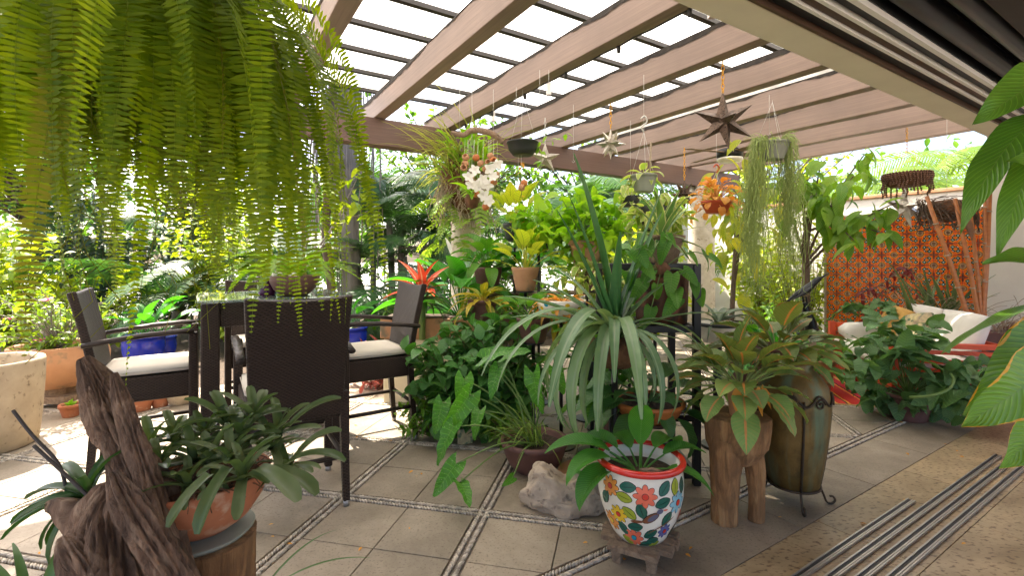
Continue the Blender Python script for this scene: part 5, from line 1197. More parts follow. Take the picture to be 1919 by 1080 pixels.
# ================================================================ bowl on the table
tbp = H(.52, 3.62, 1.0985)
tbl = thing('table_planter', 'brown clay bowl of fern with pebbles on the glass table', 'potted plant', tbp)
mkpot(tbl, [(.075, 0), (.09, .003), (.13, .04), (.155, .09), (.165, .13), (.157, .135), (.148, .12), (0, .11)], M['terra_dark'], 44, soil=M['potting'], soilz=.118, soilr=.15)
vp = MB().lathe(potprof(.055, .07, .13), 30).build('purple_pot', plain('purple_glaze', (.07, .012, .05), .25, 0, .3), None, smooth=True, loc=H(.36, 3.72, 1.0985)); tag(vp, 'small glossy purple pot next to the clay fern bowl', 'pot')
for (x, y, s, lab) in ((-.09, -.06, .036, 'white round pebble on soil of the fern bowl'), (.03, -.09, .028, 'smaller white pebble beside the round one in fern bowl')):
    o = rockmesh(s, s, s * .8, x * 50, amp=.06, nu=20, nv=12).build('pebble', M['glaze_white'], None, smooth=True, loc=tbp + Vector((x, y, .14))); tag(o, lab, 'pebble')
M['fern'] = leafmat('fern', (.075, .165, .008), (.17, .29, .016), .55, .45, tcol=(1.35, 1.35, .25))
def fern_fronds(parent, c, n, rr, Ln, ll, lw, pairs, th0, th1, lam, mat, r0=.0, az=None, sway=.06, tw=60, zj=.05, name='frond', jl=.2):
    for i in range(n):
        a = (az[i] if az else i * 2.39996 + rr.uniform(-.3, .3)); l = Ln * rr.uniform(1 - jl, 1 + jl)
        p0 = Vector((math.cos(a), math.sin(a), 0)) * r0 * rr.random() + Vector((0, 0, rr.uniform(-zj, zj)))
        pts, B = spine_arc(p0, a, rr.uniform(*th0), rr.uniform(*th1), l, rr.uniform(*lam), 20, rr.uniform(-15, 15), rr.uniform(-tw, tw), rr, sway)
        g_ = frond_geo(pts, B, ll * rr.uniform(.85, 1.15), lw, int(pairs * l / Ln), seed=i, fwd=.18, r0=.0018)
        o = obj(name, np_mesh(name, *g_, mat), parent); o.location = Vector(c) - Vector(parent.location)
fern_fronds(tbl, tbp + Vector((0, 0, .12)), 22, rr, .55, .04, .012, 46, (12, 45), (95, 150), (.3, .7), M['fern'], .05, tw=25)

# ================================================================ left: planters along the terrace edge
def planter(name, label, loc, prof, mat, n=48, wob=.004, soilz=.1, soilr=.1): 
    t = thing(name, label, 'planter', loc); mkpot(t, prof, mat, n, wob=wob, soil=M['potting'], soilz=soilz, soilr=soilr); return t
sc0 = Vector((-3.80, 3.42, 0))
sp0 = planter('stone_planter', 'tall round weathered sandstone planter with creeper on its side', sc0, [(.30, 0), (.315, .01), (.335, .2), (.35, .45), (.355, .60), (.35, .62), (.325, .62), (.315, .58), (.31, .5), (0, .49)], M['stone'], 64, soilz=.5, soilr=.3)
K_creep = kind(M['lime_leaf'], 4, Ln=.05, W=.035, prof='heart', n=4, cols=2, th0=88, bend=30, fold=.2, lobe=.2)
cr = thing('creeper', 'light green creeper climbing the sandstone planter', 'plant', sc0 + Vector((.2, -.26, 0))); pts = []
for j in range(46):
    a = R(-62 + rr.uniform(-26, 30)); z = abs(rr.gauss(0, .11)) + .01; r_ = .345 + .02 * z; p = sc0 + Vector((math.cos(a) * r_, math.sin(a) * r_, z)); pts.append(aim(p, Vector((math.cos(a) * .7, math.sin(a) * .7, rr.uniform(-.5, .9))), Vector((math.cos(a), math.sin(a), .3)), rr.uniform(.7, 1.4)))
put_leaves(cr, K_creep, pts, rr=rr)
mb = MB(); a = R(-50); mb.tube([Vector((math.cos(a + .08 * math.sin(z * 14)) * .358, math.sin(a + .08 * math.sin(z * 14)) * .358, z)) + sc0 - cr.location for z in [.02, .12, .22, .32, .42, .52, .6]], .004, 5); mb.build('stem', M['stem'], cr, smooth=True)
bc2 = P(112, 700, 4.5); bc2.z = .16
bw = planter('bowl_planter', 'wide round clay planter with pink flowering shrub', bc2, [(.14, 0), (.2, .01), (.31, .1), (.365, .22), (.37, .30), (.35, .37), (.355, .385), (.34, .395), (.32, .38), (.31, .33), (0, .32)], M['terra_pale'], 56, soilz=.335, soilr=.3)
MB().box((0, 0, -.09), (.42, .36, .06)).build('trolley_board', M['old_wood'], bw, bev=.004)
for (x, y) in ((-.15, -.12), (.15, -.12), (-.15, .12), (.15, .12)): MB().tube([(x - .02, y, -.135), (x + .02, y, -.135)], .024, 12).build('wheel', M['dark_metal'], bw, smooth=True)
MB().lathe([(.0, -.06), (.13, -.06), (.13, .004), (0, .004)], 24).build('block', M['old_wood'], bw)
M['azalea_leaf'] = leafmat('azalea_leaf', (.07, .15, .02), (.17, .26, .04), .45, .45, tcol=(1.4, 1.3, .35))
K_az = kind(M['azalea_leaf'], 4, Ln=.07, W=.03, prof='ovate', n=4, cols=2, th0=86, bend=30, fold=.3)
st = MB(); base = bc2 + Vector((0, 0, .33)); mats = shrub_mats(bc2 + Vector((-.1, 0, .62)), (.58, .5, .34), 70, 10, rr, (.7, 1.3), base=base, stems=st, stemr=.006, start=.4); st.v = [tuple(Vector(q) - bc2) for q in st.v]; st.build('branches', M['bark_pale'], bw, smooth=True, kind='stuff'); put_leaves(bw, K_az, mats, 300, rr)
K_pk = kind(M['petal_pink'], 3, name='petal', Ln=.045, W=.03, prof='petal', n=5, cols=2, th0=40, bend=35, fold=.2)
for (x, y, Y) in ((88, 565, 4.3), (25, 668, 4.2), (75, 640, 4.3), (150, 610, 4.5), (20, 600, 4.4)):
    put_leaves(bw, K_pk, [M4(P(x, y, Y), k * 1.2566, R(rr.uniform(-5, 25)), 0, rr.uniform(1.1, 1.6)) for k in range(6)], rr=rr)
for (px, py, r1, h, mt, lab, kd, n) in ((133, 781, .075, .11, 'terracotta', 'small orange clay pot below the wide planter', K_creep, 8), (196, 775, .06, .10, 'terracotta', 'little orange clay pot in the driftwood shade', K_creep, 6), (262, 769, .115, .165, 'terracotta', 'wide rimmed orange clay pot under the bar chair', K_herb, 6), (301, 762, .082, .13, 'terracotta', 'narrow orange clay pot next to the mossy pot', K_herb, 12), (338, 757, .11, .22, 'stone', 'round mossy green brown pot behind table leg', K_herb, 14), (238, 757, .075, .12, 'terra_pale', 'pale clay pot behind the wide rimmed one', K_herb, 5)):
    q = G(px, py); t = thing('clay_pot', lab, 'potted plant', q); mkpot(t, potprof(r1 * .72, r1, h, rim=.008 if mt == 'terracotta' else 0, rimh=h * .28, belly=.0 if mt != 'stone' else .03), M[mt], 36, soil=M['potting'], soilz=h - .03, soilr=r1 - .022)
    rosette(t, kd, q + Vector((0, 0, h - .02)), n, rr, -80, -20, (.9, 1.6))
# purple groundcover behind the chair and glazed blue pots
M['purple_leaf'] = leafmat('purple_leaf', (.10, .025, .04), (.28, .09, .08), .35, .4, tcol=(1.3, .7, .6))
K_pur = kind(M['purple_leaf'], 4, Ln=.12, W=.035, prof='lance', n=5, cols=2, th0=60, bend=50, fold=.4)
bush('purple_groundcover', 'purple leaved groundcover bed behind the bar chairs', 'plant', H(1.7, 5.0), H(1.7, 5.0, .22), (.75, .5, .26), 90, 8, K_pur, rr, maxobj=300, sc=(.8, 1.3), shell=.3)
for (px, py, Y, r1, h, lab) in ((652, 668, 6.6, .26, .42, 'glossy cobalt blue pot seen past the bar chair by the shrub'), (270, 655, 6.0, .22, .40, 'glossy cobalt blue pot beyond the bar chair arm'), (300, 660, 6.3, .18, .34, 'smaller glossy cobalt blue pot beyond the chair seat')):
    q = P(px, py, Y); q.z = 0; t = thing('glazed_pot', lab, 'potted plant', q); mkpot(t, potprof(r1 * .7, r1, h, rim=.012, belly=.03), M['blue_glaze'], 36, soil=M['potting'], soilz=h - .04, soilr=r1 - .03); rosette(t, K_pl, q + Vector((0, 0, h - .05)), 9, rr, -10, 40, (.8, 1.2))

rv = thing('rack_vine', 'pothos vine hanging over the rusty metal pot', 'plant', P(1240, 505, 2.85))
MB().lathe([(0, -.05), (.05, -.03), (.06, .01), (.03, .04), (0, .045)], 14, wob=.1).build('root_clump', M['coir'], rv, smooth=True)
K_rv = kind(M['mid_leaf'], 4, Ln=.12, W=.09, prof='heart', n=8, cols=4, th0=88, bend=45, fold=.2, lobe=.22)
for (tx, ty) in ((1180, 470), (1195, 545), (1215, 600), (1310, 545), (1330, 480), (1250, 440), (1270, 560), (1160, 520), (1205, 440)):
    a = P(1240, 505, 2.85); b = P(tx, ty, 2.8 + rr.uniform(-.1, .1)); pts = catmull([a, a.lerp(b, .5) + Vector((0, -.05, .06)), b], [1, 1, 1], 5)[0]
    MB().tube([p - rv.location for p in pts], .003, 5).build('vine_stem', M['stem_green'], rv, smooth=True)
    put_leaves(rv, K_rv, [aim(pts[k], Vector((rr.gauss(b.x - a.x, .4), rr.gauss(-.3, .4), -.5)), Vector((rr.gauss(0, .3), -.6, .8)), rr.uniform(.7, 1.2)) for k in (5, 8, 10)], rr=rr)
# ================================================================ hanging things
rr = random.Random(61)
def links(mb, top, bot, ln=.045, w=.011, r_=.0035):
    top = Vector(top); bot = Vector(bot); n = max(2, int((top - bot).length / (ln * .78))); d = (bot - top) / n
    for i in range(n):
        c = top + d * (i + .5); ax = Vector((1, 0, 0)) if i % 2 else Vector((0, 1, 0)); pts = []
        for k in range(13):
            a = k / 12 * 6.2832; pts.append(c + ax * math.cos(a) * w + Vector((0, 0, 1)) * math.sin(a) * (ln / 2))
        mb.tube(pts, r_, 5, cap=False)
def wires(parent, pts_pairs, r_=.0016, mat='wire'):
    for a, b in pts_pairs: MB().tube([Vector(a) - Vector(parent.location), Vector(b) - Vector(parent.location)], r_, 5).build('wire', M[mat], parent, smooth=True)
# ---- Boston fern
fcn = P(270, -15, 1.72)
fern = thing('hanging_fern', 'huge hanging fern with long drooping fronds in coir basket', 'hanging plant', fcn)
MB().lathe([(.0, -.17), (.08, -.165), (.16, -.12), (.20, -.04), (.215, .03), (.2, .05), (0, .06)], 40, wob=.05).build('coir_basket', M['coir'], fern, smooth=True)
wires(fern, [(fcn + Vector((math.cos(a) * .2, math.sin(a) * .2, .04)), fcn + Vector((0, 0, .55))) for a in (0, 2.1, 4.2)] + [(fcn + Vector((0, 0, .55)), (fcn.x, fcn.y, 2.9))])
M['fern_big'] = leafmat('fern_big', (.065, .125, .005), (.165, .235, .010), .62, .45, tcol=(1.45, 1.3, .22))
M['fern_dry'] = leafmat('fern_dry', (.10, .13, .010), (.17, .18, .016), .5, .6, tcol=(1.3, 1.1, .4))
for i in range(255):
    a = i * 2.39996 + rr.uniform(-.35, .35); reach = rr.random(); l = (rr.uniform(1.0, 1.6) if math.cos(a) > -.1 else rr.uniform(.8, 1.15)) if i % 3 else rr.uniform(.6, 1.0)
    front = -math.sin(a)
    if front > .55 and rr.random() < .55: a += math.pi * rr.choice((.45, -.45, 1))
    p0 = Vector((math.cos(a), math.sin(a), 0)) * rr.uniform(.03, .16) + Vector((0, 0, rr.uniform(-.03, .08)))
    pts, B = spine_arc(p0, a, rr.uniform(25, 85), rr.uniform(172, 184), l, rr.uniform(.10, .34), 26, rr.uniform(-10, 10), rr.uniform(-95, 95), rr, .09)
    g_ = frond_geo(pts, B, rr.uniform(.042, .056), .0135, int(l * 62), seed=i, fwd=.12, r0=.0016, vfold=.1, jit=.16, prof=lambda t: max(.06, math.sin(math.pi * min(1, .18 + .81 * t)) ** .7))
    obj('frond', np_mesh('frond', *g_, M['fern_dry'] if i % 26 == 5 else M['fern_big']), fern)
mb = MB()
for i in range(60):
    a = rr.uniform(0, 6.28); p = Vector((math.cos(a) * .2, math.sin(a) * .2, -.02)); l = rr.uniform(.4, 1.25); pts = [p + Vector((rr.uniform(-.02, .02) * k, rr.uniform(-.02, .02) * k, -l * k / 7)) for k in range(8)]; mb.tube(pts, .0011, 4, cap=False)
mb.build('runners', M['fern_dry'], fern, kind='stuff')

# ---- pierced metal stars
M['tin_dark'] = surf('tin_dark', (.17, .115, .085), (.08, .055, .04), rough=.42, scale=20, metal=.7, bstr=.5, bdist=.01, spots=(.005, .004, .004), spot_scale=90, spot_amt=.38)
M['tin_silver'] = surf('tin_silver', (.62, .58, .50), (.40, .36, .30), rough=.35, scale=18, metal=.75, bstr=.3, spots=(.05, .04, .03), spot_scale=90, spot_amt=.33)
def star(label, c, R_, mat, dirs, top, chain_mat, base=.28, rz=0):
    t = thing('star_lantern', label, 'star lantern', c, rz, 'pierced metal star lanterns')
    for (x, y, z, l) in dirs:
        d = Vector((x, y, z)).normalized(); a = d.orthogonal().normalized(); b = d.cross(a); q = Matrix.Rotation(R(45), 3, d); a = q @ a; b = q @ b; w_ = base * R_
        vs = [a * w_ + d * .12 * R_, b * w_ + d * .12 * R_, -a * w_ + d * .12 * R_, -b * w_ + d * .12 * R_, d * l * R_]
        MB().add(vs, [(0, 1, 4), (1, 2, 4), (2, 3, 4), (3, 0, 4)]).build('point', mat, t)
    MB().lathe([(0, -.3 * R_), (.22 * R_, -.2 * R_), (.3 * R_, 0), (.22 * R_, .2 * R_), (0, .3 * R_)], 8).build('core', mat, t)
    if top is not None:
        mb = MB(); links(mb, Vector((0, 0, top - c.z)), Vector((0, 0, R_ * 1.0))); mb.build('chain', M[chain_mat], t, smooth=True, kind='stuff')
    return t
big = [(0, 0, 1, 1.1), (.95, -.1, .55, 1.15), (-1, -.1, .30, 1.1), (-.9, -.2, -.75, 1.2), (.85, -.2, -.55, 1.1), (.05, -.35, -1, 1.15), (.15, -1, .1, .8), (0, 1, .1, 1.0)]
star('big dark pierced copper star hanging on yellow chain', P(1355, 228, 3.78), .225, M['tin_dark'], big, 2.9, 'yellow_chain', .26)
many = [(math.cos(a) * math.cos(e), math.sin(a) * math.cos(e), math.sin(e), 1.0) for e in (0.0,) for a in [k * 1.0472 for k in range(6)]] + [(math.cos(a + .5) * .7, math.sin(a + .5) * .7, s * .75, 1.0) for s in (-1, 1) for a in [k * 1.5708 for k in range(4)]] + [(0, 0, 1, 1), (0, 0, -1, 1)]
star('small silver many pointed star on short yellow chain', P(1145, 270, 4.79), .155, M['tin_silver'], many, 2.9, 'yellow_chain', .25)
five = [(math.sin(R(72 * k)), -.0, math.cos(R(72 * k)), 1.0) for k in range(5)] + [(0, -1, 0, .35), (0, 1, 0, .35)]
star('five pointed pale tin star beside the black hanging bowl', P(1022, 297, 5.3), .175, M['tin_silver'], five, 2.9, 'wire', .30, R(8))
star('dark copper star half hidden behind the agave pot', P(1283, 365, 6.2), .19, M['tin_dark'], many, 2.78, 'yellow_chain', .24)
star('large silver star hanging under the brown basket', P(1695, 388, 6.1), .30, M['tin_silver'], [(x, y, z, 1.0 if abs(y) < .5 else .6) for (x, y, z, l) in big], None, 'wire', .22)

# ---- hanging pots
def hangpot(name, label, c, prof, mat, kd=None, n=0, t0=0, t1=60, sc=(.8, 1.2), top=2.9, hookz=None, nw=3, wire='wire', chain=None, soil=True):
    t = thing(name, label, 'hanging pot', c); h = max(z for r_, z in prof); rm = max(r_ for r_, z in prof)
    mkpot(t, prof, mat, 36, soil=M['potting'] if soil else None, soilz=h - .03, soilr=rm - .03)
    hz = hookz or c.z + h + .32
    wires(t, [(c + Vector((math.cos(a) * rm, math.sin(a) * rm, h - .01)), (c.x, c.y, hz)) for a in [k * 6.2832 / nw + .4 for k in range(nw)]], mat=wire)
    if chain: mb = MB(); links(mb, Vector((0, 0, top - c.z)), Vector((0, 0, hz - c.z))); mb.build('chain', M[chain], t, smooth=True, kind='stuff')
    else: wires(t, [((c.x, c.y, hz), (c.x, c.y, top))], mat=wire)
    if n: rosette(t, kd, c + Vector((0, 0, h - .03)), n, rr, t0, t1, sc)
    return t
cb = P(980, 292, 4.4)
bb = hangpot('hanging_bowl', 'black plastic hanging bowl below the pergola timbers', cb, [(.07, 0), (.09, .004), (.125, .05), (.14, .11), (.146, .112), (.146, .125), (.136, .125), (.13, .1), (0, .08)], M['black_pot'], hookz=2.85)
vt = thing('trailing_vine', 'thin leafy vine trailing round the black hanging bowl', 'plant', cb + Vector((.1, 0, .12)))
K_vine = kind(M['lime_leaf'], 4, Ln=.065, W=.035, prof='ovate', n=5, cols=2, th0=88, bend=35, fold=.2)
def vine(parent, path, kd, per, sc, rr, r_=.002, mat='stem_green', spread=1.0, maxobj=300):
    pts = catmull(path, [1] * len(path), 6)[0]; MB().tube([p - Vector(parent.location) for p in pts], r_, 5).build('vine_stem', M[mat], parent, smooth=True); ms = []
    for i in range(per):
        p = pts[rr.randrange(len(pts))]; ms.append(aim(p, Vector((rr.gauss(0, 1), rr.gauss(0, 1), rr.gauss(-.3, .6))) * spread, Vector((rr.gauss(0, .3), -.5, 1)), rr.uniform(*sc)))
    put_leaves(parent, kd, ms, maxobj, rr)
vine(vt, [cb + Vector((.12, 0, .12)), cb + Vector((.17, -.02, .0)), cb + Vector((.15, -.02, -.2)), cb + Vector((.18, 0, -.45))], K_vine, 22, (.8, 1.3), rr)
vine(vt, [cb + Vector((.10, 0, .12)), P(1040, 262, 4.4), P(1062, 250, 4.5)], K_vine, 9, (.8, 1.2), rr)
vine(vt, [cb + Vector((0, 0, -.0)), cb + Vector((-.02, 0, -.25)), cb + Vector((.03, 0, -.6))], kind(M['dry_leaf'], 3, Ln=.06, W=.03, n=5, cols=2, th0=88, bend=40), 16, (.6, 1.2), rr, mat='bark')
# gray pot with cream edged pothos on white hook wires
cg = P(1207, 360, 4.05)
K_vr2 = kind(M['varieg'], 4, Ln=.10, W=.06, prof='heart', n=7, cols=4, th0=25, bend=70, fold=.2, lobe=.2, pet=.07)
gpot = hangpot('hanging_pot', 'sage grey plastic hanging pot with cream edged pothos', cg, potprof(.075, .105, .145, .008, rim=.006, rimh=.02), M['grey_pot'], K_vr2, 14, -10, 70, (.8, 1.3), hookz=2.42)
hk = MB(); hk.tube(catmull([Vector((0, 0, 2.42 - cg.z)), Vector((-.02, 0, 2.46 - cg.z)), Vector((.025, 0, 2.50 - cg.z)), Vector((.01, 0, 2.55 - cg.z)), Vector((-.025, 0, 2.53 - cg.z))], [1] * 5, 5)[0], .007, 7); hk.build('hook', M['wire'], gpot, smooth=True)
vine(gpot, [cg + Vector((-.08, 0, .12)), cg + Vector((-.16, 0, .05)), cg + Vector((-.2, 0, -.15))], kind(M['varieg'], 4, Ln=.09, W=.055, prof='heart', n=6, cols=2, th0=88, bend=40, lobe=.2), 14, (.8, 1.3), rr)
MB().tube([Vector((.05, 0, .1)), Vector((.06, 0, .42))], .008, 6).build('stake', M['root'], gpot, smooth=True)
# terracotta coloured pot with orange foliage
ct = P(1343, 400, 5.2)
M['orange_leaf'] = leafmat('orange_leaf', (.40, .15, .03), (.50, .30, .10), .45, .45, tcol=(1.2, 1.0, .5))
K_or = kind(M['orange_leaf'], 5, Ln=.08, W=.06, prof='oval', n=6, cols=4, th0=22, bend=70, fold=.25, pet=.15, wave=.09, petbend=25)
op = hangpot('hanging_pot', 'red brown hanging pot of orange leaves by the column', ct, potprof(.105, .15, .13, .008, rim=.01, rimh=.03), M['red_pot'], K_or, 54, -25, 75, (.9, 1.7), top=2.78, hookz=2.28, wire='wire')
hk = MB(); hk.tube(catmull([Vector((0, 0, 2.28 - ct.z)), Vector((.03, 0, 2.33 - ct.z)), Vector((.0, 0, 2.37 - ct.z)), Vector((-.03, 0, 2.34 - ct.z))], [1] * 4, 5)[0], .008, 7); hk.build('hook', M['red_pot'], op, smooth=True)
# thread cactus curtain
cr_ = P(1448, 300, 4.7)
rh = hangpot('mistletoe_cactus', 'grey hanging pot with long curtain of thread like cactus stems', cr_, potprof(.10, .15, .17, .008, rim=.006, rimh=.02), M['grey_pot'], hookz=2.88, top=2.9)
M['thread'] = surf('thread', (.34, .42, .11), (.22, .30, .07), rough=.55, scale=30, bstr=0)
mb = MB()
for i in range(230):
    a = rr.uniform(-.6, 3.74); side = 1 if i % 5 < 2 else -1
    if i < 190: a = (math.pi if side < 0 else 0) + rr.gauss(0, .55)
    p = Vector((math.cos(a) * .06, math.sin(a) * .06, .155)); q = Vector((math.cos(a) * rr.uniform(.15, .21), math.sin(a) * rr.uniform(.15, .21), .165 + rr.uniform(-.02, .05))); l = rr.uniform(.5, 1.55) if a != 0 else 1
    pts = [p, q]; x = q.copy(); seg = 9
    for k in range(seg):
        x = x + Vector((rr.gauss(0, .018) + (-.006 if side < 0 else .004), rr.gauss(0, .018), -l / seg)); pts.append(x.copy())
    mb.tube(pts, .0021, 4, cap=False)
    for k in range(3):
        j = rr.randrange(3, len(pts)); y = pts[j]; mb.tube([y, y + Vector((rr.gauss(0, .03), rr.gauss(0, .03), -.06)), y + Vector((rr.gauss(0, .05), rr.gauss(0, .05), -.17))], .002, 4, cap=False)
for i in range(110):
    a = rr.uniform(0, 6.28); p = Vector((math.cos(a) * .08, math.sin(a) * .08, .15)); mb.tube(curve_pts(p, p + Vector((math.cos(a) * rr.uniform(.05, .2), math.sin(a) * rr.uniform(.05, .2), rr.uniform(-.05, .1))), .05, 5), .0024, 4, cap=False)
mb.build('threads', M['thread'], rh, smooth=True, kind='stuff')
# brown woven basket with chain
ck = P(1700, 350, 5.7)
M['beads'] = surf('beads', (.16, .075, .04), (.08, .035, .02), rough=.7, scale=30, bstr=.3)
kb = hangpot('woven_basket', 'brown beaded hanging basket on yellow chain by the tiled wall', ck, [(.14, 0), (.18, .01), (.215, .08), (.22, .15), (.21, .155), (.19, .14), (.18, .1), (0, .09)], M['coir'], hookz=2.62, top=2.9, chain='yellow_chain', nw=4, wire='yellow_chain')
for i in range(44):
    a = i / 44 * 6.2832; l = rr.uniform(.1, .3); p = Vector((math.cos(a) * .227, math.sin(a) * .227, .15)); m_ = int(l / .022)
    mb = MB()
    for k in range(m_): mb.lathe([(0, -.013), (.011, -.006), (.013, 0), (.011, .006), (0, .013)], 6, c=p + Vector((math.cos(a) * .012 * math.sin(k), math.sin(a) * .012, -k * .022)))
    mb.build('bead_string', M['beads'], kb, smooth=True, kind='stuff')
# small dark pot under the sage pot
hangpot('hanging_pot', 'small black pot hanging behind the sage pot', P(1182, 388, 5.4), potprof(.08, .11, .12, .008), M['black_pot'], K_vr2, 16, -10, 60, (.9, 1.4), top=2.9, hookz=2.3)

# ---- orchids and airplants mounted on the column, branch with shell mobile
me_ = P(872, 352, 5.55)
ep = thing('epiphyte_mount', 'mass of airplants and aerial roots strapped round the column top', 'plant', me_)
MB().lathe([(.0, -.30), (.14, -.26), (.23, -.1), (.27, .08), (.25, .24), (.14, .36), (0, .4)], 28, wob=.09).build('moss_ball', M['coir'], ep, smooth=True)
mb = MB()
for i in range(200):
    a = rr.uniform(0, 6.28); z = rr.uniform(-.1, .25); p = Vector((math.cos(a) * .25, math.sin(a) * .25, z)); pts = [p]
    for k in range(6): pts.append(pts[-1] + Vector((rr.gauss(0, .03) + math.cos(a) * .008, rr.gauss(0, .03), -rr.uniform(.03, .10))))
    mb.tube(pts, .004, 4, cap=False)
mb.build('aerial_roots', M['root'], ep, smooth=True, kind='stuff')
M['air_leaf'] = leafmat('air_leaf', (.13, .18, .05), (.28, .30, .09), .35, .5)
K_air = kind(M['air_leaf'], 6, Ln=.72, W=.016, prof='blade', n=9, cols=2, th0=25, bend=75, fold=.4)
K_orl = kind(M['lime_leaf'], 5, Ln=.22, W=.05, prof='strap', n=8, cols=4, th0=25, bend=65, fold=.4)
for i in range(90): pass
put_leaves(ep, K_air, [M4(me_ + Vector((rr.uniform(-.2, .2), rr.uniform(-.25, .1), rr.uniform(-.05, .3))), rr.choice((rr.uniform(0, 6.28), rr.uniform(2.2, 4.2))), R(rr.uniform(-20, 45)), 0, rr.uniform(.6, 1.45)) for _ in range(200)], rr=rr)
put_leaves(ep, K_orl, [M4(me_ + Vector((rr.uniform(-.2, .3), rr.uniform(-.35, -.05), rr.uniform(.0, .5))), rr.uniform(0, 6.28), R(rr.uniform(-25, 50)), 0, rr.uniform(.7, 1.3)) for _ in range(90)], rr=rr)
M['polypody'] = leafmat('polypody', (.10, .20, .03), (.22, .33, .06), .45, .45)
def poly_frond(seed, Ln=.5):
    r2 = random.Random(seed); pts, B = spine_arc((0, 0, 0), 0, 40, 135, Ln, .6, 14, 0, 20, r2, .03); return frond_geo(pts, B, .12, .036, 9, seed=seed, fwd=.45, start=.3, r0=.003, droop=.2, rows=3, prof=lambda t: math.sin(math.pi * (.22 + .7 * t)) ** .7)
K_poly = Kind(M['polypody'], [poly_frond(s) for s in range(5)], 'frond')
pf = thing('oak_leaf_fern', 'lobed light green fern growing down the pergola column', 'plant', P(862, 410, 5.6))
put_leaves(pf, K_poly, [M4(P(rr.uniform(835, 905), rr.uniform(350, 470), 5.6), R(rr.uniform(-200, 20)), R(rr.uniform(-10, 40)), 0, rr.uniform(.7, 1.2)) for _ in range(34)], rr=rr)
# branch
br = thing('hanging_branch', 'twisted dry branch hung horizontally under the pergola', 'branch', P(905, 250, 4.35))
mb = MB(); woodlog(mb, [P(846, 248, 4.4) - br.location, P(868, 253, 4.4) - br.location, P(885, 244, 4.4) - br.location, P(912, 247, 4.4) - br.location, P(932, 256, 4.4) - br.location, P(942, 268, 4.4) - br.location], [.016, .022, .026, .028, .026, .018], 18, 8, .25, 2.0); mb.build('wood', M['old_wood'], br, smooth=True)
wires(br, [(P(862, 248, 4.4), (P(862, 248, 4.4).x, 4.4, 2.9)), (P(925, 250, 4.4), (P(925, 250, 4.4).x, 4.4, 2.9))])
sm = thing('shell_mobile', 'mobile of little terracotta shells on threads below the branch', 'mobile', P(895, 262, 4.4))
K_shell = [MB().lathe([(0, 0), (.022, .004), (.034, .02), (.036, .045), (.026, .062), (.021, .058), (.027, .04), (.02, .015), (0, .012)], 14).mesh('shell', M['terra_orange'], True), MB().lathe([(0, 0), (.022, .004), (.034, .02), (.036, .045), (.026, .062), (.021, .058), (.027, .04), (.02, .015), (0, .012)], 14).mesh('shell', M['terra_pale'], True)]
for (x, y) in ((887, 294), (877, 305), (895, 305), (870, 316), (905, 315), (918, 292), (925, 300), (915, 307), (925, 327), (920, 338), (880, 340), (888, 352), (895, 366), (905, 391), (932, 340), (875, 300), (978, 340), (972, 350)):
    o = obj('shell', rr.choice(K_shell), sm); o.location = P(x, y, 4.3) - sm.location; o.rotation_euler = (rr.uniform(.8, 2.2), rr.uniform(-.6, .6), rr.uniform(0, 6)); o.scale = (.9,) * 3
    MB().tube([P(x, y, 4.3) - sm.location, Vector((P(x, y, 4.3).x - sm.location.x, 0, .0))], .0012, 4).build('thread', M['wire'], sm)
orc = thing('orchid', 'spray of white orchid flowers with long green leaves', 'orchid', P(885, 372, 4.4))
K_op = kind(M['petal_white'], 4, name='petal', Ln=.058, W=.042, prof='petal', n=6, cols=4, th0=62, bend=35, fold=.15)
fl = [(878, 332), (890, 320), (904, 336), (896, 352), (914, 348), (918, 318), (932, 308), (906, 366), (916, 378), (926, 334), (884, 346)]
for (x, y) in fl:
    c = P(x, y, 4.15 + rr.uniform(-.06, .06)); q = Matrix.Translation(c) @ Euler((R(80 + rr.uniform(-25, 25)), R(rr.uniform(-25, 25)), R(rr.uniform(-30, 30)))).to_matrix().to_4x4()
    put_leaves(orc, K_op, [q @ M4(Vector((0, 0, 0)), k * 1.2566 + .3, 0, 0, rr.uniform(.85, 1.15)) for k in range(5)], rr=rr)
MB().tube([p - orc.location for p in catmull([P(882, 400, 4.4), P(885, 350, 4.3), P(900, 315, 4.2), P(925, 305, 4.15)], [1] * 4, 6)[0]], .005, 6).build('spike', M['stem_green'], orc, smooth=True)
put_leaves(orc, K_orl, [M4(orc.location, rr.uniform(0, 6.28), R(rr.uniform(0, 40)), 0, rr.uniform(.8, 1.3)) for _ in range(8)], rr=rr)
wires(orc, [((orc.location.x, orc.location.y, orc.location.z), (orc.location.x, orc.location.y, 2.9))])
MB().lathe([(0, -.1), (.05, -.08), (.07, 0), (.05, .03), (0, .03)], 18).build('coir_mount', M['coir'], orc, smooth=True)

# ---- ceiling fan
cf = P(1368, 292, 6.6)
fan = thing('ceiling_fan', 'ceiling fan with dark motor and white lamp under pergola', 'ceiling fan', cf)
MB().lathe([(0, -.09), (.14, -.085), (.165, -.06), (.165, -.035), (0, -.034)], 36).build('lamp_shade', M['glaze_white'], fan, smooth=True)
MB().lathe([(0, -.03), (.165, -.03), (.17, .06), (.15, .085), (0, .09)], 36).build('motor', M['dark_metal'], fan, smooth=True)
MB().tube([(0, 0, .08), (0, 0, 2.9 - cf.z)], .02, 10).build('rod', M['dark_metal'], fan, smooth=True)
for k in range(4):
    a = R(20 + 90 * k); mb = MB(); d = Vector((math.cos(a), math.sin(a), 0)); mb.bar(d * .15 + Vector((0, 0, .04)), d * .72 + Vector((0, 0, .04)), .13, .008, Vector((-.15 * d.y, .15 * d.x, 1))); mb.build('blade', M['old_wood'], fan, bev=.003)
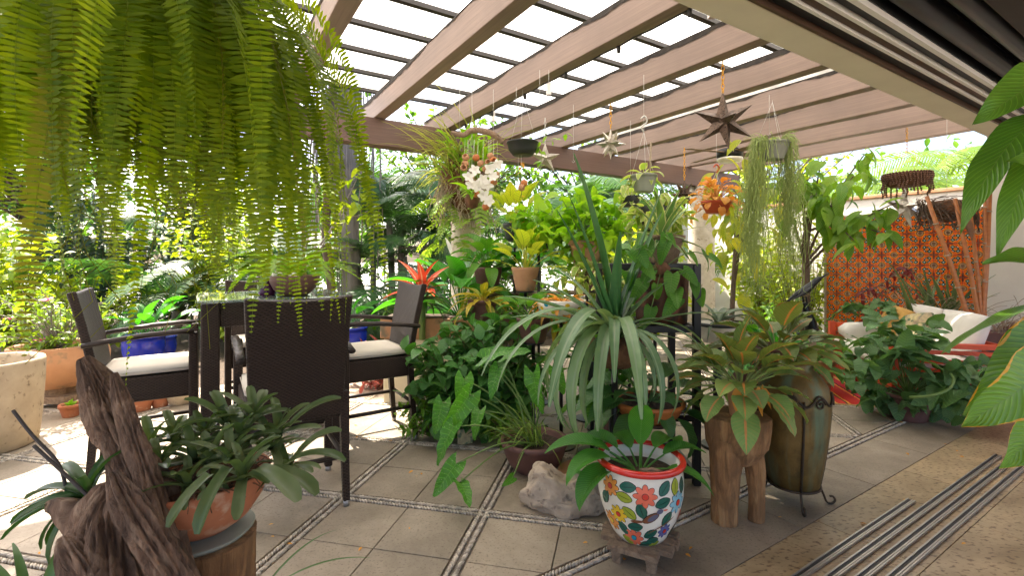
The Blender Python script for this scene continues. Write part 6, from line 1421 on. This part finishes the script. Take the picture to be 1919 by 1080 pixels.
# loose wires hanging from the joists with small hooks
for (x, y0, y1, Y, lab) in ((968, 130, 208, 4.4, 'thin wire hook just above the black hanging bowl'), (1012, 110, 190, 4.0, 'lower of two empty wire hooks above the pale tin star'), (1029, 95, 170, 4.0, 'higher of two empty wire hooks above the pale tin star'), (1442, 160, 250, 4.6, 'thin wire hook above the grey cactus pot'), (1075, 180, 300, 4.9, 'long wire with hook between pale tin star and silver star')):
    t = thing('wire_hook', lab, 'hook', P(x, y1, Y), group='empty wire hooks'); wires(t, [(P(x, y1, Y), (P(x, y1, Y).x, Y, 2.92))]); MB().tube(catmull([Vector((0, 0, 0)), Vector((.012, 0, -.012)), Vector((0, 0, -.026)), Vector((-.014, 0, -.012))], [1] * 4, 4)[0], .002, 5).build('hook', M['wire'], t, smooth=True)

ls = thing('light_string', 'black cable with small lamp sockets stapled along a pergola joist', 'light string', H(2.50, 3.5, 2.885))
pts = [H(2.50, 1.6 + k * .15, 2.885 - .012 * abs(math.sin(k * 1.3))) - ls.location for k in range(25)]
MB().tube(pts, .006, 6).build('cable', M['dark_metal'], ls, smooth=True)
for k in range(2, 24, 4): MB().lathe([(0, -.05), (.012, -.045), (.016, -.015), (.014, .004), (0, .005)], 10).build('socket', M['dark_metal'], ls, smooth=True, loc=pts[k])
# ================================================================ garden behind the terrace
rr = random.Random(71)
bedo = MB(); bedo.prism([H(-12, V_EDGE + .02), H(12, V_EDGE + .02), H(12, 14), H(-12, 14)], -.3, -.03); tag(bedo.build('garden_bed', M['soil']), 'dark soil of the garden beds', 'soil', kind='structure')
M['palm'] = leafmat('palm', (.022, .065, .028), (.06, .12, .045), .3, .35, tcol=(1.2, 1.4, .4))  # palms in shade: their shade is put into the leaf colour
M['palm_lit'] = leafmat('palm_lit', (.06, .13, .02), (.15, .22, .04), .4, .38, tcol=(1.4, 1.3, .35))  # sunlit copy of the palm leaf, the light put into the colour
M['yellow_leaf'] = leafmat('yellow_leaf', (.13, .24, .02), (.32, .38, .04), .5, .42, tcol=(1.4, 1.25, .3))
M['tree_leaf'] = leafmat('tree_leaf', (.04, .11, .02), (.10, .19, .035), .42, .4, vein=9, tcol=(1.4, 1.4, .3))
M['blue_leaf'] = leafmat('blue_leaf', (.025, .06, .045), (.06, .105, .08), .25, .45)  # bluish shade on the foliage put into the leaf colour
def palm_frond(seed, Ln, th0, th1, ll, lw, pairs, droop=.35):
    r2 = random.Random(seed); pts, B = spine_arc((0, 0, 0), 0, th0, th1, Ln, .8, 16, r2.uniform(-10, 10), r2.uniform(-35, 35), r2, .03)
    return frond_geo(pts, B, ll, lw, pairs, seed=seed, fwd=.55, start=.22, r0=.012, droop=droop, vfold=.22, jit=.08, rows=2, prof=lambda t: max(.2, math.sin(math.pi * (.15 + .78 * t)) ** .6))
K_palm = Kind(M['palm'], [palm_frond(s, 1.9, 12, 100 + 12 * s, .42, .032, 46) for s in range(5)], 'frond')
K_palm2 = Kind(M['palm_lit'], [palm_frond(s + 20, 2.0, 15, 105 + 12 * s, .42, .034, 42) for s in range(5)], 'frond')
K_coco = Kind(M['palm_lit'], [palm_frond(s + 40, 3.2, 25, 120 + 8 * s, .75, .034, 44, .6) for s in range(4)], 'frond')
def palm(label, base, stems, kd, sc=1.0, group='palms in the garden', rr=rr, trunk='bark_pale'):
    t = thing('palm_tree', label, 'palm', base, group=group)
    for (dx, dy, h, n, lean) in stems:
        top = Vector((dx + lean, dy, h)); MB().tube(catmull([Vector((dx, dy, -.05)), Vector((dx + lean * .3, dy, h * .5)), top], [1, 1, 1], 6)[0], [.075 * sc - .002 * k for k in range(13)], 9).build('trunk', M[trunk], t, smooth=True)
        put_leaves(t, kd, [M4(base + top, k * 2.39996 + rr.uniform(-.3, .3), R(rr.uniform(-8, 38)), rr.uniform(-.3, .3), sc * rr.uniform(.8, 1.15)) for k in range(n)], rr=rr)
    return t
def gp_(px, Y): return Vector(((px - 960) / FPX * Y, Y, 0))
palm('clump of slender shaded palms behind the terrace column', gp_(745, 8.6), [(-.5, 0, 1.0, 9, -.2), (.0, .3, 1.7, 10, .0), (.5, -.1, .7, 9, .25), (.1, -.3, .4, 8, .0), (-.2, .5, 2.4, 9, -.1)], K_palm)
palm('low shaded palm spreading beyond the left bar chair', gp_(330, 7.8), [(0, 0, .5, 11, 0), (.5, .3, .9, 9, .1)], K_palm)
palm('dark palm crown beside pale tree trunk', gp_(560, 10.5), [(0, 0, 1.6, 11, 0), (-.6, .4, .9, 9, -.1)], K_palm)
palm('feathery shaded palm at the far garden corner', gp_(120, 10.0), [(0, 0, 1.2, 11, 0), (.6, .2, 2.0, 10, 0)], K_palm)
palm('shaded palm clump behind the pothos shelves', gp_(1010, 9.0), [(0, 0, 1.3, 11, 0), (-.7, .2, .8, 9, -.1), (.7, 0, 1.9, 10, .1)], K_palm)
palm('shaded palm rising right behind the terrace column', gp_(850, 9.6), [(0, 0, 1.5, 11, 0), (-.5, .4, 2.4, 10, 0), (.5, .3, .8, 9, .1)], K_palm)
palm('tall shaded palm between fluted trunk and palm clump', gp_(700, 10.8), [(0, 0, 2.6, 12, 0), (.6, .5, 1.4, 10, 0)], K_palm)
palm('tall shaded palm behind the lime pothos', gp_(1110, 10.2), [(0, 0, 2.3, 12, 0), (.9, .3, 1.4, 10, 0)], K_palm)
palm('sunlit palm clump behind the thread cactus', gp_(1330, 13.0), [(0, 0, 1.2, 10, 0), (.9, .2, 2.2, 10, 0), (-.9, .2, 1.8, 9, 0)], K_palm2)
palm('tall coconut palm with sunlit fronds beyond the tiled wall', gp_(1720, 10.5), [(0, 0, 2.3, 15, .1)], K_coco, 1.0, trunk='bark')
palm('second coconut palm drooping over the tiled wall', gp_(1860, 12.0), [(0, 0, 3.2, 15, -.2)], K_coco, 1.1, trunk='bark')
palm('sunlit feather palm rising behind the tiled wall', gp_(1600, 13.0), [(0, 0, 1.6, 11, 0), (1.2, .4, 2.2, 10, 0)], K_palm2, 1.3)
# big trees
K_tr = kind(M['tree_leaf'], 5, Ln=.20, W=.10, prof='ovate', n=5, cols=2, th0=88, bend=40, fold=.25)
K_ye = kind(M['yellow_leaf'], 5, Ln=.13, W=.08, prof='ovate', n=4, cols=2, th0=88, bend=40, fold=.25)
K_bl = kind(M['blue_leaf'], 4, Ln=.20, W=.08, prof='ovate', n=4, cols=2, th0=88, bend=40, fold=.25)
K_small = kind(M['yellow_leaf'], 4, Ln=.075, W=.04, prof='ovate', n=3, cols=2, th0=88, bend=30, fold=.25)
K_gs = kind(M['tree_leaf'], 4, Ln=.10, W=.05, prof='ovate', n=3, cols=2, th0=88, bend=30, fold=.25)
def tree(label, base, h, tr, crown_c, rad, nst, per, kd, sc=(.8, 1.4), name='garden_tree', bark='bark', limbs=6, group='trees in the garden'):
    t = thing(name, label, 'tree', base, group=group); mb = MB(); top = Vector((crown_c.x - base.x, crown_c.y - base.y, h))
    mb.tube(catmull([Vector((0, 0, -.1)), top * .5 + Vector((.08, .05, 0)), top], [1, 1, 1], 7)[0], [tr * (1.15 - .5 * k / 14) for k in range(15)], 12); mb.build('trunk', M[bark], t, smooth=True)
    st = MB(); mats = shrub_mats(crown_c, rad, nst, per, rr, sc, base=base + top * .75, stems=st, stemr=.02, shell=.35); st.v = [tuple(Vector(q) - base) for q in st.v]; st.build('limbs', M[bark], t, smooth=True, kind='stuff')
    if mats: bake('crown', kd, mats, t)
    return t
def shrub(label, px, Y, zc, rad, nst, per, kd, sc=(.8, 1.3), name='garden_shrub', group='garden shrubs', cat='shrub', maxobj=0, **kw):
    b = gp_(px, Y); return bush(name, label, cat, b, Vector((b.x, b.y, zc)), rad, nst, per, kd, rr, maxobj=maxobj, group=group, sc=sc, **kw)
# the pale trunk with hanging roots
gt = gp_(655, 8.2)
t = thing('banyan_trunk', 'bluish grey fluted trunk with hanging aerial roots', 'tree', gt)
mb = MB(); woodlog(mb, [(0, 0, -.1), (.02, 0, 1), (.0, 0, 2.2), (-.05, 0, 3.4), (-.1, 0, 5.2)], [.17, .15, .15, .17, .2], 30, 10, .22, 2.0, low=1.2); mb.build('trunk', M['bark_pale'], t, smooth=True)
mb = MB()
for i in range(70):
    x = rr.gauss(-.25, .38); y = rr.uniform(-.4, .4); z1 = rr.uniform(1.6, 3.0) if i % 4 else rr.uniform(.2, 1.4); pts = [Vector((x, y, 4.6))]
    for k in range(8): pts.append(Vector((pts[-1].x + rr.gauss(0, .02), pts[-1].y + rr.gauss(0, .02), 4.6 - (4.6 - z1) * (k + 1) / 8)))
    mb.tube(pts, .011, 4, cap=False)
mb.build('aerial_roots', M['bark_pale'], t, smooth=True, kind='stuff')
st = MB(); cc = gt + Vector((-.4, .6, 5.6)); mats = shrub_mats(cc, (2.6, 2.0, 1.2), 70, 20, rr, (.8, 1.4), base=gt + Vector((-.1, 0, 4.6)), stems=st, stemr=.03); st.v = [tuple(Vector(q) - gt) for q in st.v]; st.build('limbs', M['bark'], t, smooth=True, kind='stuff'); bake('crown', K_tr, mats, t)
dt = gp_(622, 7.4); t = thing('slim_trunk', 'thin dark leaning trunk beside the fluted one', 'tree', dt); mb = MB(); woodlog(mb, [(.05, 0, -.1), (0, 0, .8), (-.08, 0, 1.8), (-.02, 0, 3), (.05, 0, 4.6)], [.075, .065, .06, .06, .055], 18, 8, .2, 6.0, low=1.5); mb.build('trunk', M['bark'], t, smooth=True)
# sapling with pale limbs and lit leaves
sg = gp_(560, 6.9); t = thing('sapling', 'pale limbed sapling with a few sunlit yellow green leaves', 'tree', sg); K_sap = kind(M['yellow_leaf'], 5, Ln=.17, W=.14, prof='heart', n=7, cols=4, th0=88, bend=45, fold=.2, lobe=.2); ms = []
for (x0, y0, x1, y1, s) in ((560, 520, 640, 400, .014), (600, 460, 672, 330, .012), (560, 520, 600, 340, .012), (640, 400, 690, 395, .008), (600, 430, 590, 310, .008), (672, 380, 680, 300, .007), (530, 560, 500, 420, .012)):
    a = P(x0, y0, 6.9) - sg; b = P(x1, y1, 6.9) - sg; MB().tube(curve_pts(a, b, -.06, 8), [s * (1.2 - .7 * k / 8) for k in range(9)], 7).build('limb', M['bark_pale'], t, smooth=True)
    for k in range(7): q = a.lerp(b, rr.uniform(.55, 1.05)) + sg + Vector((rr.gauss(0, .1), rr.gauss(0, .1), rr.gauss(0, .08))); ms.append(aim(q, Vector((rr.gauss(0, 1), rr.gauss(0, 1), -.5)), Vector((rr.gauss(0, .4), rr.gauss(0, .4), 1)), rr.uniform(.7, 1.2)))
put_leaves(t, K_sap, ms, rr=rr); MB().tube([(0, 0, -.05), P(560, 520, 6.9) - sg], [.03, .018], 8).build('trunk', M['bark_pale'], t, smooth=True)
# filling shrubs and trees, left to right
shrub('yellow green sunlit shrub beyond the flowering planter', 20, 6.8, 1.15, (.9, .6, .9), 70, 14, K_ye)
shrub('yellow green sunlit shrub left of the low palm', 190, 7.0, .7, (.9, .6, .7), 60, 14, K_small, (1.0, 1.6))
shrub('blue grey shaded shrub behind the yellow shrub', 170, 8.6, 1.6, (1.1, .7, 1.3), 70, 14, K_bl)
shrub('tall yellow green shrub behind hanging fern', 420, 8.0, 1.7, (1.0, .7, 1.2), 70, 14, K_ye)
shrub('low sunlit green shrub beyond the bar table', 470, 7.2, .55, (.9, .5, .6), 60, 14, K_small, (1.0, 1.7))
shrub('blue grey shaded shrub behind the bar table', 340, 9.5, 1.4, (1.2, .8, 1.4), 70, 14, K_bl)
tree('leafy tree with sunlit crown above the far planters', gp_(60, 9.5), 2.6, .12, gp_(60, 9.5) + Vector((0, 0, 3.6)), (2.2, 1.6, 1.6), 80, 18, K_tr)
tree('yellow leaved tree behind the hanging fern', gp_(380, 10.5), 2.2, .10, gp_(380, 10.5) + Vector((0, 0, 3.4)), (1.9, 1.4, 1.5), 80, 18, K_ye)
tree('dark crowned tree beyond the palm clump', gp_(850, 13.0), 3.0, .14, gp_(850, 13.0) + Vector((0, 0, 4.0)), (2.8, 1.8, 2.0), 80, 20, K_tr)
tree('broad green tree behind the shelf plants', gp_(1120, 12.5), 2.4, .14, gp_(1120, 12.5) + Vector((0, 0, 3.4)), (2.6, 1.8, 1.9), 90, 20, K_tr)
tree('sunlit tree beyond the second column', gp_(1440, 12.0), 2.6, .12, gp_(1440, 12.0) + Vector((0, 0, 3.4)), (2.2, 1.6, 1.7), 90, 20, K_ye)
shrub('green shrub behind the purple groundcover', 780, 7.0, .5, (.8, .5, .55), 60, 14, K_gs)
shrub('yellow green shrub between column and shelf', 960, 7.2, 1.2, (.9, .6, .9), 70, 14, K_gs)
shrub('lime shrub behind the black rack', 1190, 6.8, 1.1, (.9, .6, .9), 80, 14, K_ye)
shrub('yellow green shrub right of the second column', 1430, 9.8, 1.2, (1.1, .7, 1.1), 80, 16, K_ye)
shrub('small leaved bright shrub beside the tiled wall', 1500, 7.6, 1.5, (.75, .6, 1.25), 90, 16, K_small, (1.0, 1.6))
shrub('green shrub behind the crow statue', 1470, 7.0, .45, (.7, .5, .5), 60, 12, K_gs)
# far belt of trees that reads as one mass, and a pale boundary wall
fm = thing('far_foliage', 'distant belt of garden foliage', 'foliage', Vector((0, 17, 0))); fm['kind'] = 'stuff'; ms = []
for i in range(15000):
    x = rr.uniform(-22, 22); q = Vector((x, 17.5 + rr.uniform(-1.2, 1.2) - .012 * x * x, abs(rr.gauss(0, 2.1)) + .1 + .8 * math.sin(x * .9) ** 2)); 
    if -4.6 < x < -3.0 and rr.random() < .8: continue
    ms.append(aim(q, Vector((rr.gauss(0, 1), rr.gauss(0, 1), rr.gauss(-.2, .6))), Vector((rr.gauss(0, .4), rr.gauss(0, .4), 1)), rr.uniform(2.2, 3.6)))
bake('leaves', K_gs, ms, fm)
# ================================================================ right side of the terrace
rr = random.Random(81)
# bushy vine before the daybed
M['bean_leaf'] = leafmat('bean_leaf', (.045, .105, .045), (.10, .19, .085), .28, .42, rib=(.12, .21, .09), ribw=.02, vein=9, tcol=(1.2, 1.4, .35))
K_bean = kind(M['bean_leaf'], 6, Ln=.155, W=.13, prof='heart', n=9, cols=4, th0=88, bend=50, fold=.22, lobe=.2, wave=.03)
bb_ = Vector((3.34, 4.05, 0))
bv = thing('bushy_vine', 'bushy broad leaved vine in clay pot in front of the daybed', 'potted plant', bb_)
mkpot(bv, potprof(.12, .17, .22, rim=.01), M['terra_dark'], 36, soil=M['potting'], soilz=.18, soilr=.15)
st = MB(); mats = shrub_mats(bb_ + Vector((.0, -.02, .44)), (.66, .42, .46), 58, 5, rr, (.6, 1.15), base=bb_ + Vector((0, 0, .18)), stems=st, stemr=.004, start=.5, up=.3, droop=.12, shell=.6, bias=Vector((0, -.6, .3)))
st.v = [tuple(Vector(q) - bb_) for q in st.v]; st.build('vines', M['stem_green'], bv, smooth=True, kind='stuff'); put_leaves(bv, K_bean, mats, 300, rr)
MB().tube(catmull([P(1705, 745, 3.7) - bb_, P(1745, 742, 3.6) - bb_, P(1778, 730, 3.6) - bb_, P(1788, 712, 3.62) - bb_, P(1782, 700, 3.65) - bb_], [1] * 5, 6)[0], .010, 8).build('pale_runner', M['stem_green'], bv, smooth=True)
vn = thing('sofa_vine', 'leafy vine creeping over the far arm of the daybed', 'plant', Vector((3.75, 5.85, 0)))
for (pth, n) in (([Vector((3.7, 5.9, .1)), P(1560, 600, 5.7), P(1600, 570, 5.5), P(1640, 590, 5.2), P(1650, 640, 4.9)], 34), ([Vector((3.8, 5.9, .1)), P(1600, 590, 5.6), P(1650, 565, 5.4), P(1690, 590, 5.1)], 26), ([Vector((3.7, 5.9, .1)), P(1580, 640, 5.3), P(1600, 680, 5.0), P(1590, 720, 4.9)], 18)): vine(vn, pth, K_bean, n, (.7, 1.15), rr, .005, maxobj=300)
# big leaves at the door jamb
M['heliconia'] = leafmat('heliconia', (.045, .125, .018), (.095, .20, .028), .33, .3, rib=(.13, .24, .05), ribw=.025, vein=22, edge=(.60, .30, .05), edgew=1.25, tcol=(1.3, 1.5, .3))
M['heliconia_worn'] = leafmat('heliconia_worn', (.05, .13, .018), (.10, .20, .028), .33, .32, rib=(.13, .24, .05), ribw=.025, vein=22, edge=(.62, .32, .04), edgew=.93, tcol=(1.3, 1.5, .3))
def hel(mat, Ln, W, seed, bend=35): return Kind(mat, [leaf_geo(Ln, W, 'ovate', 18, 6, 90, bend, .22, wave=.05, wf=2.5, seed=seed)])
hs = Vector((2.5, 1.62, 0))
hl = thing('big_leaf_plant', 'tall plant with big arching leaves and browned edges by the door jamb', 'potted plant', hs)
mkpot(hl, potprof(.16, .22, .35, rim=.012), M['terra_dark'], 40, soil=M['potting'], soilz=.31, soilr=.2)
for (dx, dy, z) in ((0, 0, 2.05), (.06, -.05, 1.5), (-.04, .05, 1.2), (.02, -.08, .95)): MB().tube([(dx * .3, dy * .3, .3), (dx, dy, z)], [.022, .012], 10).build('stalk', M['stem_green'], hl, smooth=True)
for (bx, by, tx, ty, Y, dY, W, worn, bend, up) in (
    (2010, 120, 1838, 222, 1.75, -.1, .17, 0, 25, (0, -.75, .65)), (1990, 200, 1800, 420, 1.8, -.15, .15, 0, 55, (-.8, -.35, .5)), (1975, 235, 1872, 470, 1.75, .0, .11, 0, 30, (-.9, -.4, .1)),
    (2010, 480, 1852, 492, 1.75, -.1, .105, 0, 12, (0, -.5, .85)), (2010, 555, 1775, 652, 1.75, -.1, .07, 0, 20, (-.3, .1, 1)), (1985, 590, 1822, 770, 1.7, -.12, .17, 1, 40, (-.25, -.85, .35)),
    (2000, 650, 1818, 792, 1.5, -.12, .18, 1, 30, (.25, -.9, .4)), (1990, 740, 1885, 872, 1.45, -.1, .14, 1, 30, (0, -.9, .4)), (1990, 610, 1860, 700, 1.85, -.05, .16, 1, 30, (0, -.6, .8)), (2060, 330, 1900, 300, 1.7, -.1, .15, 0, 30, (0, -.8, .5))):
    a = P(bx, by, Y); b = P(tx, ty, Y + dY); d = b - a; kd = hel(M['heliconia_worn'] if worn else M['heliconia'], d.length * 1.06, W, int(bx + by), bend)
    m_ = aim(a, Matrix.Rotation(R(-bend * .45), 3, Vector(up).cross(d).normalized()) @ d, Vector(up)); put_leaves(hl, kd, [m_], rr=rr)
    MB().tube(catmull([Vector((0, 0, .4 + .4 * max(0, a.z - .6))), (a - hs) * .6 + Vector((0, 0, .18)), a - hs], [1, 1, 1], 5)[0], .009, 7).build('leaf_stalk', M['stem_green'], hl, smooth=True)
# orange stemmed bamboo palm behind the daybed
M['orange_cane'] = surf('orange_cane', (.50, .19, .055), (.36, .12, .04), rough=.45, scale=9, stretch=(1, 1, 3), bstr=.1)
cb_ = P(1838, 640, 4.7); cb_.z = 0
cn = thing('orange_canes', 'clump of orange brown canes rising behind the daybed', 'plant', cb_)
for (x1, y1, s) in ((1737, 368, .022), (1790, 372, .02), (1818, 388, .018), (1856, 340, .024), (1846, 330, .016)):
    a = P(1836 + rr.uniform(-8, 8), 640, 4.7) - cb_; b = P(x1, y1, 4.75) - cb_; c0 = MB().tube([Vector((a.x * .6, 0, .02)), a, a.lerp(b, .5) + Vector((.01, 0, 0)), b], [s, s, s * .95, s * .8], 10).build('cane', M['orange_cane'], cn, smooth=True)
    for k in range(4): q = a.lerp(b, .15 + k * .22); MB().tube([q - (b - a).normalized() * .006, q + (b - a).normalized() * .006], s * 1.13, 10).build('node', M['root'], c0, smooth=True)
K_sheath = Kind(M['dry_leaf'], [leaf_geo(.5, .11, 'lance', 9, 4, 90, 15, .6)]); put_leaves(cn, Kind(leafmat('sheath', (.10, .05, .03), (.18, .09, .05), .2, .5), [leaf_geo(.42, .09, 'lance', 9, 4, 90, 20, .6)]), [aim(P(1822, 450, 4.7), P(1795, 372, 4.7) - P(1822, 450, 4.7), Vector((0, -1, .2)))], rr=rr)
# sword leaved plant in dark trough, purple grass, behind daybed
tb_ = P(1800, 620, 5.1); tb_.z = 0
sw = thing('sword_plant_trough', 'dark trough of grey green sword leaves by the tiled wall', 'planter', tb_, R(-35))
MB().box((0, 0, .30), (1.1, .34, .6)).build('trough', M['terra_dark'], sw, bev=.01)
K_sw = kind(M['snake'], 5, Ln=.62, W=.05, prof='blade', n=9, cols=4, th0=8, bend=28, fold=.5)
put_leaves(sw, K_sw, [M4(tb_ + Vector((rr.uniform(-.42, .15), rr.uniform(-.1, .1) + .2, .6)), R(180 + rr.gauss(0, 60)), R(rr.uniform(-5, 38)), 0, rr.uniform(.7, 1.25)) for _ in range(34)], rr=rr)
M['purple_grass'] = leafmat('purple_grass', (.13, .075, .085), (.24, .16, .15), .3, .5)
K_pg = kind(M['purple_grass'], 4, Ln=.55, W=.03, prof='blade', n=8, cols=2, th0=25, bend=55, fold=.4)
put_leaves(sw, K_pg, [M4(tb_ + Vector((rr.uniform(.2, .45), -.15, .6)), R(rr.uniform(-60, 60)), R(rr.uniform(0, 40)), 0, rr.uniform(.6, 1.1)) for _ in range(16)], rr=rr)
mb = MB()
for i in range(46):
    p = Vector((rr.uniform(-.5, .5), -.12, .6)); a = rr.uniform(0, 6.28); mb.tube(curve_pts(p, p + Vector((math.cos(a) * .4, math.sin(a) * .2, rr.uniform(.05, .4))), .08, 6), .003, 4, cap=False)
mb.build('dry_stalks', M['root'], sw, kind='stuff')
# hanging nest of dry roots
nb = P(1775, 392, 5.0); ns = thing('root_nest', 'hanging ball of dry tangled roots behind the canes', 'plant', nb); mb = MB()
for i in range(170):
    a = rr.uniform(0, 6.28); b = rr.uniform(-1, 1); p = Vector((math.cos(a) * .24, math.sin(a) * .2, b * .12)); a2 = a + rr.uniform(.5, 1.6); mb.tube(curve_pts(p, Vector((math.cos(a2) * .28, math.sin(a2) * .2, rr.uniform(-.25, .12))), rr.uniform(-.08, .08), 5), .0045, 4, cap=False)
mb.build('roots', M['bark'], ns, kind='stuff'); MB().lathe([(0, -.14), (.15, -.1), (.22, 0), (.15, .08), (0, .1)], 18, wob=.08).build('core', M['coir'], ns, smooth=True); wires(ns, [(nb, (nb.x, nb.y, 2.9))])
# broad leaved tree whose branches reach under the pergola
M['cacao'] = leafmat('cacao', (.055, .15, .025), (.15, .25, .04), .5, .38, rib=(.22, .32, .08), ribw=.025, vein=12, tcol=(1.35, 1.35, .3))
K_cac = kind(M['cacao'], 6, Ln=.30, W=.135, prof='ovate', n=9, cols=4, th0=92, bend=60, fold=.22)
ct_ = Vector((4.05, 6.7, 0)); t = thing('broadleaf_tree', 'broad drooping leaved tree reaching under the pergola edge', 'tree', ct_)
MB().tube([(0, 0, -.05), (.05, 0, .8), (.0, -.05, 1.6), (.1, -.1, 2.3)], [.06, .05, .045, .035], 10).build('trunk', M['bark'], t, smooth=True); ms = []
for (x1, y1, Y1) in ((1600, 330, 5.8), (1640, 400, 5.6), (1660, 440, 5.5), (1560, 350, 6.0), (1540, 300, 6.3), (1620, 290, 6.2), (1500, 330, 6.3), (1580, 400, 5.9), (1600, 450, 5.7), (1680, 380, 5.6), (1460, 340, 6.6)):
    a = Vector((0, -.05, rr.uniform(1.1, 2.2))); b = P(x1, y1, Y1) - ct_; pts = curve_pts(a, b, .12, 8); MB().tube(pts, [.02 - .0016 * k for k in range(9)], 7).build('branch', M['bark'], t, smooth=True)
    for k in range(14):
        q = pts[rr.randrange(4, 9)] + ct_ + Vector((rr.gauss(0, .07), rr.gauss(0, .07), rr.gauss(0, .05))); ms.append(aim(q, Vector((rr.gauss(0, 1), rr.gauss(0, 1) - .3, -.7 + rr.gauss(0, .4))), Vector((rr.gauss(0, .4), -.4, 1)), rr.uniform(.6, 1.1)))
put_leaves(t, K_cac, ms, rr=rr)
ct2 = Vector((2.75, 6.1, 0)); t = thing('broadleaf_tree', 'yellowing broad leaved sapling beside the second column', 'tree', ct2); MB().tube([(0, 0, -.05), (.05, 0, .9), (.1, 0, 1.9)], [.035, .03, .02], 8).build('trunk', M['bark'], t, smooth=True); ms = []
K_cay = kind(leafmat('cacao_yellow', (.09, .18, .02), (.34, .34, .05), .5, .4, rib=(.3, .36, .1), ribw=.03, vein=10, edge=(.55, .28, .04), edgew=1.2), 5, Ln=.26, W=.12, prof='ovate', n=8, cols=4, th0=92, bend=60, fold=.22)
for i in range(110): q = P(rr.gauss(1395, 32), rr.gauss(400, 62), 6.0 + rr.gauss(0, .25)); ms.append(aim(q, Vector((rr.gauss(0, 1), rr.gauss(0, 1) - .3, -.8 + rr.gauss(0, .4))), Vector((rr.gauss(0, .4), -.4, 1)), rr.uniform(.6, 1.1)))
put_leaves(t, K_cay, ms, rr=rr)
for k in range(10): MB().tube(curve_pts(Vector((.07, 0, rr.uniform(.9, 1.8))), P(rr.gauss(1395, 30), rr.gauss(390, 55), 6.0) - ct2, .1, 6), [.012 - .0012 * q for q in range(7)], 6).build('branch', M['bark'], t, smooth=True)
# red burgundy leaf plant before the tiles
K_bur = kind(leafmat('burgundy', (.09, .012, .015), (.17, .03, .03), .3, .35, tcol=(1.4, .5, .4)), 4, Ln=.16, W=.045, prof='lance', n=7, cols=4, th0=88, bend=50, fold=.3)
bu = thing('burgundy_plant', 'dark burgundy leaved branch in front of the tiled wall', 'plant', Vector((4.6, 6.2, 0)))
for (pth, n) in (([Vector((4.6, 6.2, 0)), P(1615, 560, 6.0), P(1650, 535, 5.9), P(1690, 505, 5.9), P(1715, 510, 5.9)], 34), ([Vector((4.6, 6.2, 0)), P(1650, 550, 6.0), P(1720, 545, 5.8), P(1770, 560, 5.7)], 18)): vine(bu, pth, K_bur, n, (.7, 1.2), rr, .006, 'bark')
# crow statue on a stand
M['bronze'] = plain('bronze', (.012, .013, .015), .32, .5)
cw = P(1508, 552, 5.5); crow = thing('crow_statue', 'black crow statue with raised beak on stone pedestal', 'statue', Vector((cw.x, cw.y, 0))); CS = .72
mb = MB(); pr_ = [(-.27, -.09, .012), (-.2, -.05, .03), (-.1, 0, .06), (.0, .045, .075), (.09, .10, .066), (.15, .145, .05), (.19, .175, .052), (.235, .20, .045), (.27, .215, .022), (.34, .25, .012), (.40, .275, .003)]
c_, r_ = catmull([Vector((x * CS, 0, cw.z + z * CS * 1.25)) for x, z, q in pr_], [q * CS for x, z, q in pr_], 4); mb.tube(c_, r_, 16, flat=.85); mb.build('body', M['bronze'], crow, smooth=True)
for s in (-1, 1):
    mb = MB(); c_, r_ = catmull([Vector((.06, s * .045, cw.z + .10)), Vector((-.015, s * .055, cw.z + .045)), Vector((-.10, s * .045, cw.z - .02)), Vector((-.19, s * .02, cw.z - .075))], [.015, .036, .026, .005], 5); mb.tube(c_, r_, 12, flat=.35); mb.build('wing', M['bronze'], crow, smooth=True)
    MB().tube([Vector((.0, s * .03, cw.z - .02)), Vector((.01, s * .035, cw.z - .10))], .010, 8).build('leg', M['bronze'], crow, smooth=True)
mb = MB(); woodlog(mb, [(.0, 0, cw.z - .095), (.03, 0, cw.z - .2), (.07, 0, cw.z - .34), (.1, 0, cw.z - .46)], [.03, .04, .06, .07], 16, 6, .2, 3.0); mb.build('perch', M['bronze'], crow, smooth=True)
MB().box((.1, 0, cw.z - .475), (.26, .22, .05)).build('base', M['bronze'], crow, bev=.008)
MB().box((.1, 0, (cw.z - .502) / 2), (.30, .26, cw.z - .502)).build('pedestal', M['stone'], crow, bev=.01)
# pale planter and bottle behind, light green pot plants round the crow
for (px, py, Y, kd, n, sc, mt, lab) in ((1395, 640, 5.0, K_mid, 34, (1.2, 1.8), 'terra_dark', 'big leaved green plant behind the urn'), (1440, 690, 4.7, K_pl, 18, (.7, .95), 'terra_dark', 'glossy green plant low beside the crow pedestal'), (1530, 690, 4.9, K_mid, 26, (.9, 1.3), 'terra_pale', 'fresh green plant between pedestal and daybed'), (1545, 640, 6.3, K_var, 0, None, 'glaze_white', 'pale tapered pot behind the crow'), (1460, 640, 5.9, K_cro, 30, (1.0, 1.6), 'terra_pale', 'yellow croton behind the crow statue')):
    q = P(px, py, Y); q.z = 0; potplant('terrace_plant', lab, q, potprof(.12, .17, .34, rim=.01), M[mt], kd, n, -12, 65, sc)
# bright poolside wall behind the tiled one, catching the sun
wl = thing('garden_wall', 'white sunlit garden wall behind the tiled one', 'wall', H(9.9, 4.2), HROT); MB().box((0, 0, 1.2), (.2, 7.5, 2.4)).build('wall_body', M['white_plaster'], wl, bev=.01); MB().box((0, 0, 2.43), (.28, 7.6, .06)).build('coping', M['terra_pale'], wl, bev=.01)
